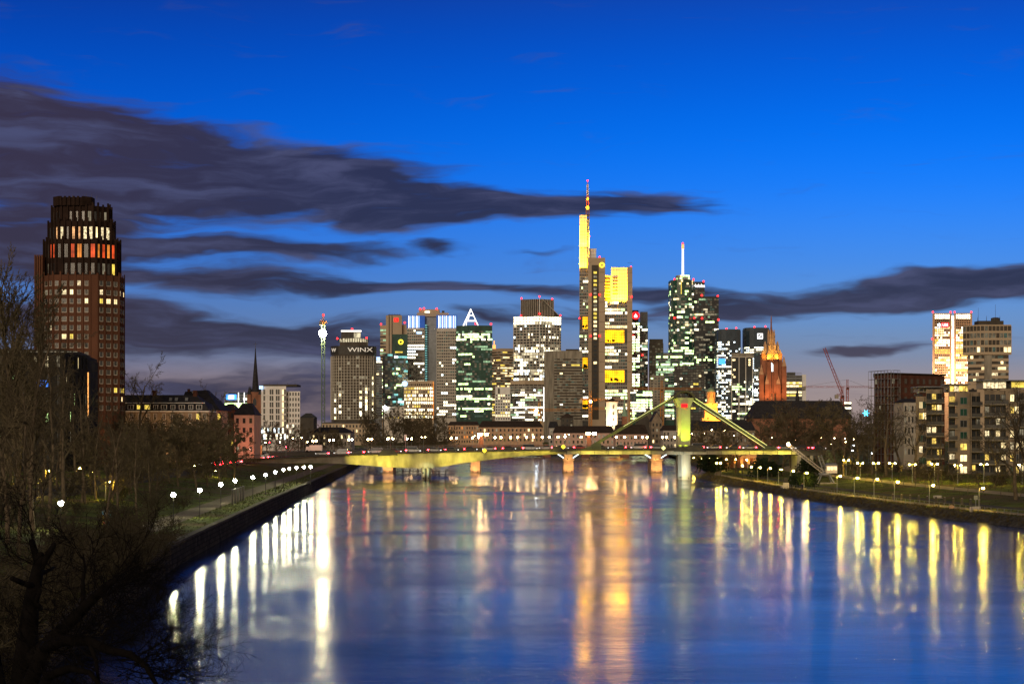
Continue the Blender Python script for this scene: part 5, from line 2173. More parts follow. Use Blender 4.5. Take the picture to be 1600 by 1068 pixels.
# long mansard house row
Y = 560
t = Tower('mansard_house', 'long pale mansard-roofed house row lit warm from the street', 'house', 262, Y, 6, seed=43)
T_ = t.T
x0, x1 = PX(186, Y), PX(327, Y)
b = MB()
b.box((x0, Y, 6), (x1, Y + 14, PZ(643, Y)), 'cream')
b.build('walls', T_)
b = MB()
b.box((x0, Y - .35, PZ(643, Y)), (x1, Y + 14.3, PZ(641.5, Y)), 'white_paint')
b.build('cornice', T_)
b = MB()
za, zb_, zc = PZ(641.5, Y), PZ(629, Y), PZ(616, Y)
b.hexa([(x0, Y, za), (x1, Y, za), (x1, Y + 14, za), (x0, Y + 14, za), (x0, Y + 1, zb_), (x1 - 1.5, Y + 1, zb_), (x1 - 1.5, Y + 13, zb_), (x0, Y + 13, zb_)], 'slate')
b.hexa([(x0, Y + 1.05, zb_), (x1 - 2, Y + 1.05, zb_), (x1 - 2, Y + 13, zb_), (x0, Y + 13, zb_), (x0, Y + 6, zc), (x1 - 5, Y + 6, zc), (x1 - 5, Y + 8, zc), (x0, Y + 8, zc)], 'slate')
b.build('roof', T_)
b = MB()
b.box((x0, Y + .85, zb_ - .12), (x1 - 1.5, Y + 1.1, zb_ + .1), 'white_paint')
b.build('gutter', T_)
rg = random.Random(8)
for k, px in enumerate((204, 217, 230, 243, 256, 270, 284, 298, 311)):
    x = PX(px, Y)
    wd = 1.1 if k % 2 else 1.5
    d_ = MB()
    d_.box((x - wd / 2 - .15, Y + .1, PZ(639.5, Y)), (x + wd / 2 + .15, Y + 1.5, PZ(632, Y)), 'white_paint')
    d_.box((x - wd / 2 - .3, Y, PZ(632, Y)), (x + wd / 2 + .3, Y + 1.7, PZ(631.2, Y)), 'slate')
    dm = d_.build('dormer', T_)
    d_ = MB()
    d_.box((x - wd / 2, Y + .1, PZ(638.8, Y)), (x - .06, Y + .02, PZ(632.6, Y)), 'lit_yellow' if k in (1, 2) else 'glass')
    d_.box((x + .06, Y + .1, PZ(638.8, Y)), (x + wd / 2, Y + .02, PZ(632.6, Y)), 'lit_yellow' if k in (1, 2) else 'glass')
    d_.build('window', dm)
for px in (262, 271, 287):
    b = MB()
    b.hexa([(PX(px, Y), Y + 2.1, PZ(625.5, Y)), (PX(px + 4.5, Y), Y + 2.1, PZ(625.5, Y)), (PX(px + 4.5, Y), Y + 3.6, PZ(625.5, Y)), (PX(px, Y), Y + 3.6, PZ(625.5, Y)), (PX(px, Y), Y + 2.5, PZ(620.5, Y)), (PX(px + 4.5, Y), Y + 2.5, PZ(620.5, Y)), (PX(px + 4.5, Y), Y + 4, PZ(620.5, Y)), (PX(px, Y), Y + 4, PZ(620.5, Y))], 'steel_grey')
    b.build('skylight', T_)
for px in (236, 300):
    b = MB()
    b.box((PX(px, Y) - .6, Y + 5, PZ(626, Y)), (PX(px, Y) + .6, Y + 6.2, PZ(609, Y)), 'brick_brown')
    b.build('chimney', T_)
sp_ = []
for f_, py in enumerate((655, 669.5, 684)):
    for k, px in enumerate((190, 203, 216, 229, 240, 253.5, 267, 281, 294.5, 306.5, 317)):
        m = 'lit_yellow' if (f_, k) == (0, 9) else ('lit_room' if rg.random() < .08 else 'glass_brown')
        sp_.append((PX(px, Y), Y, PZ(py, Y), 1.0, 1.75, m))
win_parts(T_, sp_)
FLs = []
for px in (196, 222, 252, 282, 312):
    lamp_light(T_, (PX(px, Y), Y - 7, 9.5), 1100, (1, .55, .25))  # bare point lights without fixtures, in place of hidden street lamps
t.done()

# tall end house with scaffolded steep roof
Y = 590
t = Tower('corner_house', 'house with tall black hipped roof and roof ladder beside the mansard row', 'house', 328, Y, 6, seed=44)
T_ = t.T
x0, x1 = PX(283, Y), PX(346, Y)
b = MB()
b.box((PX(312, Y), Y - 6, 6), (PX(344, Y), Y + 16, PZ(640, Y)), 'pink_plaster')
b.build('walls', T_)
b = MB()
z0, z1 = PZ(641, Y), PZ(608.5, Y)
b.hexa([(x0, Y - 6.5, z0), (PX(349, Y), Y - 6.5, z0), (PX(349, Y), Y + 18, z0), (x0, Y + 18, z0), (PX(286, Y), Y + 4, PZ(611, Y)), (PX(320, Y), Y + 3, z1), (PX(320, Y), Y + 8, z1), (PX(286, Y), Y + 10, PZ(611, Y))], 'slate')
b.build('roof', T_)
b = MB()
for k in range(2):
    b.tube((PX(301 + 2 * k, Y), Y - 1, PZ(612, Y)), (PX(326 + 2 * k, Y), Y - 6, PZ(638, Y)), .1, .1, 'white_paint', 4)
for k in range(12):
    f_ = k / 12
    b.tube((PX(301 + 25 * f_, Y), Y - 1 - 5 * f_, PZ(612 + 26 * f_, Y)), (PX(303 + 25 * f_, Y), Y - 1 - 5 * f_, PZ(612 + 26 * f_, Y)), .07, .07, 'white_paint', 4)
b.build('roof_ladder', T_)
b = MB()
b.box((PX(291, Y), Y + 2, PZ(612, Y)), (PX(294, Y), Y + 4, PZ(607, Y)), 'brick_brown')
b.build('chimney', T_)
sp_ = [(PX(px, Y - 6), Y - 6, PZ(py, Y - 6), 1.0, 2.0, 'lit_yellow' if (px, py) == (340, 656) else 'glass') for py in (656, 670, 684) for px in (316, 324, 332, 340)]
win_parts(T_, sp_)
lamp_light(T_, (PX(328, Y), Y - 15, 9), 1700, (1, .50, .28))  # fixtureless point light in place of a hidden street lamp
t.done()
hip_house('red_narrow_house', 'narrow red-lit house between the black roof and pink gable house', 'house', 346, 366, 640, 630, 640, 14, 'brick_brown', 'slate', 6, 3, .3, 'lit_yellow')
th = hip_house('pink_house', 'pink plastered house with black gabled roof left of the dark church spire', 'house', 366, 397, 648, 629, 620, 16, 'pink_plaster', 'slate', 6, 3, .25, 'lit_dim')
lamp_light(th, (PX(382, 620), 611, 9.5), 2600, (1, .42, .28))  # bare point light warming the front, no lamp built for it

# ------------------------------------------------------------------ right bank buildings
# twin-slab bright tower with red sign
Y = 1900
t = Tower('bright_tower', 'brilliantly lit pale tower with red and white sign on the far right', 'office tower', 1487, Y, seed=51)
pa, pb = flat(1457, 1487, Y, 24), flat(1490.5, 1519, Y, 24)
pm = flat(1486.5, 1491, Y + 2, 20)
t.body(pa, 489, 'sandstone', part='left_slab')
t.body(pb, 489, 'sandstone', part='right_slab')
t.body(pm, 493, 'lit_white', part='lit_core')
BR = [('lit_white', 5), ('lit_warm', 3), ('lit_yellow', 1)]


def fnU(ft, e, b_, nb, r):
    if ft < 2:
        return 'lit_white'
    if ft < 5:
        return 'glass_brown'
    if ft in (14, 15):
        return 'lit_yellow'
    return None


p1_ = flat(1460.5, 1484, Y - .3, 2)
p2_ = flat(1493.5, 1516, Y - .3, 2)
for q in (p1_, p2_):
    t.grid(q, PZ(600, Y), PZ(491, Y), 28, 1.9, 'glass_brown', .62, BR, 'sandstone', .42, 1, .28, .35, fn=fnU, run=2.2)
b = MB()
b.box((PX(1464, Y), Y - .8, PZ(512, Y)), (PX(1482, Y), Y - 1.4, PZ(503.5, Y)), 'steel_dark')
b.box((PX(1470.2, Y), Y - 1.4, PZ(511.5, Y)), (PX(1482, Y), Y - 1.9, PZ(504, Y)), 'sign_red')
b.build('sign_panel', t.T)
text(t.T, 'UBS', (PX(1476.3, Y), Y - 2.0, PZ(507.8, Y)), 4.2, 'sign_white', sx=.8)
b = MB()
x, z = PX(1467, Y), PZ(508, Y)
for a in (0, 60, 120):
    dx_, dz_ = cos(radians(a + 90)), sin(radians(a + 90))
    b.tube((x - dx_ * 1.9, Y - 1.7, z - dz_ * 1.9), (x + dx_ * 1.9, Y - 1.7, z + dz_ * 1.9), .32, .32, 'sign_white', 5)
    for s_ in (-1, 1):
        b.ball((x + s_ * dx_ * 1.9, Y - 1.7, z + s_ * dz_ * 1.9), .5, 'sign_white', 6, 4)
b.build('emblem', t.T)
t.beacon([(PX(px, Y), Y + 1, PZ(488, Y)) for px in (1458, 1485.5, 1492, 1518)] + [(PX(1456.5, Y), Y - .5, PZ(530, Y)), (PX(1489, Y), Y - .5, PZ(528, Y))], .9)
for px, pw in ((1460, 22000), (1488, 22000), (1516, 22000)):
    lamp_light(t.T, (PX(px, Y), Y - 20, PZ(585, Y)), pw * 2.2, (1, .62, .36))  # bare point lights added in front to brighten the slabs
t.done()

# brown office tower, top storeys cantilevered
Y = 800
t = Tower('brown_office', 'brown office tower with wider top storeys and rooftop antennas', 'office tower', 1545, Y, 7, seed=52)
pa = corner(1512, 1538, 1576, Y + .8, 5, .1)
pb = corner(1505, 1532, 1580, Y, 6, .1)
t.body(pa, 554, 'stone_tan', part='lower_storeys')
b = MB()
b.prism(pb, PZ(554, Y), PZ(507, Y), 'stone_tan')
b.build('upper_storeys', t.T)
t.grid(pb, PZ(553, Y), PZ(509, Y), 4, 1.6, 'glass_brown', .03, WARM, 'stone_tan', .22, 1, .30, .22)


def fnX(ft, e, b_, nb, r):
    if e == 1 and b_ < nb * .28:
        return 0
    return None


t.grid(pa, PZ(600, Y), PZ(555, Y), 5, 1.25, 'glass_brown', .2, [('lit_room', 3), ('lit_warm', 2)], 'stone_tan', 0, 1, .5, .25, run=1.2)
b = MB()
(p, u, n, Ln) = edges(pa)[1]
b.obox((p.x, p.y, 7), u, n, Ln * .3, .35, PZ(554, Y) - 7, 'concrete')
b.build('stair_shaft', t.T)
b = MB()
b.box((PX(1533, Y), Y + 4, PZ(507, Y)), (PX(1572, Y), Y + 12, PZ(500, Y)), 'concrete_dark')
b.lathe((PX(1563, Y), Y + 8, 0), [(2, PZ(500, Y)), (2, PZ(495, Y)), (1, PZ(494, Y))], 'concrete_dark', 10)
b.build('roof_plant', t.T)
b = MB()
for px, pt in ((1534, 479), (1561, 474), (1547, 492), (1568, 492), (1533, 494)):
    b.tube((PX(px, Y), Y + 6, PZ(501, Y)), (PX(px, Y), Y + 6, PZ(pt, Y)), .16 if pt > 485 else .09, .05, 'steel_dark', 4)
b.build('antenna', t.T)
t.beacon([], .5)
t.done()

# brick building behind scaffolding
Y = 580
t = Tower('scaffolded_building', 'dark red brick building with flat roof, its left end wrapped in scaffolding', 'building', 1415, Y, 5, seed=53)
T_ = t.T
po = ccw([(PX(1366, Y), Y), (PX(1391, Y - 10), Y - 10), (PX(1476, Y + 6), Y + 6), (PX(1476, Y + 6) + 2, Y + 30), (PX(1366, Y) + 6, Y + 30)])
t.body(po, 585, 'brick_brown')
b = MB()
b.prism(inset(po, -.3), PZ(585.4, Y), PZ(583.5, Y), 'roof_brown')
b.build('parapet', T_)
es = edges(po)
sp_ = []
for (p, u, n, Ln), nb in zip(es[:2], (4, 9)):
    for f_ in range(6):
        for k in range(nb):
            q = p + u * (Ln * (k + .3) / nb)
            b = MB()
            b.obox((q.x, q.y, PZ(600 + 14 * f_, Y)), u, n, Ln / nb * .4, .06, 1.6, 'glass_brown' if (f_ * 7 + k) % 11 else 'lit_dim')
            b.build('window', T_)
t.done()
sc = thing('scaffolding', 'metal pole scaffolding around the left end of the brick building', 'scaffolding', (PX(1378, Y - 6), Y - 6, 5))
b = MB()
bl = MB()
(p, u, n, Ln) = es[0]
A0 = p - u * 1.2 + n * 1.4
zt = PZ(580, Y)
for (o, dirv, LL, nn) in ((A0, u, Ln + 2.4, 7), (es[1][0] + es[1][2] * 1.4, es[1][1], 3.0, 2)):
    for k in range(nn):
        for r_ in (0, 1.0):
            nrm = n if dirv is u else es[1][2]
            q = o + dirv * (LL * k / (nn - 1)) - nrm * (r_ - .0) * .9
            b.tube((q.x, q.y, 5), (q.x, q.y, zt), .06, .06, 'steel_grey', 4)
    for f_ in range(12):
        zz = 6 + (zt - 6) * f_ / 11
        nrm = n if dirv is u else es[1][2]
        for r_ in (0, .9):
            q0, q1 = o - nrm * r_, o + dirv * LL - nrm * r_
            b.tube((q0.x, q0.y, zz), (q1.x, q1.y, zz), .06, .06, 'steel_grey', 4)
        bl.obox(((o - nrm * .9).x, (o - nrm * .9).y, zz - .1), dirv, nrm, LL, .8, .08, 'stone_tan')
b.build('poles', sc)
bl.build('platforms', sc)

# dark hipped row seen between (older house with bays)
hip_house('bay_house', 'old stone house with narrow windows between scaffolding and apartments', 'house', 1412, 1440, 628, 622, 545, 14, 'stone_grey', 'slate', 4, 5, .2, 'lit_dim')


# modern apartment blocks: cream volumes with black balconies
def apartments(name, label, Y, vols, pent, zb=4):
    t = Tower(name, label, 'apartment building', (vols[0][0] + vols[-1][1]) / 2, Y, zb, seed=int(Y))
    rg = random.Random(int(Y) + 3)
    H = 3.05
    for (a, c, top, kind, dy_) in vols:
        y0 = Y + dy_
        x0, x1 = PX(a, y0), PX(c, y0)
        z1 = PZ(top, y0)
        b = MB()
        b.prism(flat(a, c - .2, y0, 12), zb, z1, 'cream' if kind != 'g' else 'stone_grey')
        b.build('block', t.T)
        b = MB()
        b.tube((x1 - .4, y0 - .1, zb), (x1 - .4, y0 - .1, z1 - .2), .07, .07, 'steel_dark', 5)
        b.build('downpipe', t.T)
        b = MB()
        for q_ in range(3):
            xq = x0 + (x1 - x0) * (.2 + .3 * q_)
            b.box((xq - .3, y0 + 3, z1), (xq + .3, y0 + 3.6, z1 + .7 + .3 * (q_ % 2)), 'steel_dark')
        b.build('roof_vent', t.T)
        nf = int((z1 - zb - .6) / H)
        for f_ in range(nf):
            zz = z1 - .7 - (f_ + 1) * H + .55
            b = MB()
            b.box((x0 + .05, y0 - .05, zz - .52), (x1 - .25, y0, zz - .42), 'concrete')
            b.build('string_course', t.T)
            if kind in ('w', 's'):
                for fx, wd in (((.28, 1.9),) if kind == 'w' else ((.3, 1.1), (.65, 1.1))):
                    lit = rg.random() < .38
                    win_parts(t.T, [(x0 + (x1 - x0) * fx, y0, zz, wd, 1.7, rg.choice(('lit_room', 'lit_warm', 'lit_lounge')) if lit else rg.choice(('glass', 'glass_green', 'glass')))], frame='steel_grey')
            else:
                w_ = x1 - x0
                nn = max(1, round(w_ / 1.5))
                for k in range(nn):
                    p_ = .30
                    m = rg.choice(('lit_room', 'lit_warm', 'lit_lounge', 'lit_dim')) if rg.random() < p_ else 'glass'
                    win_parts(t.T, [(x0 + w_ * (k + .06) / nn, y0, zz - .35, w_ / nn * .86, 2.35, m)], frame='steel_dark')
                b = MB()
                b.box((x0 - .3, y0 - 1.7, zz - .62), (x1 + .2, y0, zz - .42), 'concrete')
                bs = b.build('balcony', t.T)
                b = MB()
                for k in range(int(w_ / .5) + 1):
                    b.tube((x0 + .5 * k, y0 - 1.62, zz - .42), (x0 + .5 * k, y0 - 1.62, zz + .6), .035, .035, 'steel_dark', 4)
                b.box((x0 - .3, y0 - 1.68, zz + .58), (x1 + .2, y0 - 1.6, zz + .66), 'steel_dark')
                b.box((x0 - .25, y0 - 1.65, zz - .35), (x1 + .15, y0 - 1.62, zz + .5), 'glass_grey')
                b.build('railing', bs)
    for (a, c, p0, p1, m, dy_) in pent:
        y0 = Y + dy_
        b = MB()
        b.box((PX(a, y0), y0, PZ(p1, y0)), (PX(c, y0), y0 + 7, PZ(p0, y0)), 'stone_grey')
        pn = b.build('penthouse', t.T)
        nn = max(2, int((c - a) / 6))
        for k in range(nn):
            w_ = (c - a) / nn
            b = MB()
            b.box((PX(a + w_ * (k + .05), y0), y0, PZ(p1 - 1, y0)), (PX(a + w_ * (k + .92), y0), y0 - .08, PZ(p0 + 2, y0)), rg.choice((m, m, 'lit_room')) if m else 'glass')
            b.build('window', pn)
        b = MB()
        b.box((PX(a - 4, y0), y0 - 1.8, PZ(p0, y0)), (PX(c + 2, y0), y0 + 7.5, PZ(p0 - 1.5, y0)), 'steel_grey')
        b.build('flat_roof', t.T)
    t.done()
    return t


apartments('apartment_block', 'dark glassy apartment block with balconies left of the cream block', 500,
           [(1431, 1447, 619, 's', 1), (1447, 1472, 608, 'b', 0)], [(1436, 1470, 605, 612, None, 4)])
apartments('apartment_block', 'cream apartment block with penthouse glowing yellow and black balcony bays', 485,
           [(1482, 1493, 612, 'b', 1.2), (1493, 1518, 612, 'w', 0), (1518, 1532, 612, 'b', 1.5)], [(1484, 1512, 601, 612, 'lit_lounge', 3)])
apartments('apartment_block', 'wide apartment block at the right edge with one big yellow lounge window', 465,
           [(1538, 1572, 609, 'b', 1.2), (1572, 1592, 607, 's', 0), (1592, 1625, 607, 'b', 1)], [(1536, 1572, 595, 607, 'lit_room', 2), (1580, 1605, 595, 606, 'lit_yellow', 2.5)])
for lt in (1448, 1500, 1555, 1590):
    pass
# ------------------------------------------------------------------ near bridge: haunched left span, slim stayed right span, single pylon
Y = 600
YF, YB = 593.0, 607.0


def bx(px):
    return PX(px, YF)


def bz(py):
    return PZ(py, YF)


br = thing('stayed_bridge', 'concrete road bridge with yellow-lit belly and one green-lit stayed pylon', 'bridge', (bx(860), Y, 0))
# left haunched girder: (column, underside row, top row)
prof = [(380, 722, 716.5), (440, 723.5, 714.5), (510, 723, 711.5), (560, 726, 710), (600, 729.5, 708.5), (640, 731, 707.3), (665, 731.5, 706.6), (690, 729, 706), (715, 725, 705.4), (745, 720.5, 704.8), (790, 714.8, 704), (830, 711.5, 703.3), (872, 709.3, 702.8)]
b = MB()
for (a, c) in zip(prof, prof[1:]):
    # trapezoid section: belly narrower than the deck
    ins = 2.2
    b.hexa([(bx(a[0]), YF + ins, bz(a[1])), (bx(c[0]), YF + ins, bz(c[1])), (bx(c[0]), YB - ins, bz(c[1])), (bx(a[0]), YB - ins, bz(a[1])),
            (bx(a[0]), YF + .6, bz(a[2] + 1.2)), (bx(c[0]), YF + .6, bz(c[2] + 1.2)), (bx(c[0]), YB - .6, bz(c[2] + 1.2)), (bx(a[0]), YB - .6, bz(a[2] + 1.2))], 'concrete')
b.build('haunched_girder', br)
b = MB()
for (a, c) in ((872, 1070), (1070, 1246)):
    za0, za1 = (709.4, 702.8), (709.6, 702.2)
    b.hexa([(bx(a), YF + .8, bz(709.4)), (bx(c) - .1, YF + .8, bz(709.8)), (bx(c) - .1, YB - .8, bz(709.8)), (bx(a), YB - .8, bz(709.4)),
            (bx(a), YF + .6, bz(704)), (bx(c) - .1, YF + .6, bz(704)), (bx(c) - .1, YB - .6, bz(704)), (bx(a), YB - .6, bz(704))], 'concrete')
for k in range(17):
    x = bx(885 + 22 * k)
    b.box((x, YF + .55, bz(709.3)), (x + .15, YF + .85, bz(704.2)), 'concrete_dark')
b.build('slim_girder', br)
# deck slab with edge beam
top = [(340, 717.5), (380, 716.5), (440, 714.5), (510, 711.5), (600, 708.5), (665, 706.6), (745, 704.8), (830, 703.3), (900, 702.5), (1070, 702), (1246, 703), (1330, 703.5)]


def deck_z(x):
    return interp([(bx(p), bz(q)) for p, q in top], x)


b = MB()
e_ = MB()
for (a, c) in zip(top, top[1:]):
    x0, x1 = bx(a[0]), bx(c[0])
    b.hexa([(x0, YF, bz(a[1] + 1.2)), (x1, YF, bz(c[1] + 1.2)), (x1, YB, bz(c[1] + 1.2)), (x0, YB, bz(a[1] + 1.2)), (x0, YF, bz(a[1])), (x1, YF, bz(c[1])), (x1, YB, bz(c[1])), (x0, YB, bz(a[1]))], 'concrete_dark')
    e_.hexa([(x0, YF + 2.2, bz(a[1]) + .004), (x1, YF + 2.2, bz(c[1]) + .004), (x1, YB - 2.2, bz(c[1]) + .004), (x0, YB - 2.2, bz(a[1]) + .004), (x0, YF + 2.2, bz(a[1]) + .03), (x1, YF + 2.2, bz(c[1]) + .03), (x1, YB - 2.2, bz(c[1]) + .03), (x0, YB - 2.2, bz(a[1]) + .03)], 'asphalt')
b.build('deck', br)
e_.build('carriageway', br)
for yy_ in (YF + .15, YB - .15):
    b = MB()
    xs = [bx(p) for p, _ in top]
    for (x0, x1) in zip(xs, xs[1:]):
        for hh in (.45, .8, 1.1):
            b.tube((x0, yy_, deck_z(x0) + hh), (x1, yy_, deck_z(x1) + hh), .035 if hh < 1 else .06, .035 if hh < 1 else .06, 'steel_dark', 4)
    x = xs[0]
    while x < xs[-1]:
        b.tube((x, yy_, deck_z(x)), (x, yy_, deck_z(x) + 1.1), .05, .05, 'steel_dark', 4)
        x += 2.0
    b.build('railing', br)
# left river pier: two rounded shafts
for px, m in ((661, 'concrete'), (668.5, 'concrete')):
    b = MB()
    x = bx(px)
    b.prism([(x + cos(radians(a)) * .78, Y - 2.4 + sin(radians(a)) * 3.2) for a in range(0, 360, 30)], -2, bz(730), m)
    b.build('pier', br)
# pylon: shaft widening into a V head, capped by an arch
pxl, pxr = 1060, 1080
b = MB()
xm = bx(1070)
zd = bz(702)
b.prism([(bx(1060.5), YF + 3), (bx(1066), YF + 1.5), (bx(1080), YF + 2.2), (bx(1080), YB - 3), (bx(1066), YB - 2), (bx(1060.5), YB - 4)], -2, bz(709), 'concrete')
b.build('pier', br)
b = MB()
sh = [(bx(1061), YF + 3.4), (bx(1065.5), YF + 1.8), (bx(1079.5), YF + 2.2), (bx(1079.5), YB - 3), (bx(1065.5), YB - 2), (bx(1061), YB - 4)]
b.prism(sh, zd, bz(636), 'pylon_paint')
b.build('pylon_shaft', br)
b = MB()
hd = [(bx(1054.5), YF + 3.0), (bx(1060), YF + 1.4), (bx(1086), YF + 2.0), (bx(1086), YB - 3), (bx(1060), YB - 2), (bx(1054.5), YB - 4)]
b.prism(sh, bz(636), bz(621), 'pylon_paint', top=hd)
b.build('pylon_head', br)
b = MB()
n = 12
for k in range(n):
    a0, a1 = pi * k / n, pi * (k + 1) / n
    P = lambda a, r, y: (bx(1070.3) + cos(a) * r * 3.55, y, bz(622) + sin(a) * r * 2.5)
    b.hexa([P(a1, .78, YF + 1.2), P(a0, .78, YF + 1.2), P(a0, .78, YB - 2), P(a1, .78, YB - 2), P(a1, 1, YF + 1.0), P(a0, 1, YF + 1.0), P(a0, 1, YB - 2), P(a1, 1, YB - 2)], 'concrete_dark')
b.build('pylon_cap', br)
b = MB()
for k in range(9):
    a = pi * (k + .5) / 9
    b.tube((bx(1070.3), YF + 3.5, bz(632)), (bx(1070.3) + cos(a) * 2.7, YF + 2.2, bz(622) + sin(a) * 1.6), .08, .08, 'steel_dark', 4)
b.build('strand_fan', br)
b = MB()
b.prism([(bx(1070) + cos(radians(a)) * 1.05, YF + 1.6 + sin(radians(a)) * .3) for a in range(0, 360, 30)], bz(636), bz(630.5), 'sign_red')
b.build('red_lamp', br)
# stays: twin steel boxes, edges lit
for (p0, p1, lit) in (((1058, 618.5), (926, 697), 0), ((1084, 622), (1199, 697.5), 1)):
    for yy_ in ((YF + 3.4, YF + 10.2) if lit else (YF + 3.4, YF + 10.2)):
        b = MB()
        A, B_ = Vector((bx(p0[0]), yy_, bz(p0[1]))), Vector((bx(p1[0]), yy_, bz(p1[1])))
        d = (B_ - A).normalized()
        nz = Vector((-d.z, 0, d.x)) * (.42 if not lit else .62)
        if nz.z < 0:
            nz = -nz
        w_ = Vector((0, .35, 0))
        b.hexa([A - nz - w_, B_ - nz - w_, B_ - nz + w_, A - nz + w_, A + nz - w_, B_ + nz - w_, B_ + nz + w_, A + nz + w_], 'bridge_green')
        st = b.build('stay', br)
        if yy_ < Y and lit:
            for s_ in (-1, 1):
                b = MB()
                o = nz * s_ * .86 - w_ - Vector((0, .06, 0))
                b.tube(A + o, B_ + o, .065, .065, 'strip_lime', 5)
                b.build('light_strip', st)
        elif yy_ < Y:
            b = MB()
            o = nz * .86 - w_ - Vector((0, .06, 0))
            b.tube(A + o, A.lerp(B_, .62) + o, .05, .05, 'strip_lime', 5)
            b.build('light_strip', st)
for (a, c, z0_) in ((905, 940, 700.5), (1192, 1226, 700.5)):
    b = MB()
    b.hexa([(bx(a), YF + 3, bz(703)), (bx(c), YF + 3, bz(703)), (bx(c), YF + 4, bz(703)), (bx(a), YF + 4, bz(703)),
            (bx(a + (20 if a < 1000 else 2)), YF + 3, bz(696 if a < 1000 else 695)), (bx(c if a < 1000 else c - 14), YF + 3, bz(692 if a < 1000 else 698)), (bx(c if a < 1000 else c - 14), YF + 4, bz(692 if a < 1000 else 698)), (bx(a + (20 if a < 1000 else 2)), YF + 4, bz(696 if a < 1000 else 695))], 'bridge_green')
    b.build('stay_anchor', br)
# parapet humps by the pylon and the left span
for (a, c, hh) in ((1052, 1104, 1.5), (590, 622, 1.4), (858, 886, 1.2)):
    b = MB()
    x0, x1 = bx(a), bx(c)
    b.hexa([(x0, YF - .25, deck_z(x0) - .6), (x1, YF - .25, deck_z(x1) - .6), (x1, YF - .02, deck_z(x1) - .6), (x0, YF - .02, deck_z(x0) - .6),
            (x0 + 1.5, YF - .25, deck_z(x0) + hh), (x1 - 1.5, YF - .25, deck_z(x1) + hh), (x1 - 1.5, YF - .02, deck_z(x1) + hh), (x0 + 1.5, YF - .02, deck_z(x0) + hh)], 'steel_dark')
    b.build('parapet_shield', br)
# lights of the bridge
LIME = (1, .86, .10)


def fix(par, loc, power, col, tgt, ang=110, sz=.3):
    b = MB()
    d = (Vector(tgt) - Vector(loc)).normalized()
    p = Vector(loc) - d * .35
    b.tube(tuple(p - d * .3), tuple(p), .22, .28, 'steel_dark', 6)
    fx = b.build('floodlight', par)
    lamp_light(fx, loc, power, col, tgt, ang, sz)


for px, pw, zz in ((560, 2600, 721), (662, 1500, 729), (595, 3400, 727), (622, 3000, 728), (700, 3400, 724), (735, 3000, 719), (775, 1800, 713)):
    fix(br, (bx(px), YF - 4.5, bz(zz + 8)), pw * 1.5, LIME, (bx(px), YF + 3, bz(zz - 10)), 78)
for px, pw in ((815, 900), (850, 1200), (920, 1100), (960, 1000), (1000, 800), (1150, 700), (1180, 1100), (1222, 1600)):
    fix(br, (bx(px), YF - 3.2, bz(714)), pw * 2.0, LIME, (bx(px), YF + 1, bz(706)), 130)
fix(br, (bx(1072), YF - 1.6, zd + .6), 5200, (.75, 1, .03), (bx(1070), YF + 2.2, bz(668)), 80)
fix(br, (bx(1063), YF - 1.0, zd + .6), 3600, (.85, 1, .08), (bx(1063), YF + 2.2, bz(660)), 70)
fix(br, (bx(1046), YF + 2, zd + 1.2), 5000, (1, .9, .15), (bx(1058), YF + 4, bz(640)), 70)
fix(br, (bx(1074), YF - 4, .9), 3500, (1, .92, .5), (bx(1073), YF + 3, 5), 110)
fix(br, (bx(1061), YF - 3, 1.2), 2500, (.6, .9, 1), (bx(1062), YF + 3, 5), 90)
fix(br, (bx(662), YF - 2.2, .8), 900, (1, .85, .5), (bx(661), YF + .5, 2.2), 60)
fix(br, (bx(670), YF - 2.2, .8), 600, (.35, 1, .85), (bx(669), YF + .5, 2.2), 60)

# navigation signs: lit diamonds on the edge beam
for (px, py, m, lab) in ((757, 703.5, 'sign_yellow', 'small glowing yellow diamond sign on the bridge edge over the first lit stone pier'),
                         (880, 697.5, 'sign_yellow', 'small glowing yellow diamond sign on the bridge edge where the left stay ends'),
                         (1036.5, 699.5, 'strip_lime', 'small glowing pale diamond sign on the bridge edge left of the pylon')):
    t = thing('navigation_sign', lab, 'sign', (bx(px), YF - .6, bz(py)))
    b = MB()
    x, z = bx(px), bz(py)
    pts = [(x - .75, z), (x, z - .75), (x + .75, z), (x, z + .75)]
    b.hexa([(p[0], YF - .5, p[1]) for p in pts] + [(p[0], YF - .7, p[1]) for p in pts], m)
    b.build('panel', t)
    b = MB()
    b.tube((x, YF - .4, z - .2), (x, YF + .2, z - .2), .06, .06, 'steel_dark', 4)
    b.build('bracket', t)

# ------------------------------------------------------------------ old bridge behind: stone piers, lit steel struts, lanterns
Y2 = 702.0
b2 = thing('stone_bridge', 'older bridge behind with orange-lit stone piers and white-lit steel struts', 'bridge', (PX(800, Y2), Y2 + 6, 0))


def d2z(px):
    return PZ(interp([(380, 708), (480, 704.5), (560, 702), (760, 699), (890, 698), (1030, 698.5), (1200, 701), (1330, 704)], px), Y2)


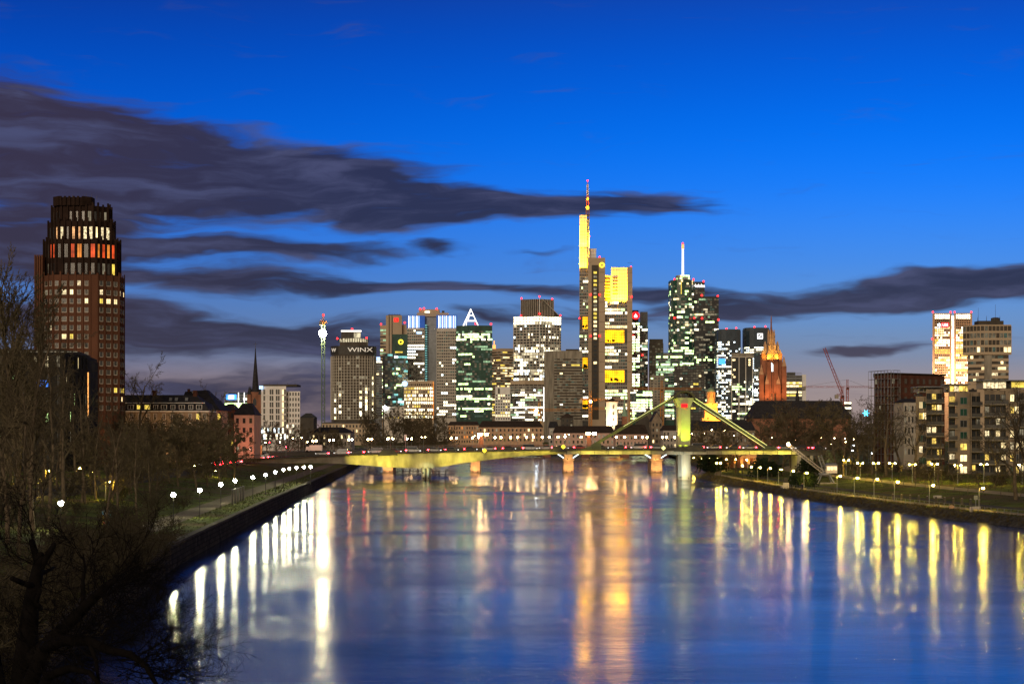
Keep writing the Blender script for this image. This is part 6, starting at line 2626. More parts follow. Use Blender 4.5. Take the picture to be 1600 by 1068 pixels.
b = MB()
cols = [420, 480, 560, 640, 700, 760, 830, 890, 960, 1030, 1110, 1200, 1290]
for a, c in zip(cols, cols[1:]):
    x0, x1 = PX(a, Y2), PX(c, Y2)
    b.hexa([(x0, Y2, d2z(a) - 1.5), (x1, Y2, d2z(c) - 1.5), (x1, Y2 + 13, d2z(c) - 1.5), (x0, Y2 + 13, d2z(a) - 1.5), (x0, Y2, d2z(a)), (x1, Y2, d2z(c)), (x1, Y2 + 13, d2z(c)), (x0, Y2 + 13, d2z(a))], 'steel_dark')
b.build('deck', b2)
b = MB()
for a, c in zip(cols, cols[1:]):
    x0, x1 = PX(a, Y2), PX(c, Y2)
    for hh in (.5, 1.1):
        b.tube((x0, Y2 + .2, d2z(a) + hh), (x1, Y2 + .2, d2z(c) + hh), .06, .06, 'steel_grey', 4)
    for k in range(8):
        x = x0 + (x1 - x0) * k / 8
        b.tube((x, Y2 + .2, d2z(a)), (x, Y2 + .2, d2z(a) + 1.1), .06, .06, 'steel_grey', 4)
b.build('railing', b2)
PIERS = [(607, 8), (743, 7.8), (888, 8), (1025, 8.8)]
for (px, hw_) in PIERS:
    b = MB()
    x = PX(px, Y2)
    hw = hw_ / F * Y2
    for k in range(5):
        f_ = .92 + .08 * (4 - k) / 4
        b.box((x - hw * f_, Y2 - 3 - .1 * (4 - k), -1 if k == 0 else .95 * k), (x + hw * f_, Y2 + 15, .95 * (k + 1) - .06), 'sandstone')
    b.box((x - hw * 1.1, Y2 - 3.6, 4.7), (x + hw * 1.1, Y2 + 15, 5.3), 'sandstone')
    b.box((x - hw * .8, Y2 - 2.4, 5.3), (x + hw * .8, Y2 + 14, d2z(px) - 1.5), 'sandstone')
    b.build('pier', b2)
    for s_ in (-1, 1):
        for yy_ in (Y2 + .6, Y2 + 12):
            b = MB()
            pts = []
            for q in range(7):
                f_ = q / 6
                pts.append((x + s_ * (hw * .9 + 5.5 * f_), yy_, 5.6 + 2.1 * sin(f_ * pi / 2) + (d2z(px) - 9.2) * f_))
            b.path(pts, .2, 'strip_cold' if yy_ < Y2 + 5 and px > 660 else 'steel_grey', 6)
            b.build('arch_strut', b2)
    for dxp in (-hw * .4, hw * .5):
        fix(b2, (x + dxp, Y2 - 7.0, .8), 1000, (1, .60, .24), (x + dxp * .3, Y2 - 3, 3.4), 90)
    fix(b2, (x - hw * .2, Y2 - 4.6, 5.5), 260, (1, .7, .2), (x, Y2 - 2.4, 6.4), 130)
# stone steles with lamps on the old bridge
for (px, lab) in ((752, 'red sandstone bridge stele with two bright box lamps left of the long dark hall'), (921, 'red sandstone bridge stele with two bright box lamps right of the tallest tower foot')):
    t = thing('bridge_stele', lab, 'monument', (PX(px, Y2), Y2 + 1, d2z(px)))
    x = PX(px, Y2)
    zb_ = d2z(px)
    b = MB()
    b.hexa([(x - 1.1, Y2 + .4, zb_), (x + .9, Y2 + .4, zb_), (x + .9, Y2 + 2, zb_), (x - 1.1, Y2 + 2, zb_), (x - .8, Y2 + .5, zb_ + 4.6), (x + .4, Y2 + .5, zb_ + 4.6), (x + .4, Y2 + 1.8, zb_ + 4.6), (x - .8, Y2 + 1.8, zb_ + 4.6)], 'stone_red')
    b.build('shaft', t)
    b = MB()
    b.path([(x + 1.6, Y2 + .8, zb_), (x + 1.2, Y2 + .8, zb_ + 2), (x + 1.7, Y2 + .8, zb_ + 5)], .1, 'steel_grey', 4)
    b.build('bracket', t)
    for o in (-.5, 1.9):
        b = MB()
        b.box((x + o - .7, Y2 + .3, zb_ + 4.8), (x + o + .7, Y2 + 1.3, zb_ + 5.6), 'lamp_amber')
        b.build('lamp_head', t)
    lamp_light(t, (x, Y2 - 2.5, zb_ + 4), 500, (1, .55, .3))

# dark low third bridge seen through the gaps
b = MB()
t = thing('far_bridge', 'dark low arched bridge glimpsed under the stone bridge with red glowing span', 'bridge', (0, 1180, 0))
x0, x1 = PX(640, 1180), PX(1130, 1180)
b.box((x0, 1180, 6.2), (x1, 1192, 7.6), 'stone_red')
for k in range(8):
    x = x0 + (x1 - x0) * (k + .5) / 8
    b.box((x - 2.5, 1178, -1), (x + 2.5, 1193, 6.2), 'stone_red')
    for s_ in (-1, 1):
        for q in range(4):
            b.box((x + s_ * (2.5 + 2.2 * q), 1180, 6.2 - 2.4 * (1 - q / 4) ** 2), (x + s_ * (2.5 + 2.2 * (q + 1)), 1192, 6.2), 'stone_red')
b.build('arches', t)
b = MB()
b.box((PX(951, 1180), 1179.9, 2.8), (PX(982, 1180), 1179.7, 4.6), 'lit_red')
b.build('lit_span', t)

# sandstone arcade wall under the right bridge end, orange uplights
t = thing('arcade_wall', 'orange-lit sandstone arcade wall under the right end of the bridge', 'wall', (PX(1155, 690), 690, 3))
b = MB()
x0, x1 = PX(1128, 690), PX(1180, 690)
zt_ = PZ(711, 690)
nb = 5
for k in range(nb + 1):
    x = x0 + (x1 - x0) * k / nb
    b.box((x - .55, 690, 2), (x + .55, 691.5, zt_), 'sandstone')
b.box((x0 - .55, 690.02, zt_ - 1), (x1 + .55, 692, zt_ + .4), 'sandstone')
b.box((x0, 691.2, 2), (x1, 692, zt_), 'stone_red')
b.build('arcade', t)
for k in range(nb + 1):
    x = x0 + (x1 - x0) * k / nb
    fix(t, (x, 688.6, 3.4), 420, (1, .45, .06), (x, 690.4, 6), 100)
# green abutment block at the right end
t = thing('bridge_abutment', 'dark green angular abutment block at the right end of the bridge', 'abutment', (bx(1310), 602, 3))
b = MB()
b.hexa([(bx(1290), YF - 2, bz(722)), (bx(1308), YF - 2, bz(722)), (bx(1308), YB, bz(722)), (bx(1290), YB, bz(722)), (bx(1290), YF - 2, bz(703)), (bx(1323), YF - 2, bz(703)), (bx(1323), YB, bz(703)), (bx(1290), YB, bz(703))], 'bridge_green')
b.build('block', t)
b = MB()
b.box((bx(1246), YF + 1, bz(711)), (bx(1290), YB - 1, bz(704)), 'concrete_dark')
b.box((bx(1246), YF + .5, 3), (bx(1252), YB - 1, bz(711)), 'concrete')
b.box((bx(1266), YF + .5, 3), (bx(1271), YB - 1, bz(711)), 'concrete')
b.build('end_span', t)
for px in (1256, 1284):
    fix(t, (bx(px), YF - 5, 4.5), 420, (1, .85, .35), (bx(px), YF + 1, 7.5), 120)

# ------------------------------------------------------------------ lamps


def make_globe(name, label, h, m, post='steel_dark', r=.26, head='globe'):
    def f_():
        t = thing(name, label, 'lamp', (0, 0, 0))
        b = MB()
        b.tube((0, 0, -.3), (0, 0, .5), .10, .09, post, 8)
        b.tube((0, 0, .5), (0, 0, h - r), .06, .05, post, 8)
        b.build('post', t, off=(0, 0, 0))
        b = MB()
        b.ball((0, 0, h), r, m, 8, 5)
        b.build('globe', t, off=(0, 0, 0))
        b = MB()
        b.lathe((0, 0, h + r * .75), [(r * 1.15, 0), (r * .9, .07), (.03, .16)], 'steel_dark', 8)
        b.build('cap', t, off=(0, 0, 0))
        return t
    return f_


def make_arm(name, label, h, m, arms=1, post='steel_grey', r=.2):
    def f_():
        t = thing(name, label, 'lamp', (0, 0, 0))
        b = MB()
        b.tube((0, 0, -.4), (0, 0, 1), .10, .08, post, 8)
        b.tube((0, 0, 1), (0, 0, h), .07, .05, post, 8)
        b.build('post', t, off=(0, 0, 0))
        for s_ in ((1,) if arms == 1 else (-1, 1)):
            b = MB()
            b.tube((0, 0, h - .15), (s_ * .55, -.15, h), .04, .04, post, 5)
            b.box((s_ * .3, -.35, h), (s_ * 1.05, .1, h + .12), 'steel_dark')
            b.build('arm', t, off=(0, 0, 0))
            b = MB()
            b.ball((s_ * .7, -.15, h - .08), r, m, 8, 5, .7)
            b.build('lamp_head', t, off=(0, 0, 0))
        return t
    return f_


PL_left = Placer(make_globe('path_lamp', 'x', 4.0, 'lamp_white', r=.32))
left_l = [(95, 785), (271, 772), (312, 765), (345, 756), (367, 750), (395, 745), (415, 741), (430, 737), (443, 733.5), (452, 731.5), (463, 730), (475, 729), (485, 728.6)]
for i, (px, py) in enumerate(left_l):
    Yl = (CZ - 6.75) * F / (py - HY)
    x = PX(px, Yl)
    lab = ('bright white globe lamp standing apart among bare trees, nearest on the left bank' if i == 0 else
           'white globe lamp on the left riverside path, %s along the row from the camera' % ORD[i - 1])
    PL_left.put((x, Yl, 2.72), 0, label=lab, group='white globe lamps along the left riverside path')

PL_front = Placer(make_arm('park_lamp', 'x', 3.95, 'lamp_yellow', r=.23))
fr = [(1535, 762), (1457, 757), (1402, 752), (1370, 748), (1339, 746), (1312, 743), (1260, 738), (1239, 735), (1220, 733), (1203, 731), (1187, 730)]
for i, (px, py) in enumerate(fr):
    Yl = (CZ - 5.4) * F / (py - HY)
    x = PX(px, Yl)
    PL_front.put((x - .6, Yl, gz(x, Yl)), 0, label='yellow short-armed lamp on the right waterside path, %s from the right edge' % ORD[i], group='yellow lamps along the right waterside path')
PL_back = Placer(make_arm('park_lamp', 'x', 4.5, 'lamp_yellow', 2, r=.2))
bk = [(1597, 732), (1537, 729.6), (1496.5, 729), (1460, 726.7), (1425.5, 726), (1394, 724), (1368.6, 723), (1344, 722), (1322, 719)]
for i, (px, py) in enumerate(bk):
    Yl = (CZ - 7.3) * F / (py - HY)
    x = PX(px, Yl)
    PL_back.put((x, Yl, gz(x, Yl)), 0, label='double-headed yellow lamp on the inner park path, %s from the right edge' % ORD[i], group='yellow lamps along the inner park path')
PL_under = Placer(make_globe('path_lamp', 'x', 3.6, 'lamp_yellow', r=.2))
un = [(1084, 715), (1096, 715.5), (1108, 716), (1117, 717), (1122, 716), (1135, 717), (1150, 717), (1167, 718), (1120, 723), (1126, 723), (1160, 727), (1174, 729)]
for i, (px, py) in enumerate(un):
    Yl = (CZ - 5.9) * F / (py - HY) if py < 720 else 560 - 6 * (py - 723)
    x = PX(px, Yl)
    z = max(1.4, gz(x, Yl))
    PL_under.put((x, Yl, PZ(py, Yl) - 3.6), 0, label='small yellow path lamp under the right bridge span, %s from the pylon' % ORD[i], group='small yellow lamps under the right bridge span')

# lanterns on the old bridge
PL_br = Placer(make_globe('bridge_lamp', 'x', 3.9, 'lamp_amber', r=.36, post='steel_grey'))
lx = [489, 494, 515, 521, 545, 550, 575, 581, 606, 614, 636, 643, 705, 713, 738, 748, 773.5, 783, 798, 809, 823, 833.6, 847.5, 858, 872, 883, 908, 963, 976, 993, 1004, 1011, 1035, 1041.6, 1054]
for i, px in enumerate(lx):
    back = i % 2
    Yl = Y2 + (12.4 if back else .6)
    x = PX(px, Yl)
    PL_br.put((x, Yl, d2z(px)), 0, label='amber globe lantern on the old bridge, %s from the left end' % ORD[i], group='amber globe lanterns on the old bridge')
# tall posts on the near bridge and tall posts beyond
PL_tall = Placer(make_arm('street_lamp', 'x', 6.0, 'lamp_amber', 2, r=.2))
for i, px in enumerate((606, 661.5, 743, 886)):
    x = bx(px)
    PL_tall.put((x, YB - 1 if i % 2 == 0 else YF + .9, deck_z(x)), 0, .85, label='tall slim double-headed lamp post on the near bridge, %s from the left' % ORD[i], group='tall lamp posts on the near bridge')
PL_far = Placer(make_arm('street_lamp', 'x', 6.5, 'lamp_amber', 1, r=.26))
fars = [(455, 684), (474, 683), (478, 690), (1083, 677), (1098, 676), (1115, 671), (1130, 672), (1150, 680), (1160, 680), (1192, 687), (1203, 683), (1227, 687), (1238, 679), (1245, 687), (1265, 688), (1272, 689), (1281, 684), (1294, 688), (1297, 693), (1307, 684), (1317, 684), (1325, 690), (1331, 686), (440, 690), (412, 691), (400, 695)]
for i, (px, py) in enumerate(fars):
    Yl = 735 + (i * 37) % 60
    if px > 1300:
        Yl = 640 + (i * 17) % 30
    x = PX(px, Yl)
    side = 'left bank road' if px < 600 else 'right shore street behind the stays'
    j = sorted([q for q, _ in fars if (q < 600) == (px < 600)]).index(px)
    PL_far.put((x, Yl, PZ(py, Yl) - 6.45), (pi if i % 2 else 0), label='amber street lamp on the %s, %s from the left' % (side, ORD[j]), group='amber street lamps on the ' + side)
PL_grove = Placer(make_arm('street_lamp', 'x', 6.0, 'lamp_yellow', 1, r=.2))
for i, (px, py, Yl) in enumerate(((20, 742, 330), (72, 735, 370), (120, 731, 400), (139, 738, 345), (190, 735, 420), (232, 731, 470), (300, 727, 520), (332, 735, 460), (60, 752, 290), (165, 752, 300))):
    x = PX(px, Yl)
    PL_grove.put((x, Yl, PZ(py, Yl) - 5.9), 0, label='yellow street lamp glowing among the left grove trees, %s from the left' % ORD[sorted([20, 72, 120, 139, 190, 232, 300, 332, 60, 165]).index(px)], group='yellow street lamps in the left grove')
PL_cold = Placer(make_arm('street_lamp', 'x', 7.0, 'lamp_cold', 1, r=.3))
for (px, py, lab) in ((1331, 688, 'cold white street lamp glaring between the trees right of the bridge end'), (1360, 700, 'cold white street lamp below the scaffolded building'), (1329, 696, 'small cold white lamp just under the brighter cold lamp')):
    Yl = 560
    PL_cold.put((PX(px, Yl), Yl, PZ(py, Yl) - 7), 0, .8, label=lab, group='cold white street lamps')

for i in range(5):
    Yl = 318 + 5 * i
    x = interp(XL, Yl) - 4.6
    t = thing('mooring_post', 'dark square mooring post on the left quay lawn, %s from the camera' % ORD[i], 'post', (x, Yl, 2.6), 'dark mooring posts on the left quay lawn')
    b = MB()
    b.box((x - .16, Yl - .16, 2.5), (x + .16, Yl + .16, 5.2), 'steel_dark')
    b.build('shaft', t)
    b = MB()
    b.lathe((x, Yl, 5.2), [(.26, 0), (.22, .08), (.05, .14)], 'steel_grey', 8)
    b.build('cap', t)
# sign panel and lorry
t = thing('sign_board', 'blank grey rectangular sign board on a pole above the left bridge span', 'sign', (bx(630), YB - 1, deck_z(bx(630))))
b = MB()
b.tube((bx(630), YB - 1, deck_z(bx(630))), (bx(630), YB - 1, bz(688)), .14, .12, 'steel_grey', 6)
b.build('pole', t)
b = MB()
b.box((bx(628), YB - 1.3, bz(688)), (bx(632), YB - 1.15, bz(678.5)), 'white_paint')
b.build('panel', t)

# ------------------------------------------------------------------ cars


def car_maker(name, colm, kind=0):
    def f_():
        t = thing(name, 'x', 'car', (0, 0, 0))
        Lc, Wc = (4.4, 1.8) if kind == 0 else (4.9, 1.9)
        hb, ht = (.95, 1.46) if kind == 0 else (1.1, 1.95)
        # side outline extruded, tumblehome on the cabin
        b = MB()
        lo = [(-Lc / 2, .35), (-Lc / 2 + .05, .8), (-Lc / 2 + 1.15, hb), (Lc / 2 - .35, hb + .03), (Lc / 2, .75), (Lc / 2, .35)]
        i0 = len(b.v)
        for s_ in (-1, 1):
            b.v += [(x, s_ * Wc / 2, z) for x, z in lo]
        n = len(lo)
        k = b.mi(colm)
        for j in range(n):
            q = (j + 1) % n
            b.f.append((j, q, n + q, n + j))
            b.m.append(k)
        b.f += [tuple(range(n))[::-1], tuple(range(n, 2 * n))]
        b.m += [k, k]
        b.build('body', t, off=(0, 0, 0))
        b = MB()
        c0, c1, r0, r1 = (-Lc / 2 + 1.0, Lc / 2 - .5, -Lc / 2 + 1.75, Lc / 2 - 1.1) if kind == 0 else (-Lc / 2 + .7, Lc / 2 - .1, -Lc / 2 + 1.35, Lc / 2 - .3)
        w0, w1 = Wc / 2 - .04, Wc / 2 - .22
        b.hexa([(c0, -w0, hb), (c1, -w0, hb), (c1, w0, hb), (c0, w0, hb), (r0, -w1, ht), (r1, -w1, ht), (r1, w1, ht), (r0, w1, ht)], 'glass')
        b.build('windows', t, off=(0, 0, 0))
        b = MB()
        b.hexa([(r0 - .05, -w1 - .02, ht), (r1 + .05, -w1 - .02, ht), (r1 + .05, w1 + .02, ht), (r0 - .05, w1 + .02, ht), (r0 + .1, -w1 + .1, ht + .06), (r1 - .1, -w1 + .1, ht + .06), (r1 - .1, w1 - .1, ht + .06), (r0 + .1, w1 - .1, ht + .06)], colm)
        b.build('roof', t, off=(0, 0, 0))
        for x in (-Lc / 2 + .85, Lc / 2 - .8):
            for s_ in (-1, 1):
                b = MB()
                b.tube((x, s_ * (Wc / 2 - .2), .32), (x, s_ * (Wc / 2 + .02), .32), .32, .32, 'rubber', 12)
                w_ = b.build('wheel', t, off=(0, 0, 0))
                b = MB()
                b.tube((x, s_ * (Wc / 2 + .02), .32), (x, s_ * (Wc / 2 + .04), .32), .19, .17, 'steel_grey', 10)
                b.build('rim', w_, off=(0, 0, 0))
        for s_ in (-1, 1):
            b = MB()
            b.box((Lc / 2 - .35, s_ * (Wc / 2 - .42), .66), (Lc / 2 + .05, s_ * (Wc / 2 + .03), .92), 'tail_red')
            b.build('tail_light', t, off=(0, 0, 0))
            b = MB()
            b.box((-Lc / 2 - .04, s_ * (Wc / 2 - .42), .58), (-Lc / 2 + .25, s_ * (Wc / 2 + .02), .78), 'head_white')
            b.build('headlight', t, off=(0, 0, 0))
        return t
    return f_


mat('car_dark', (.03, .03, .035), .3, .05, 1, metal=.3, spec=.6)
mat('car_silver', (.35, .35, .36), .35, .05, 1, metal=.5, spec=.6)
mat('car_red', (.30, .02, .02), .3, .05, 1, spec=.6)
mat('car_white', (.6, .6, .6), .35, .05, 1, spec=.6)
CARS = [('dark', Placer(car_maker('parked_car', 'car_dark'))), ('silver', Placer(car_maker('parked_car', 'car_silver'))), ('red', Placer(car_maker('parked_car', 'car_red'))), ('white high-roofed', Placer(car_maker('delivery_van', 'car_white', 1)))]
rg = random.Random(12)
k = 0
xcur = bx(500)
while xcur < bx(1300):
    nm, pl_ = CARS[rg.choice((0, 0, 1, 1, 2, 3))]
    lane = rg.choice((0, 1))
    x = xcur
    if not (bx(1056) < x < bx(1086)):
        pl_.put((x, YF + 4.2 + 3.3 * lane, deck_z(x) + .03), pi if lane == 0 else 0, label='%s %s with red tail lights on the near bridge, %s from the left' % (nm, 'van' if 'high' in nm else 'car', ORD[k]), group='cars queuing on the near bridge')
        k += 1
    xcur += rg.uniform(5.0, 7)
# cars on the left embankment road, lights towards and away from us
j = 0
for i in range(30):
    Yl = 540 + i * 11
    lane = i % 2
    x = interp(XL, Yl) - (32.6 if lane else 36.4)
    nm, pl_ = CARS[rg.choice((0, 1, 2, 3))]
    pl_.put((x, Yl, gz(x, Yl) + .05), radians(90) if lane == 0 else radians(-90), label='%s %s %s on the embankment road, %s along it' % (nm, 'van' if 'high' in nm else 'car', 'with headlights facing us' if lane == 0 else 'showing red tail lights', ORD[j]), group='cars on the left embankment road')
    j += 1
for (px, py, lab) in ((397, 703, 'red traffic light left of the orange site container'), (421, 692, 'red traffic light high above the embankment road junction'), (447, 699, 'red traffic light nearest the left bridge end'), (383, 706, 'red traffic light at the tree edge of the junction')):
    Yl = 690
    x, z = PX(px, Yl), PZ(py, Yl)
    t = thing('traffic_light', lab, 'traffic light', (x, Yl, 6))
    b = MB()
    b.tube((x, Yl, 5.8), (x, Yl, z + .5), .07, .06, 'steel_grey', 6)
    b.build('post', t)
    b = MB()
    b.box((x - .18, Yl - .25, z - .5), (x + .18, Yl - .05, z + .5), 'steel_dark')
    b.build('housing', t)
    b = MB()
    b.ball((x, Yl - .3, z + .28), .16, 'tail_red', 8, 5)
    b.build('red_lamp', t)
Yl = 705
x, z = PX(400, Yl), 6.2
t = thing('site_container', 'orange-lit site container beside the embankment road junction', 'container', (x, Yl, z))
b = MB()
b.box((x - 2.2, Yl, z), (x + 2.2, Yl + 2.4, z + 4.2), 'sandstone')
for k in range(8):
    b.box((x - 2.1 + .55 * k, Yl - .06, z + .1), (x - 1.9 + .55 * k, Yl, z + 4.1), 'stone_red')
b.build('shell', t)
lamp_light(t, (x + .5, Yl - 4, z + 3.6), 900, (1, .42, .08))  # added amber point light on the shell, no fixture
lamp_light(t, (x - 2, Yl - 9, z + 2.2), 1400, (1, .08, .03))  # added red glow in front of the container, no lamp there
t = thing('box_lorry', 'pale pinkish box lorry standing at the left end of the near bridge', 'lorry', (PX(491, 640), 640, 6.5))
x0, Yl, z0 = PX(491, 640), 640, PZ(706.5, 640)
b = MB()
b.box((x0 - 1.6, Yl - 1.2, z0 + .7), (x0 + 2.8, Yl + 1.2, z0 + 2.6), 'white_paint')
b.build('box_body', t)
b = MB()
b.hexa([(x0 - 3.0, Yl - 1.1, z0 + .5), (x0 - 1.75, Yl - 1.1, z0 + .5), (x0 - 1.75, Yl + 1.1, z0 + .5), (x0 - 3.0, Yl + 1.1, z0 + .5), (x0 - 2.7, Yl - 1.05, z0 + 2.1), (x0 - 1.75, Yl - 1.05, z0 + 2.1), (x0 - 1.75, Yl + 1.05, z0 + 2.1), (x0 - 2.7, Yl + 1.05, z0 + 2.1)], 'white_paint')
b.build('cab', t)
for x in (-2.4, .9, 1.9):
    for s_ in (-1, 1):
        b = MB()
        b.tube((x0 + x, Yl + s_ * .85, z0 + .45), (x0 + x, Yl + s_ * 1.15, z0 + .45), .45, .45, 'rubber', 12)
        b.build('wheel', t)
lamp_light(t, (x0, Yl - 5, z0 + 4), 350, (1, .4, .25))
# ------------------------------------------------------------------ trees: tapered trunk, limbs and a crown of real twigs


def grow(rng, H, r0, kind):
    """returns trunk segments and crown segments"""
    tr, crn = [], []

    def limb(p, d, ln, r, lev, maxlev, P):
        n = max(2, int(ln / P['seg'][min(lev, len(P['seg']) - 1)]))
        n = min(n, 7)
        pts = [p]
        q, dd = p, d
        for k in range(n):
            dd = (dd + Vector((rng.gauss(0, 1), rng.gauss(0, 1), rng.gauss(0, .6))) * P['wob'] + Vector((0, 0, P['up'][min(lev, len(P['up']) - 1)]))).normalized()
            q = q + dd * (ln / n)
            pts.append(q)
            f0, f1 = k / n, (k + 1) / n
            ra, rb_ = r * (1 - .75 * f0), r * (1 - .75 * f1)
            (tr if lev == 0 else crn).append((pts[-2], pts[-1], max(ra, P['rmin']), max(rb_, P['rmin']), lev))
        if lev < maxlev:
            m = P['kids'][lev]
            for k in range(m):
                f_ = P['start'][min(lev, len(P['start']) - 1)] + (1 - P['start'][min(lev, len(P['start']) - 1)]) * (k + rng.random()) / m
                f_ = min(.98, f_)
                i = min(n - 1, int(f_ * n))
                base = pts[i].lerp(pts[i + 1], f_ * n - i)
                ax = (pts[i + 1] - pts[i]).normalized()
                o = ax.orthogonal().normalized()
                o.rotate(Matrix.Rotation(rng.uniform(0, 2 * pi), 3, ax))
                a = radians(rng.uniform(*P['ang'][min(lev, len(P['ang']) - 1)]))
                cd = (ax * cos(a) + o * sin(a)).normalized()
                cl = ln * P['len'][min(lev, len(P['len']) - 1)] * rng.uniform(.65, 1.1) * (1 - P['short'] * f_)
                cr_ = max(P['rmin'], r * (1 - .75 * f_) * .6)
                limb(base, cd, cl, cr_, lev + 1, maxlev, P)
    K = {
        'broad': dict(seg=[2.2, 1.6, 1.2, .9, .7], wob=.10, up=[.02, .05, .03, .0, .02], kids=[9, 6, 6, 5], start=[.25, .2, .15, .1], ang=[(30, 62), (28, 60), (25, 60), (25, 65)], len=[.62, .5, .5, .5], short=.35, rmin=.016),
        'mid': dict(seg=[2.2, 1.6, 1.2, .9], wob=.10, up=[.02, .05, .03, .02], kids=[13, 8, 7, 5], start=[.12, .12, .1, .1], ang=[(28, 68), (28, 65), (25, 68), (25, 65)], len=[.60, .5, .5, .5], short=.36, rmin=.032),
        'tall': dict(seg=[3, 2, 1.4, 1, .8], wob=.07, up=[.02, .06, .05, .03, .02], kids=[13, 6, 5, 5], start=[.3, .2, .15, .1], ang=[(22, 50), (25, 50), (25, 60), (25, 60)], len=[.42, .5, .5, .5], short=.45, rmin=.017),
        'poplar': dict(seg=[3, 2, 1.4, 1], wob=.05, up=[.02, .12, .08, .05], kids=[44, 7, 6, 4], start=[.08, .1, .1, .1], ang=[(18, 36), (18, 36), (18, 40), (20, 40)], len=[.38, .45, .5, .5], short=.45, rmin=.028),
        'shrub': dict(seg=[.8, .6, .5, .4], wob=.16, up=[.0, .02, .0, .0], kids=[5, 5, 5], start=[.2, .15, .1], ang=[(25, 60), (25, 65), (25, 70)], len=[.6, .55, .55], short=.3, rmin=.012),
        'clip': dict(seg=[1, .8, .6, .5], wob=.14, up=[.02, .0, .0, .0], kids=[9, 6, 4], start=[.72, .3, .2], ang=[(65, 88), (30, 60), (30, 60)], len=[.34, .5, .5], short=.2, rmin=.02),
    }
    P = K[kind]
    maxlev = len(P['kids'])
    if kind == 'shrub':
        for k in range(9):
            a = rng.uniform(0, 2 * pi)
            t_ = rng.uniform(.1, .75)
            limb(Vector((cos(a) * .2, sin(a) * .2, -.1)), Vector((cos(a) * t_, sin(a) * t_, 1)).normalized(), H * rng.uniform(.6, 1), r0, 0, maxlev, P)
    elif kind == 'broad':
        limb(Vector((0, 0, -.3)), Vector((rng.uniform(-.05, .05), rng.uniform(-.05, .05), 1)).normalized(), H * .8, r0, 0, maxlev, P)
    else:
        limb(Vector((0, 0, -.3)), Vector((rng.uniform(-.04, .04), rng.uniform(-.04, .04), 1)).normalized(), H * .92, r0, 0, maxlev, P)
    return tr, crn


def segs_mesh(segs, m, base=7):
    b = MB()
    for (p, q, ra, rb_, lev) in segs:
        b.tube(p, q, ra, rb_, m, base if lev == 0 else (5 if lev == 1 else 3), cap=False)
    return b


def tree_maker(name, cat, seed, H, r0, kind, mt='bark', mc='twig'):
    def f_():
        rng_ = random.Random(seed)
        tr, crn = grow(rng_, H, r0, kind)
        t = thing(name, 'x', cat, (0, 0, 0))
        segs_mesh(tr, mt).build('trunk' if kind != 'shrub' else 'stems', t, smooth=True, off=(0, 0, 0))
        segs_mesh(crn, mc).build('crown', t, off=(0, 0, 0))
        return t
    return f_


MIDS = [Placer(tree_maker('bare_tree', 'tree', 100 + i, 12, .24, 'mid', 'bark', 'twig')) for i in range(5)]
BROAD = [Placer(tree_maker('bare_tree', 'tree', 200 + i, 15, .30, 'broad', 'bark', 'twig_dark')) for i in range(3)]
TALL = [Placer(tree_maker('tall_tree', 'tree', 300 + i, 24, .32, 'tall', 'bark', 'twig_dark')) for i in range(3)]
POP = Placer(tree_maker('poplar_tree', 'tree', 400, 30, .40, 'poplar', 'bark', 'twig'))
SHR = [Placer(tree_maker('bare_shrub', 'shrub', 500 + i, 3.2, .035, 'shrub', 'twig_shrub', 'twig_shrub')) for i in range(3)]
CLIP = [Placer(tree_maker('clipped_tree', 'tree', 600 + i, 4.6, .09, 'clip', 'bark', 'twig_dark')) for i in range(2)]
rg = random.Random(77)
# size of each prototype
SZ = {'mid': 12 * .98, 'broad': 15 * .95, 'tall': 24 * .95, 'pop': 30 * .95}


def plant(pl_, H, px, ptop, Yt, lab, grp, zbase=None):
    x = PX(px, Yt)
    z = gz(x, Yt) if zbase is None else zbase
    h = PZ(ptop, Yt) - z
    pl_.put((x, Yt, z), rg.uniform(0, 6.28), h / H, label=lab, group=grp)


# left grove: front to back rows under the house row
G = []
for row, (Yr, lo, hi, top, n) in enumerate(((325, 130, 250, 690, 6), (385, 150, 335, 674, 9), (450, 190, 370, 664, 11), (520, 190, 375, 660, 12))):
    for k in range(n):
        px = lo + (hi - lo) * (k + rg.uniform(.2, .8)) / n
        Yt = Yr + rg.uniform(-18, 18)
        x = PX(px, Yt)
        if x > interp(XL, Yt) - 13:
            continue
        G.append((px, top + rg.uniform(-6, 12), Yt, row))
rn = ['front', 'second', 'third', 'back']
for row in range(4):
    gg = sorted([q for q in G if q[3] == row])
    for i, (px, tp, Yt, _) in enumerate(gg):
        plant(MIDS[(i + row) % 5], SZ['mid'], px, tp, Yt, 'bare brown tree in the %s row of the left grove, %s from the left' % (rn[row], ORD[i]), 'bare trees of the left grove')
# trees by the far left road end
for i, (px, tp, Yt) in enumerate(((388, 664, 800), (402, 668, 815), (417, 664, 830), (434, 666, 825), (450, 669, 835), (464, 670, 830), (484, 674, 840), (500, 672, 850), (520, 676, 800), (538, 673, 840))):
    plant(MIDS[i % 5], SZ['mid'], px, tp, Yt, 'bare tree at the end of the left embankment road, %s from the left' % ORD[i], 'bare trees at the left road end')
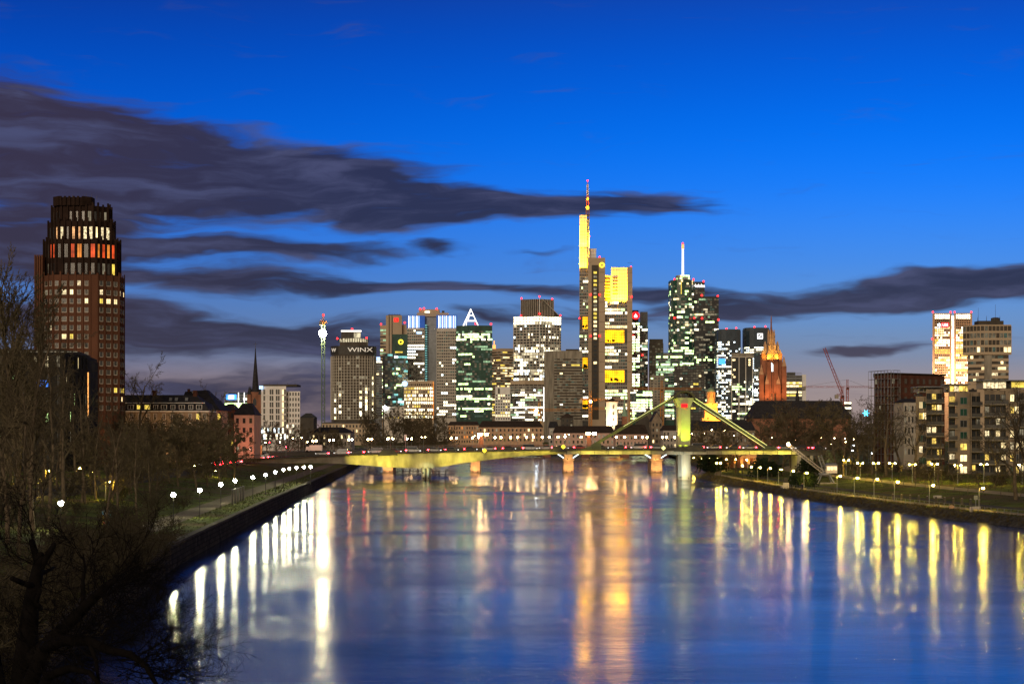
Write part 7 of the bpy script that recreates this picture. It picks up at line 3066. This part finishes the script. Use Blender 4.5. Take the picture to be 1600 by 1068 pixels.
# tall bare trees near left
for i, (px, tp, Yt, q) in enumerate(((52, 520, 215, 0), (76, 560, 235, 1), (100, 548, 260, 2), (182, 640, 235, 0), (12, 545, 195, 2), (128, 600, 285, 1), (150, 640, 300, 0), (30, 600, 180, 1), (165, 655, 205, 2), (214, 668, 262, 1), (236, 680, 285, 2))):
    plant(TALL[q], SZ['tall'], px, tp, Yt, 'tall slender bare tree on the near left bank, %s' % ['crossing the grey block', 'before the blue lit window', 'left of the brick tower base', 'leaning by the painted box', 'at the left frame edge', 'before the warm light strip', 'below the brick tower', 'low at the left edge', 'over the painted box', 'right of the painted box', 'nearest the shrubs'][i], 'tall bare trees on the near left bank')
NG = [(-8, 660, 170), (22, 670, 230), (66, 690, 262), (134, 690, 285), (176, 690, 300), (206, 690, 330)]
for i, (px, tp, Yt) in enumerate(sorted(NG)):
    plant(MIDS[i % 5], SZ['mid'], px, tp, Yt, 'dense bare tree among the tall trees near left, %s from the frame edge' % ORD[i], 'dense bare trees on the near left bank')
plant(POP, SZ['pop'], 28, 434, 300, 'very tall dense upright bare poplar at the left frame edge', None)
plant(POP, SZ['pop'], 4, 462, 310, 'shorter upright bare poplar cut by the left frame edge', None)
plant(POP, SZ['pop'], 47, 474, 320, 'upright bare poplar just left of the brick tower', None)
plant(BROAD[0], SZ['broad'], 222, 572, 480, 'spreading bare tree standing out above the mansard roof', None)
plant(BROAD[1], SZ['broad'], 248, 590, 620, 'round bare tree behind the left end of the mansard roof', None)
plant(BROAD[2], SZ['broad'], 345, 607, 640, 'bare tree crown peeping over the black hipped roof', None)
for i, (px, tp, Yt) in enumerate(((-12, 560, 380), (16, 590, 350), (44, 600, 390), (70, 575, 370), (96, 610, 360), (118, 590, 385), (140, 625, 350), (88, 640, 320))):
    plant(TALL[i % 3], SZ['tall'], px, tp, Yt, 'tall bare tree screening the dark block, %s from the left edge' % ORD[sorted((-12, 16, 44, 70, 96, 118, 140, 88)).index(px)], 'tall bare trees screening the dark block')
# dense dark trees behind the old bridge
for i, px in enumerate((578, 590, 603, 616, 629, 641, 652, 663, 674, 686, 697)):
    plant(MIDS[i % 5], SZ['mid'], px, 651 + rg.uniform(-4, 8), 800 + rg.uniform(-20, 60), 'dense dark bare tree behind the old bridge, %s in the clump from the left' % ORD[i], 'dense trees behind the old bridge')
# right shore avenue behind the stays
px = 1092
i = 0
while px < 1440:
    Yt = rg.uniform(620, 760) if px < 1300 else rg.uniform(560, 640)
    plant((MIDS + BROAD)[i % 8], (SZ['mid'] if i % 8 < 5 else SZ['broad']), px, (672 if px < 1180 else 648) + rg.uniform(-8, 12), Yt, 'bare tree in the avenue behind the right stay, %s from the pylon' % ORD[i], 'bare trees of the right shore avenue')
    px += rg.uniform(9, 14)
    i += 1
for i, (px, tp, Yt) in enumerate(((1236, 660, 640), (1385, 612, 500), (1405, 628, 520), (1362, 634, 515), (1340, 640, 530), (1430, 632, 460), (1588, 612, 350), (1606, 600, 330), (1318, 652, 525), (1465, 668, 440), (1560, 664, 420))):
    plant((BROAD if i else MIDS)[i % 3], SZ['broad'] if i else SZ['mid'], px, tp, Yt, 'large bare tree on the right bank, %s' % ['pale and lit beside the bridge end', 'tallest, before the scaffolded building', 'right of the scaffolding', 'left of the scaffolding', 'left of the cold white lamp', 'before the dark apartment block', 'at the right edge of the wide block', 'cut by the right frame edge', 'nearest the green abutment', 'small, before the cream block', 'small, before the yellow lounge window'][i], 'large bare trees on the right bank')
# clipped plane trees in the park
k = 0
for row, o in ((0, 23.5), (1, 32.5)):
    Yt = 352.0
    while Yt < 560:
        x = interp(XR, Yt) + o
        if PX(1640, Yt) > x:
            CLIP[k % 2].put((x, Yt, gz(x, Yt)), rg.uniform(0, 6), rg.uniform(.9, 1.1), label='small clipped plane tree %s the inner park path, %s from the right edge' % ('before' if row == 0 else 'behind', ORD[k if row == 0 else k - k0]), group='clipped plane trees along the inner park path')
            k += 1
        Yt += 9.5
    k0 = k
# shrubs on the near left bank and along the right wall of the park
k = 0
for (y0_, y1_, n, o0, o1) in ((118, 200, 38, -.6, 6), (225, 300, 8, 10, 16), (170, 320, 26, 14, 40)):
    for q in range(n):
        Yt = rg.uniform(y0_, y1_)
        x = interp(XL, Yt) - rg.uniform(o0, o1)
        SHR[k % 3].put((x, Yt, gz(x, Yt) - .2), rg.uniform(0, 6), rg.uniform(.8, 1.6), label='tangled bare shrub on the near left bank', group='bare shrubs on the near left bank')
        k += 1
for q in range(26):
    Yt = rg.uniform(400, 560)
    x = interp(XR, Yt) + rg.uniform(36, 46)
    SHR[k % 3].put((x, Yt, gz(x, Yt) - .2), rg.uniform(0, 6), rg.uniform(.7, 1.2), label='bare shrub in front of the apartment blocks', group='bare shrubs before the apartment blocks')
    k += 1


# evergreen bushes: leafy clumps
def bush_maker():
    t = thing('evergreen_bush', 'x', 'bush', (0, 0, 0))
    rng_ = random.Random(5)
    b = MB()
    for k in range(900):
        a, c = rng_.uniform(0, 2 * pi), rng_.uniform(0, 1)
        r = (rng_.random() ** .4) * 2.2
        hz = sin(c * pi / 2)
        p = Vector((cos(a) * r * sqrt(1 - hz * hz * .9), sin(a) * r * sqrt(1 - hz * hz * .9), .3 + hz * r * 1.15))
        p += Vector((sin(3 * a) * .25, 0, sin(5 * a + c * 6) * .25))
        u = Vector((rng_.gauss(0, 1), rng_.gauss(0, 1), rng_.gauss(0, 1))).normalized() * .22
        v_ = u.orthogonal().normalized() * .2
        b.poly([p - u - v_ * .3, p + v_, p + u - v_ * .3], 'evergreen')
    b.build('foliage', t, off=(0, 0, 0))
    b = MB()
    for k in range(6):
        a = rng_.uniform(0, 6.28)
        b.tube((0, 0, -.2), (cos(a) * .8, sin(a) * .8, 1.6), .06, .03, 'bark', 5)
    b.build('stems', t, off=(0, 0, 0))
    return t


BU = Placer(bush_maker)
for i, (px, py, Yt, s_, lab) in enumerate(((1108, 700, 640, 2.3, 'dark round evergreen bush right of the pylon behind the deck'), (1122, 701, 645, 1.8, 'smaller dark evergreen bush beside the round one right of the pylon'),
                                          (1190, 727, 560, 2.0, 'dark evergreen bush under the right bridge girder'), (1206, 727, 556, 1.6, 'second dark bush under the right bridge girder'), (1262, 724, 520, 1.9, 'dark bush directly behind the harbour crane jib'),
                                          (1245, 745, 455, 1.2, 'low dark bush on the park lawn left of the harbour crane'), (1262, 746, 452, 1.3, 'low dark bush on the park lawn beside the harbour crane'))):
    z = PZ(py, Yt)
    BU.put((PX(px, Yt), Yt, gz(PX(px, Yt), Yt)), i, s_, label=lab, group='evergreen bushes')

# ------------------------------------------------------------------ old black willow close to the camera
def near(px, py, Yt):
    return Vector((PX(px, Yt), Yt, PZ(py, Yt)))


wt = thing('pollard_willow', 'old black pollarded willow with lopped stubs and hanging twigs, close in the lower left', 'tree', (PX(10, 66), 66, 1.2))
b = MB()
Yw = 66.0
limbs = [
    ([(20, 1180, 66), (36, 1075, 66), (44, 985, 66), (50, 930, 66.5), (60, 885, 67), (63, 868, 67)], [.62, .50, .36, .27, .22, .16]),
    ([(62, 890, 67), (56, 868, 67), (50, 846, 67.2)], [.17, .13, .12]),
    ([(63, 885, 67), (74, 868, 67), (84, 851, 67)], [.15, .12, .10]),
    ([(52, 915, 66.5), (35, 910, 66), (19, 903, 65.5)], [.12, .10, .09]),
    ([(60, 897, 67), (72, 893, 67.4), (84, 886, 68)], [.10, .07, .05]),
    ([(40, 1040, 66), (70, 1010, 65), (95, 985, 64.4), (125, 955, 64), (150, 930, 63.6), (165, 916, 63.2), (181, 905, 63)], [.34, .27, .24, .20, .17, .14, .09]),
    ([(129, 950, 64), (130, 930, 64), (129, 905, 64.2), (133, 890, 64.4), (130, 866, 64.4)], [.10, .09, .07, .05, .03]),
    ([(30, 1110, 66), (70, 1010, 63), (100, 1000, 61.5), (140, 1001, 61), (170, 1015, 60.6), (205, 1022, 60), (228, 1040, 59.5), (244, 1068, 59), (250, 1100, 59)], [.34, .22, .19, .17, .15, .12, .09, .07, .05]),
    ([(40, 1150, 66), (75, 1055, 61), (110, 1043, 60.5), (140, 1050, 60), (160, 1075, 60)], [.34, .17, .13, .09, .07]),
    ([(140, 1003, 61), (150, 1030, 60.5), (155, 1068, 60.3), (160, 1100, 60)], [.09, .07, .05, .04]),
    ([(63, 950, 66.3), (56, 940, 66), (62, 922, 66)], [.10, .08, .06]),
    ([(10, 1150, 66), (-10, 1040, 66), (-20, 950, 66)], [.4, .3, .2]),
]
for pts, rr in limbs:
    b.path([near(*p) for p in pts], rr, 'bark_black', 9)
    for p, r in zip(pts, rr):
        b.ball(near(*p), r * 1.02, 'bark_black', 8, 5)
b.build('trunk', wt, smooth=True)
rng_w = random.Random(31)
tw = []


def twig(p, d, ln, r, lev):
    n = 5
    q = p
    dd = d
    for k in range(n):
        dd = (dd + Vector((rng_w.gauss(0, .17), rng_w.gauss(0, .17), rng_w.gauss(0, .14))) + Vector((0, 0, .05 if lev < 2 else -.01))).normalized()
        q2 = q + dd * ln / n
        tw.append((q, q2, r * (1 - k / n * .7), r * (1 - (k + 1) / n * .7), 3))
        if lev < 2 and k > 0:
            for _ in range(2):
                o = Vector((rng_w.gauss(0, 1), rng_w.gauss(0, 1), rng_w.gauss(0, 1)))
                twig(q2, (dd + o * .55).normalized(), ln * rng_w.uniform(.4, .65), r * .6, lev + 1)
        q = q2


for li, (pts, rr) in enumerate(limbs):
    if li in (1, 2, 3, 10):
        continue
    ps_ = [near(*p) for p in pts]
    for k in range(len(ps_) - 1):
        for _ in range(3 if li in (5, 7) else 2):
            base = ps_[k].lerp(ps_[k + 1], rng_w.random())
            dr = Vector((rng_w.uniform(-.2, 1) if li in (5, 7) else rng_w.uniform(-.8, .8), rng_w.uniform(-.5, .5), rng_w.uniform(-.4, .8))).normalized()
            twig(base, dr, rng_w.uniform(1.2, 2.6), .022, 0)
# the long fan of twigs over the water
for k in range(20):
    base = near(rng_w.uniform(180, 245), rng_w.uniform(1005, 1060), 60)
    twig(base, Vector((1, rng_w.uniform(-.4, .4), rng_w.uniform(-.5, .65))).normalized(), rng_w.uniform(1.6, 2.7), .02, 0)
for k in range(9):
    base = near(rng_w.uniform(160, 185), rng_w.uniform(903, 922), 63)
    twig(base, Vector((1, rng_w.uniform(-.3, .3), rng_w.uniform(-.15, .5))).normalized(), rng_w.uniform(1.2, 2.0), .016, 0)
segs_mesh(tw, 'bark_black', 4).build('crown', wt)
# brushwood around its foot
for k in range(16):
    Yt = rg.uniform(62, 110)
    x = interp(XL, Yt) - rg.uniform(-1.5, 6)
    SHR[k % 3].put((x, Yt, 1.0), rg.uniform(0, 6), rg.uniform(1.3, 2.3), label='tangled bare shrub round the foot of the black willow', group='bare shrubs round the black willow')

# ------------------------------------------------------------------ harbour crane and park furniture on the right bank
Y = 478
zc_ = gz(PX(1288, Y), Y)
hc = thing('harbour_crane', 'old harbour crane with long pale lattice jib raised to the left and lit cabin', 'crane', (PX(1288, Y), Y, zc_))
b = MB()
x0 = PX(1289, Y)
for sx in (-2.2, 2.2):
    for sy in (-2.2, 2.2):
        b.tube((x0 + sx, Y + sy, zc_), (x0 + sx * .45, Y + sy * .45, zc_ + 2.4), .18, .15, 'steel_grey', 6)
b.box((x0 - 2.6, Y - 2.6, zc_), (x0 + 2.6, Y + 2.6, zc_ + .3), 'concrete')
b.build('base_frame', hc)
b = MB()
b.lathe((x0, Y, zc_ + 2.4), [(1.7, 0), (1.7, .35), (1.3, .4)], 'steel_grey', 14)
b.build('turntable', hc)
b = MB()
xa = PX(1284, Y)
b.box((x0 + .2, Y - 1.2, zc_ + 2.8), (x0 + 3.0, Y + 1.2, zc_ + 4.8), 'stone_pale')
b.hexa([(x0, Y - 1.4, zc_ + 4.8), (x0 + 3.2, Y - 1.4, zc_ + 4.8), (x0 + 3.2, Y + 1.4, zc_ + 4.8), (x0, Y + 1.4, zc_ + 4.8), (x0 + .4, Y - .3, zc_ + 5.4), (x0 + 2.8, Y - .3, zc_ + 5.4), (x0 + 2.8, Y + .3, zc_ + 5.4), (x0 + .4, Y + .3, zc_ + 5.4)], 'steel_grey')
cb = b.build('cabin', hc)
for k in range(3):
    b = MB()
    b.box((x0 + .4 + .9 * k, Y - 1.26, zc_ + 3.6), (x0 + 1.1 + .9 * k, Y - 1.2, zc_ + 4.5), 'lit_warm')
    b.build('window', cb)
b = MB()
b.lattice((x0 - .3, Y, zc_ + 2.9), (PX(1231, Y), Y, PZ(694, Y)), .75, 18, .07, 'stone_grey')
b.build('jib', hc)
b = MB()
b.lattice((x0 + .2, Y, zc_ + 2.6), (x0 - 1.4, Y, zc_ + 7.4), .9, 6, .07, 'steel_grey')
b.tube((x0 - 1.4, Y, zc_ + 7.4), (PX(1240, Y), Y, PZ(700, Y)), .06, .06, 'steel_dark', 4)
b.tube((x0 - 1.4, Y, zc_ + 7.4), (x0 + 2.8, Y, zc_ + 5.2), .06, .06, 'steel_dark', 4)
b.build('gantry', hc)
b = MB()
b.ball((PX(1231.5, Y), Y - .3, PZ(693.5, Y)), .38, 'lamp_amber', 8, 5)
b.build('jib_lamp', hc)
lamp_light(hc, (x0 + 3, Y - 6, zc_ + 4), 500, (1, .65, .35))  # added point light with no fixture, brightens the cabin
lamp_light(hc, (PX(1252, Y), Y - 4, PZ(702, Y)), 420, (1, .75, .5))  # bare light added in front of the jib to brighten it

# park railing along the right waterside
rl = thing('railing', 'low post-and-wire railing along the right waterside path', 'railing', (interp(XR, 340), 340, 1.4))
ys = [300 + 2.6 * k for k in range(62)]
for ya in ys:
    x = interp(XR, ya) + 2.2
    b = MB()
    b.tube((x, ya, gz(x, ya) - .1), (x, ya, gz(x, ya) + .95), .05, .045, 'steel_grey', 5)
    b.build('post', rl)
b = MB()
for ya, yb in zip(ys, ys[1:]):
    xa, xb = interp(XR, ya) + 2.2, interp(XR, yb) + 2.2
    for hh in (.5, .93):
        b.tube((xa, ya, gz(xa, ya) + hh), (xb, yb, gz(xb, yb) + hh), .025, .025, 'steel_grey', 4)
b.build('wires', rl)


def bollard_maker():
    t = thing('bollard', 'x', 'bollard', (0, 0, 0))
    b = MB()
    b.hexa([(-.2, -.2, -.1), (.2, -.2, -.1), (.2, .2, -.1), (-.2, .2, -.1), (-.17, -.17, 1.15), (.17, -.17, 1.15), (.17, .17, 1.15), (-.17, .17, 1.15)], 'concrete_dark')
    b.build('post', t, off=(0, 0, 0))
    b = MB()
    b.lathe((0, 0, 1.15), [(.23, 0), (.2, .06), (.02, .14)], 'concrete', 4)
    b.build('cap', t, off=(0, 0, 0))
    return t


BO = Placer(bollard_maker)
for i in range(11):
    Yt = 372 - 3.4 * i
    px = 1395 + 13.5 * i
    x = PX(px, Yt)
    BO.put((x, Yt, gz(x, Yt)), 0, label='square dark bollard behind the right waterside path, %s from the left' % ORD[i], group='square bollards on the right bank')


def bench_maker():
    t = thing('park_bench', 'x', 'bench', (0, 0, 0))
    b = MB()
    for k in range(3):
        b.box((-.9, -.2 + .16 * k, .43), (.9, -.07 + .16 * k, .47), 'stone_pale')
    b.build('seat', t, off=(0, 0, 0))
    b = MB()
    for k in range(3):
        b.box((-.9, .3, .55 + .14 * k), (.9, .34, .66 + .14 * k), 'stone_pale')
    b.build('backrest', t, off=(0, 0, 0))
    for s_ in (-.75, .75):
        b = MB()
        b.box((s_ - .04, -.2, -.05), (s_ + .04, -.12, .43), 'steel_dark')
        b.box((s_ - .04, .28, -.05), (s_ + .04, .36, .95), 'steel_dark')
        b.build('leg', t, off=(0, 0, 0))
    return t


BE = Placer(bench_maker)
for (px, Yt, lab) in ((1526, 317, 'pale slatted park bench right of the litter bin near the right edge'), (1466, 366, 'pale slatted park bench behind the bollards'), (1226, 448, 'small bench on the waterside lawn left of the harbour crane')):
    x = PX(px, Yt)
    BE.put((x, Yt, gz(x, Yt)), radians(10), label=lab, group='park benches')
x = PX(1518, 318)
t = thing('litter_bin', 'pale cylindrical litter bin beside the park bench near the right edge', 'bin', (x, 318, gz(x, 318)))
b = MB()
b.lathe((x, 318, gz(x, 318)), [(.28, 0), (.32, .1), (.32, .85), (.26, .9)], 'stone_pale', 12)
b.build('drum', t)
b = MB()
b.lathe((x, 318, gz(x, 318) + .98), [(.34, 0), (.3, .08), (.05, .14)], 'steel_dark', 12)
b.build('lid', t)
b = MB()
x = PX(1487, 331)
t = thing('rock', 'rounded tan boulder on the lawn by the right waterside railing', 'rock', (x, 331, gz(x, 331)))
rr = random.Random(3)
for k in range(1):
    b.ball((x, 331, gz(x, 331) + .25), .55, 'sandstone', 10, 6, .7)
b.v = [(a + rr.uniform(-.06, .06), c + rr.uniform(-.06, .06), d + rr.uniform(-.05, .05)) for a, c, d in b.v]
b.build('stone', t, smooth=True)
x, Yt = PX(1228, 452), 452
t = thing('info_column', 'small pale notice column with a dark roof on the waterside lawn', 'sign', (x, Yt, gz(x, Yt)))
b = MB()
b.box((x - .7, Yt - .4, gz(x, Yt)), (x + .7, Yt + .4, gz(x, Yt) + 1.5), 'stone_pale')
b.build('panel', t)
b = MB()
b.box((x - .5, Yt - .1, gz(x, Yt) + 1.5), (x + .5, Yt + .1, gz(x, Yt) + 2.7), 'steel_dark')
b.build('board', t)
x, Yt = PX(1552, 318), 330
t = thing('notice_board', 'dark notice board on a post near the right frame edge', 'sign', (x, Yt, gz(x, Yt)))
b = MB()
b.tube((x, Yt, gz(x, Yt)), (x, Yt, gz(x, Yt) + 2.3), .05, .05, 'steel_grey', 6)
b.build('post', t)
b = MB()
b.box((x - .35, Yt - .08, gz(x, Yt) + 1.5), (x + .35, Yt - .03, gz(x, Yt) + 2.3), 'steel_grey')
b.build('board', t)
# painted utility box on the left
Yt = 235
x = PX(166, Yt)
t = thing('painted_box', 'utility box covered in turquoise yellow and red graffiti under the left trees', 'utility box', (x, Yt, gz(x, Yt)))
gm2 = bpy.data.materials.new('graffiti')
gm2.use_nodes = True
MATS['graffiti'] = gm2
tt = gm2.node_tree
tcg = tt.nodes.new('ShaderNodeTexCoord')
vg = tt.nodes.new('ShaderNodeTexVoronoi')
vg.inputs['Scale'].default_value = 2.2
rgp = tt.nodes.new('ShaderNodeValToRGB')
rgp.color_ramp.interpolation = 'CONSTANT'
for p, c_ in ((0, (.05, .35, .35)), (.3, (.6, .45, .03)), (.5, (.05, .25, .5)), (.65, (.5, .08, .05)), (.8, (.4, .4, .38))):
    e = rgp.color_ramp.elements.new(p)
    e.color = (*c_, 1)
tt.links.new(tcg.outputs['Object'], vg.inputs['Vector'])
sg = tt.nodes.new('ShaderNodeSeparateColor')
tt.links.new(vg.outputs['Color'], sg.inputs[0])
tt.links.new(sg.outputs[0], rgp.inputs[0])
tt.links.new(rgp.outputs[0], tt.nodes['Principled BSDF'].inputs['Base Color'])
b = MB()
z = gz(x, Yt)
b.box((x - .55, Yt, z), (x + .55, Yt + .8, z + 2.1), 'graffiti')
b.build('cabinet', t)
b = MB()
b.box((x - .6, Yt - .05, z + 2.1), (x + .6, Yt + .85, z + 2.2), 'steel_grey')
b.build('lid', t)

# standing person on the right waterside path
x, Yt = PX(1253.5, 437), 437
pz = gz(x, Yt) + .03
per = thing('person', 'person in dark coat standing on the right waterside path near the harbour crane', 'person', (x, Yt, pz))
mat('skin', (.45, .28, .20), .6, .05, 2)
mat('coat_dark', (.025, .028, .045), .85, .2, 3)
mat('trousers', (.05, .05, .06), .85, .2, 3)
J = {'pel': (0, 0, .95, .16), 'sp': (0, .01, 1.2, .17), 'ch': (0, .01, 1.42, .17), 'nk': (0, 0, 1.52, .065), 'hd0': (0, -.01, 1.6, .085), 'hd': (0, -.02, 1.70, .10), 'hd2': (0, -.01, 1.78, .06)}
ed = [('pel', 'sp'), ('sp', 'ch'), ('ch', 'nk'), ('nk', 'hd0'), ('hd0', 'hd'), ('hd', 'hd2')]
for s_, nm in ((-1, 'l'), (1, 'r')):
    J[nm + 'sh'] = (s_ * .19, .01, 1.40, .075)
    J[nm + 'el'] = (s_ * .26, .03, 1.14, .055)
    J[nm + 'wr'] = (s_ * .25, -.04, .90, .038)
    J[nm + 'pm'] = (s_ * .25, -.06, .82, .034)
    J[nm + 'hp'] = (s_ * .10, 0, .90, .115)
    J[nm + 'kn'] = (s_ * .12, -.01, .50, .075)
    J[nm + 'an'] = (s_ * .13, .02, .10, .05)
    J[nm + 'to'] = (s_ * .15, -.17, .04, .045)
    ed += [('ch', nm + 'sh'), (nm + 'sh', nm + 'el'), (nm + 'el', nm + 'wr'), (nm + 'wr', nm + 'pm'), ('pel', nm + 'hp'), (nm + 'hp', nm + 'kn'), (nm + 'kn', nm + 'an'), (nm + 'an', nm + 'to')]
    for fi, fx in enumerate((-.026, -.009, .009, .026)):
        J[nm + 'f%d' % fi] = (s_ * .25 + fx * .3, -.06 + fx, .745 - .006 * (fi % 3), .009)
        ed.append((nm + 'pm', nm + 'f%d' % fi))
    J[nm + 'th'] = (s_ * .22, -.10, .79, .010)
    ed.append((nm + 'wr', nm + 'th'))
keys = list(J)
me = bpy.data.meshes.new('body')
me.from_pydata([J[k][:3] for k in keys], [(keys.index(a), keys.index(c)) for a, c in ed], [])
bo = bpy.data.objects.new('body', me)
COL.objects.link(bo)
bo.parent = per
sk = bo.modifiers.new('skin', 'SKIN')
for k, v_ in zip(keys, me.skin_vertices[0].data):
    r = J[k][3]
    v_.radius = (r, r * (.75 if k in ('sp', 'ch', 'pel') else 1))
me.skin_vertices[0].data[0].use_root = True
sb = bo.modifiers.new('sub', 'SUBSURF')
sb.levels = sb.render_levels = 1
me.materials.append(MATS['skin'])
b = MB()
b.lathe((x, Yt, pz), [(.24, .62), (.235, .9), (.215, 1.2), (.225, 1.38), (.12, 1.5)], 'coat_dark', 14)
for s_ in (-1, 1):
    b.path([(x + s_ * .19, Yt + .01, pz + 1.41), (x + s_ * .265, Yt + .03, pz + 1.14), (x + s_ * .255, Yt - .03, pz + .92)], [.095, .078, .062], 'coat_dark', 10)
b.build('coat', per, smooth=True)
b = MB()
for s_ in (-1, 1):
    b.path([(x + s_ * .10, Yt, pz + .92), (x + s_ * .12, Yt - .01, pz + .50), (x + s_ * .13, Yt + .02, pz + .09)], [.135, .095, .085], 'trousers', 10)
b.build('trousers', per, smooth=True)
b = MB()
b.ball((x, Yt + .015, pz + 1.735), .112, 'bark_black', 10, 6)
b.build('hair', per, smooth=True)

# blue star-like lamp ornament on a roof, right
Yt = 600
t = thing('blue_lamp', 'glowing cyan star-shaped lamp on a mast left of the scaffolded building', 'lamp', (PX(1353, Yt), Yt, 5))
b = MB()
b.tube((PX(1353, Yt), Yt, 5), (PX(1353, Yt), Yt, PZ(648, Yt)), .12, .08, 'steel_dark', 6)
b.build('mast', t)
mat('lamp_cyan', (0, .5, 1), emit=(.05, .6, 1), es=8, var=0)
b = MB()
for k in range(6):
    a = pi * k / 3
    b.tube((PX(1353, Yt), Yt - .2, PZ(645, Yt)), (PX(1353, Yt) + cos(a) * 1.1, Yt - .2, PZ(645, Yt) + sin(a) * 1.1), .28, .06, 'lamp_cyan', 6)
b.build('star', t)
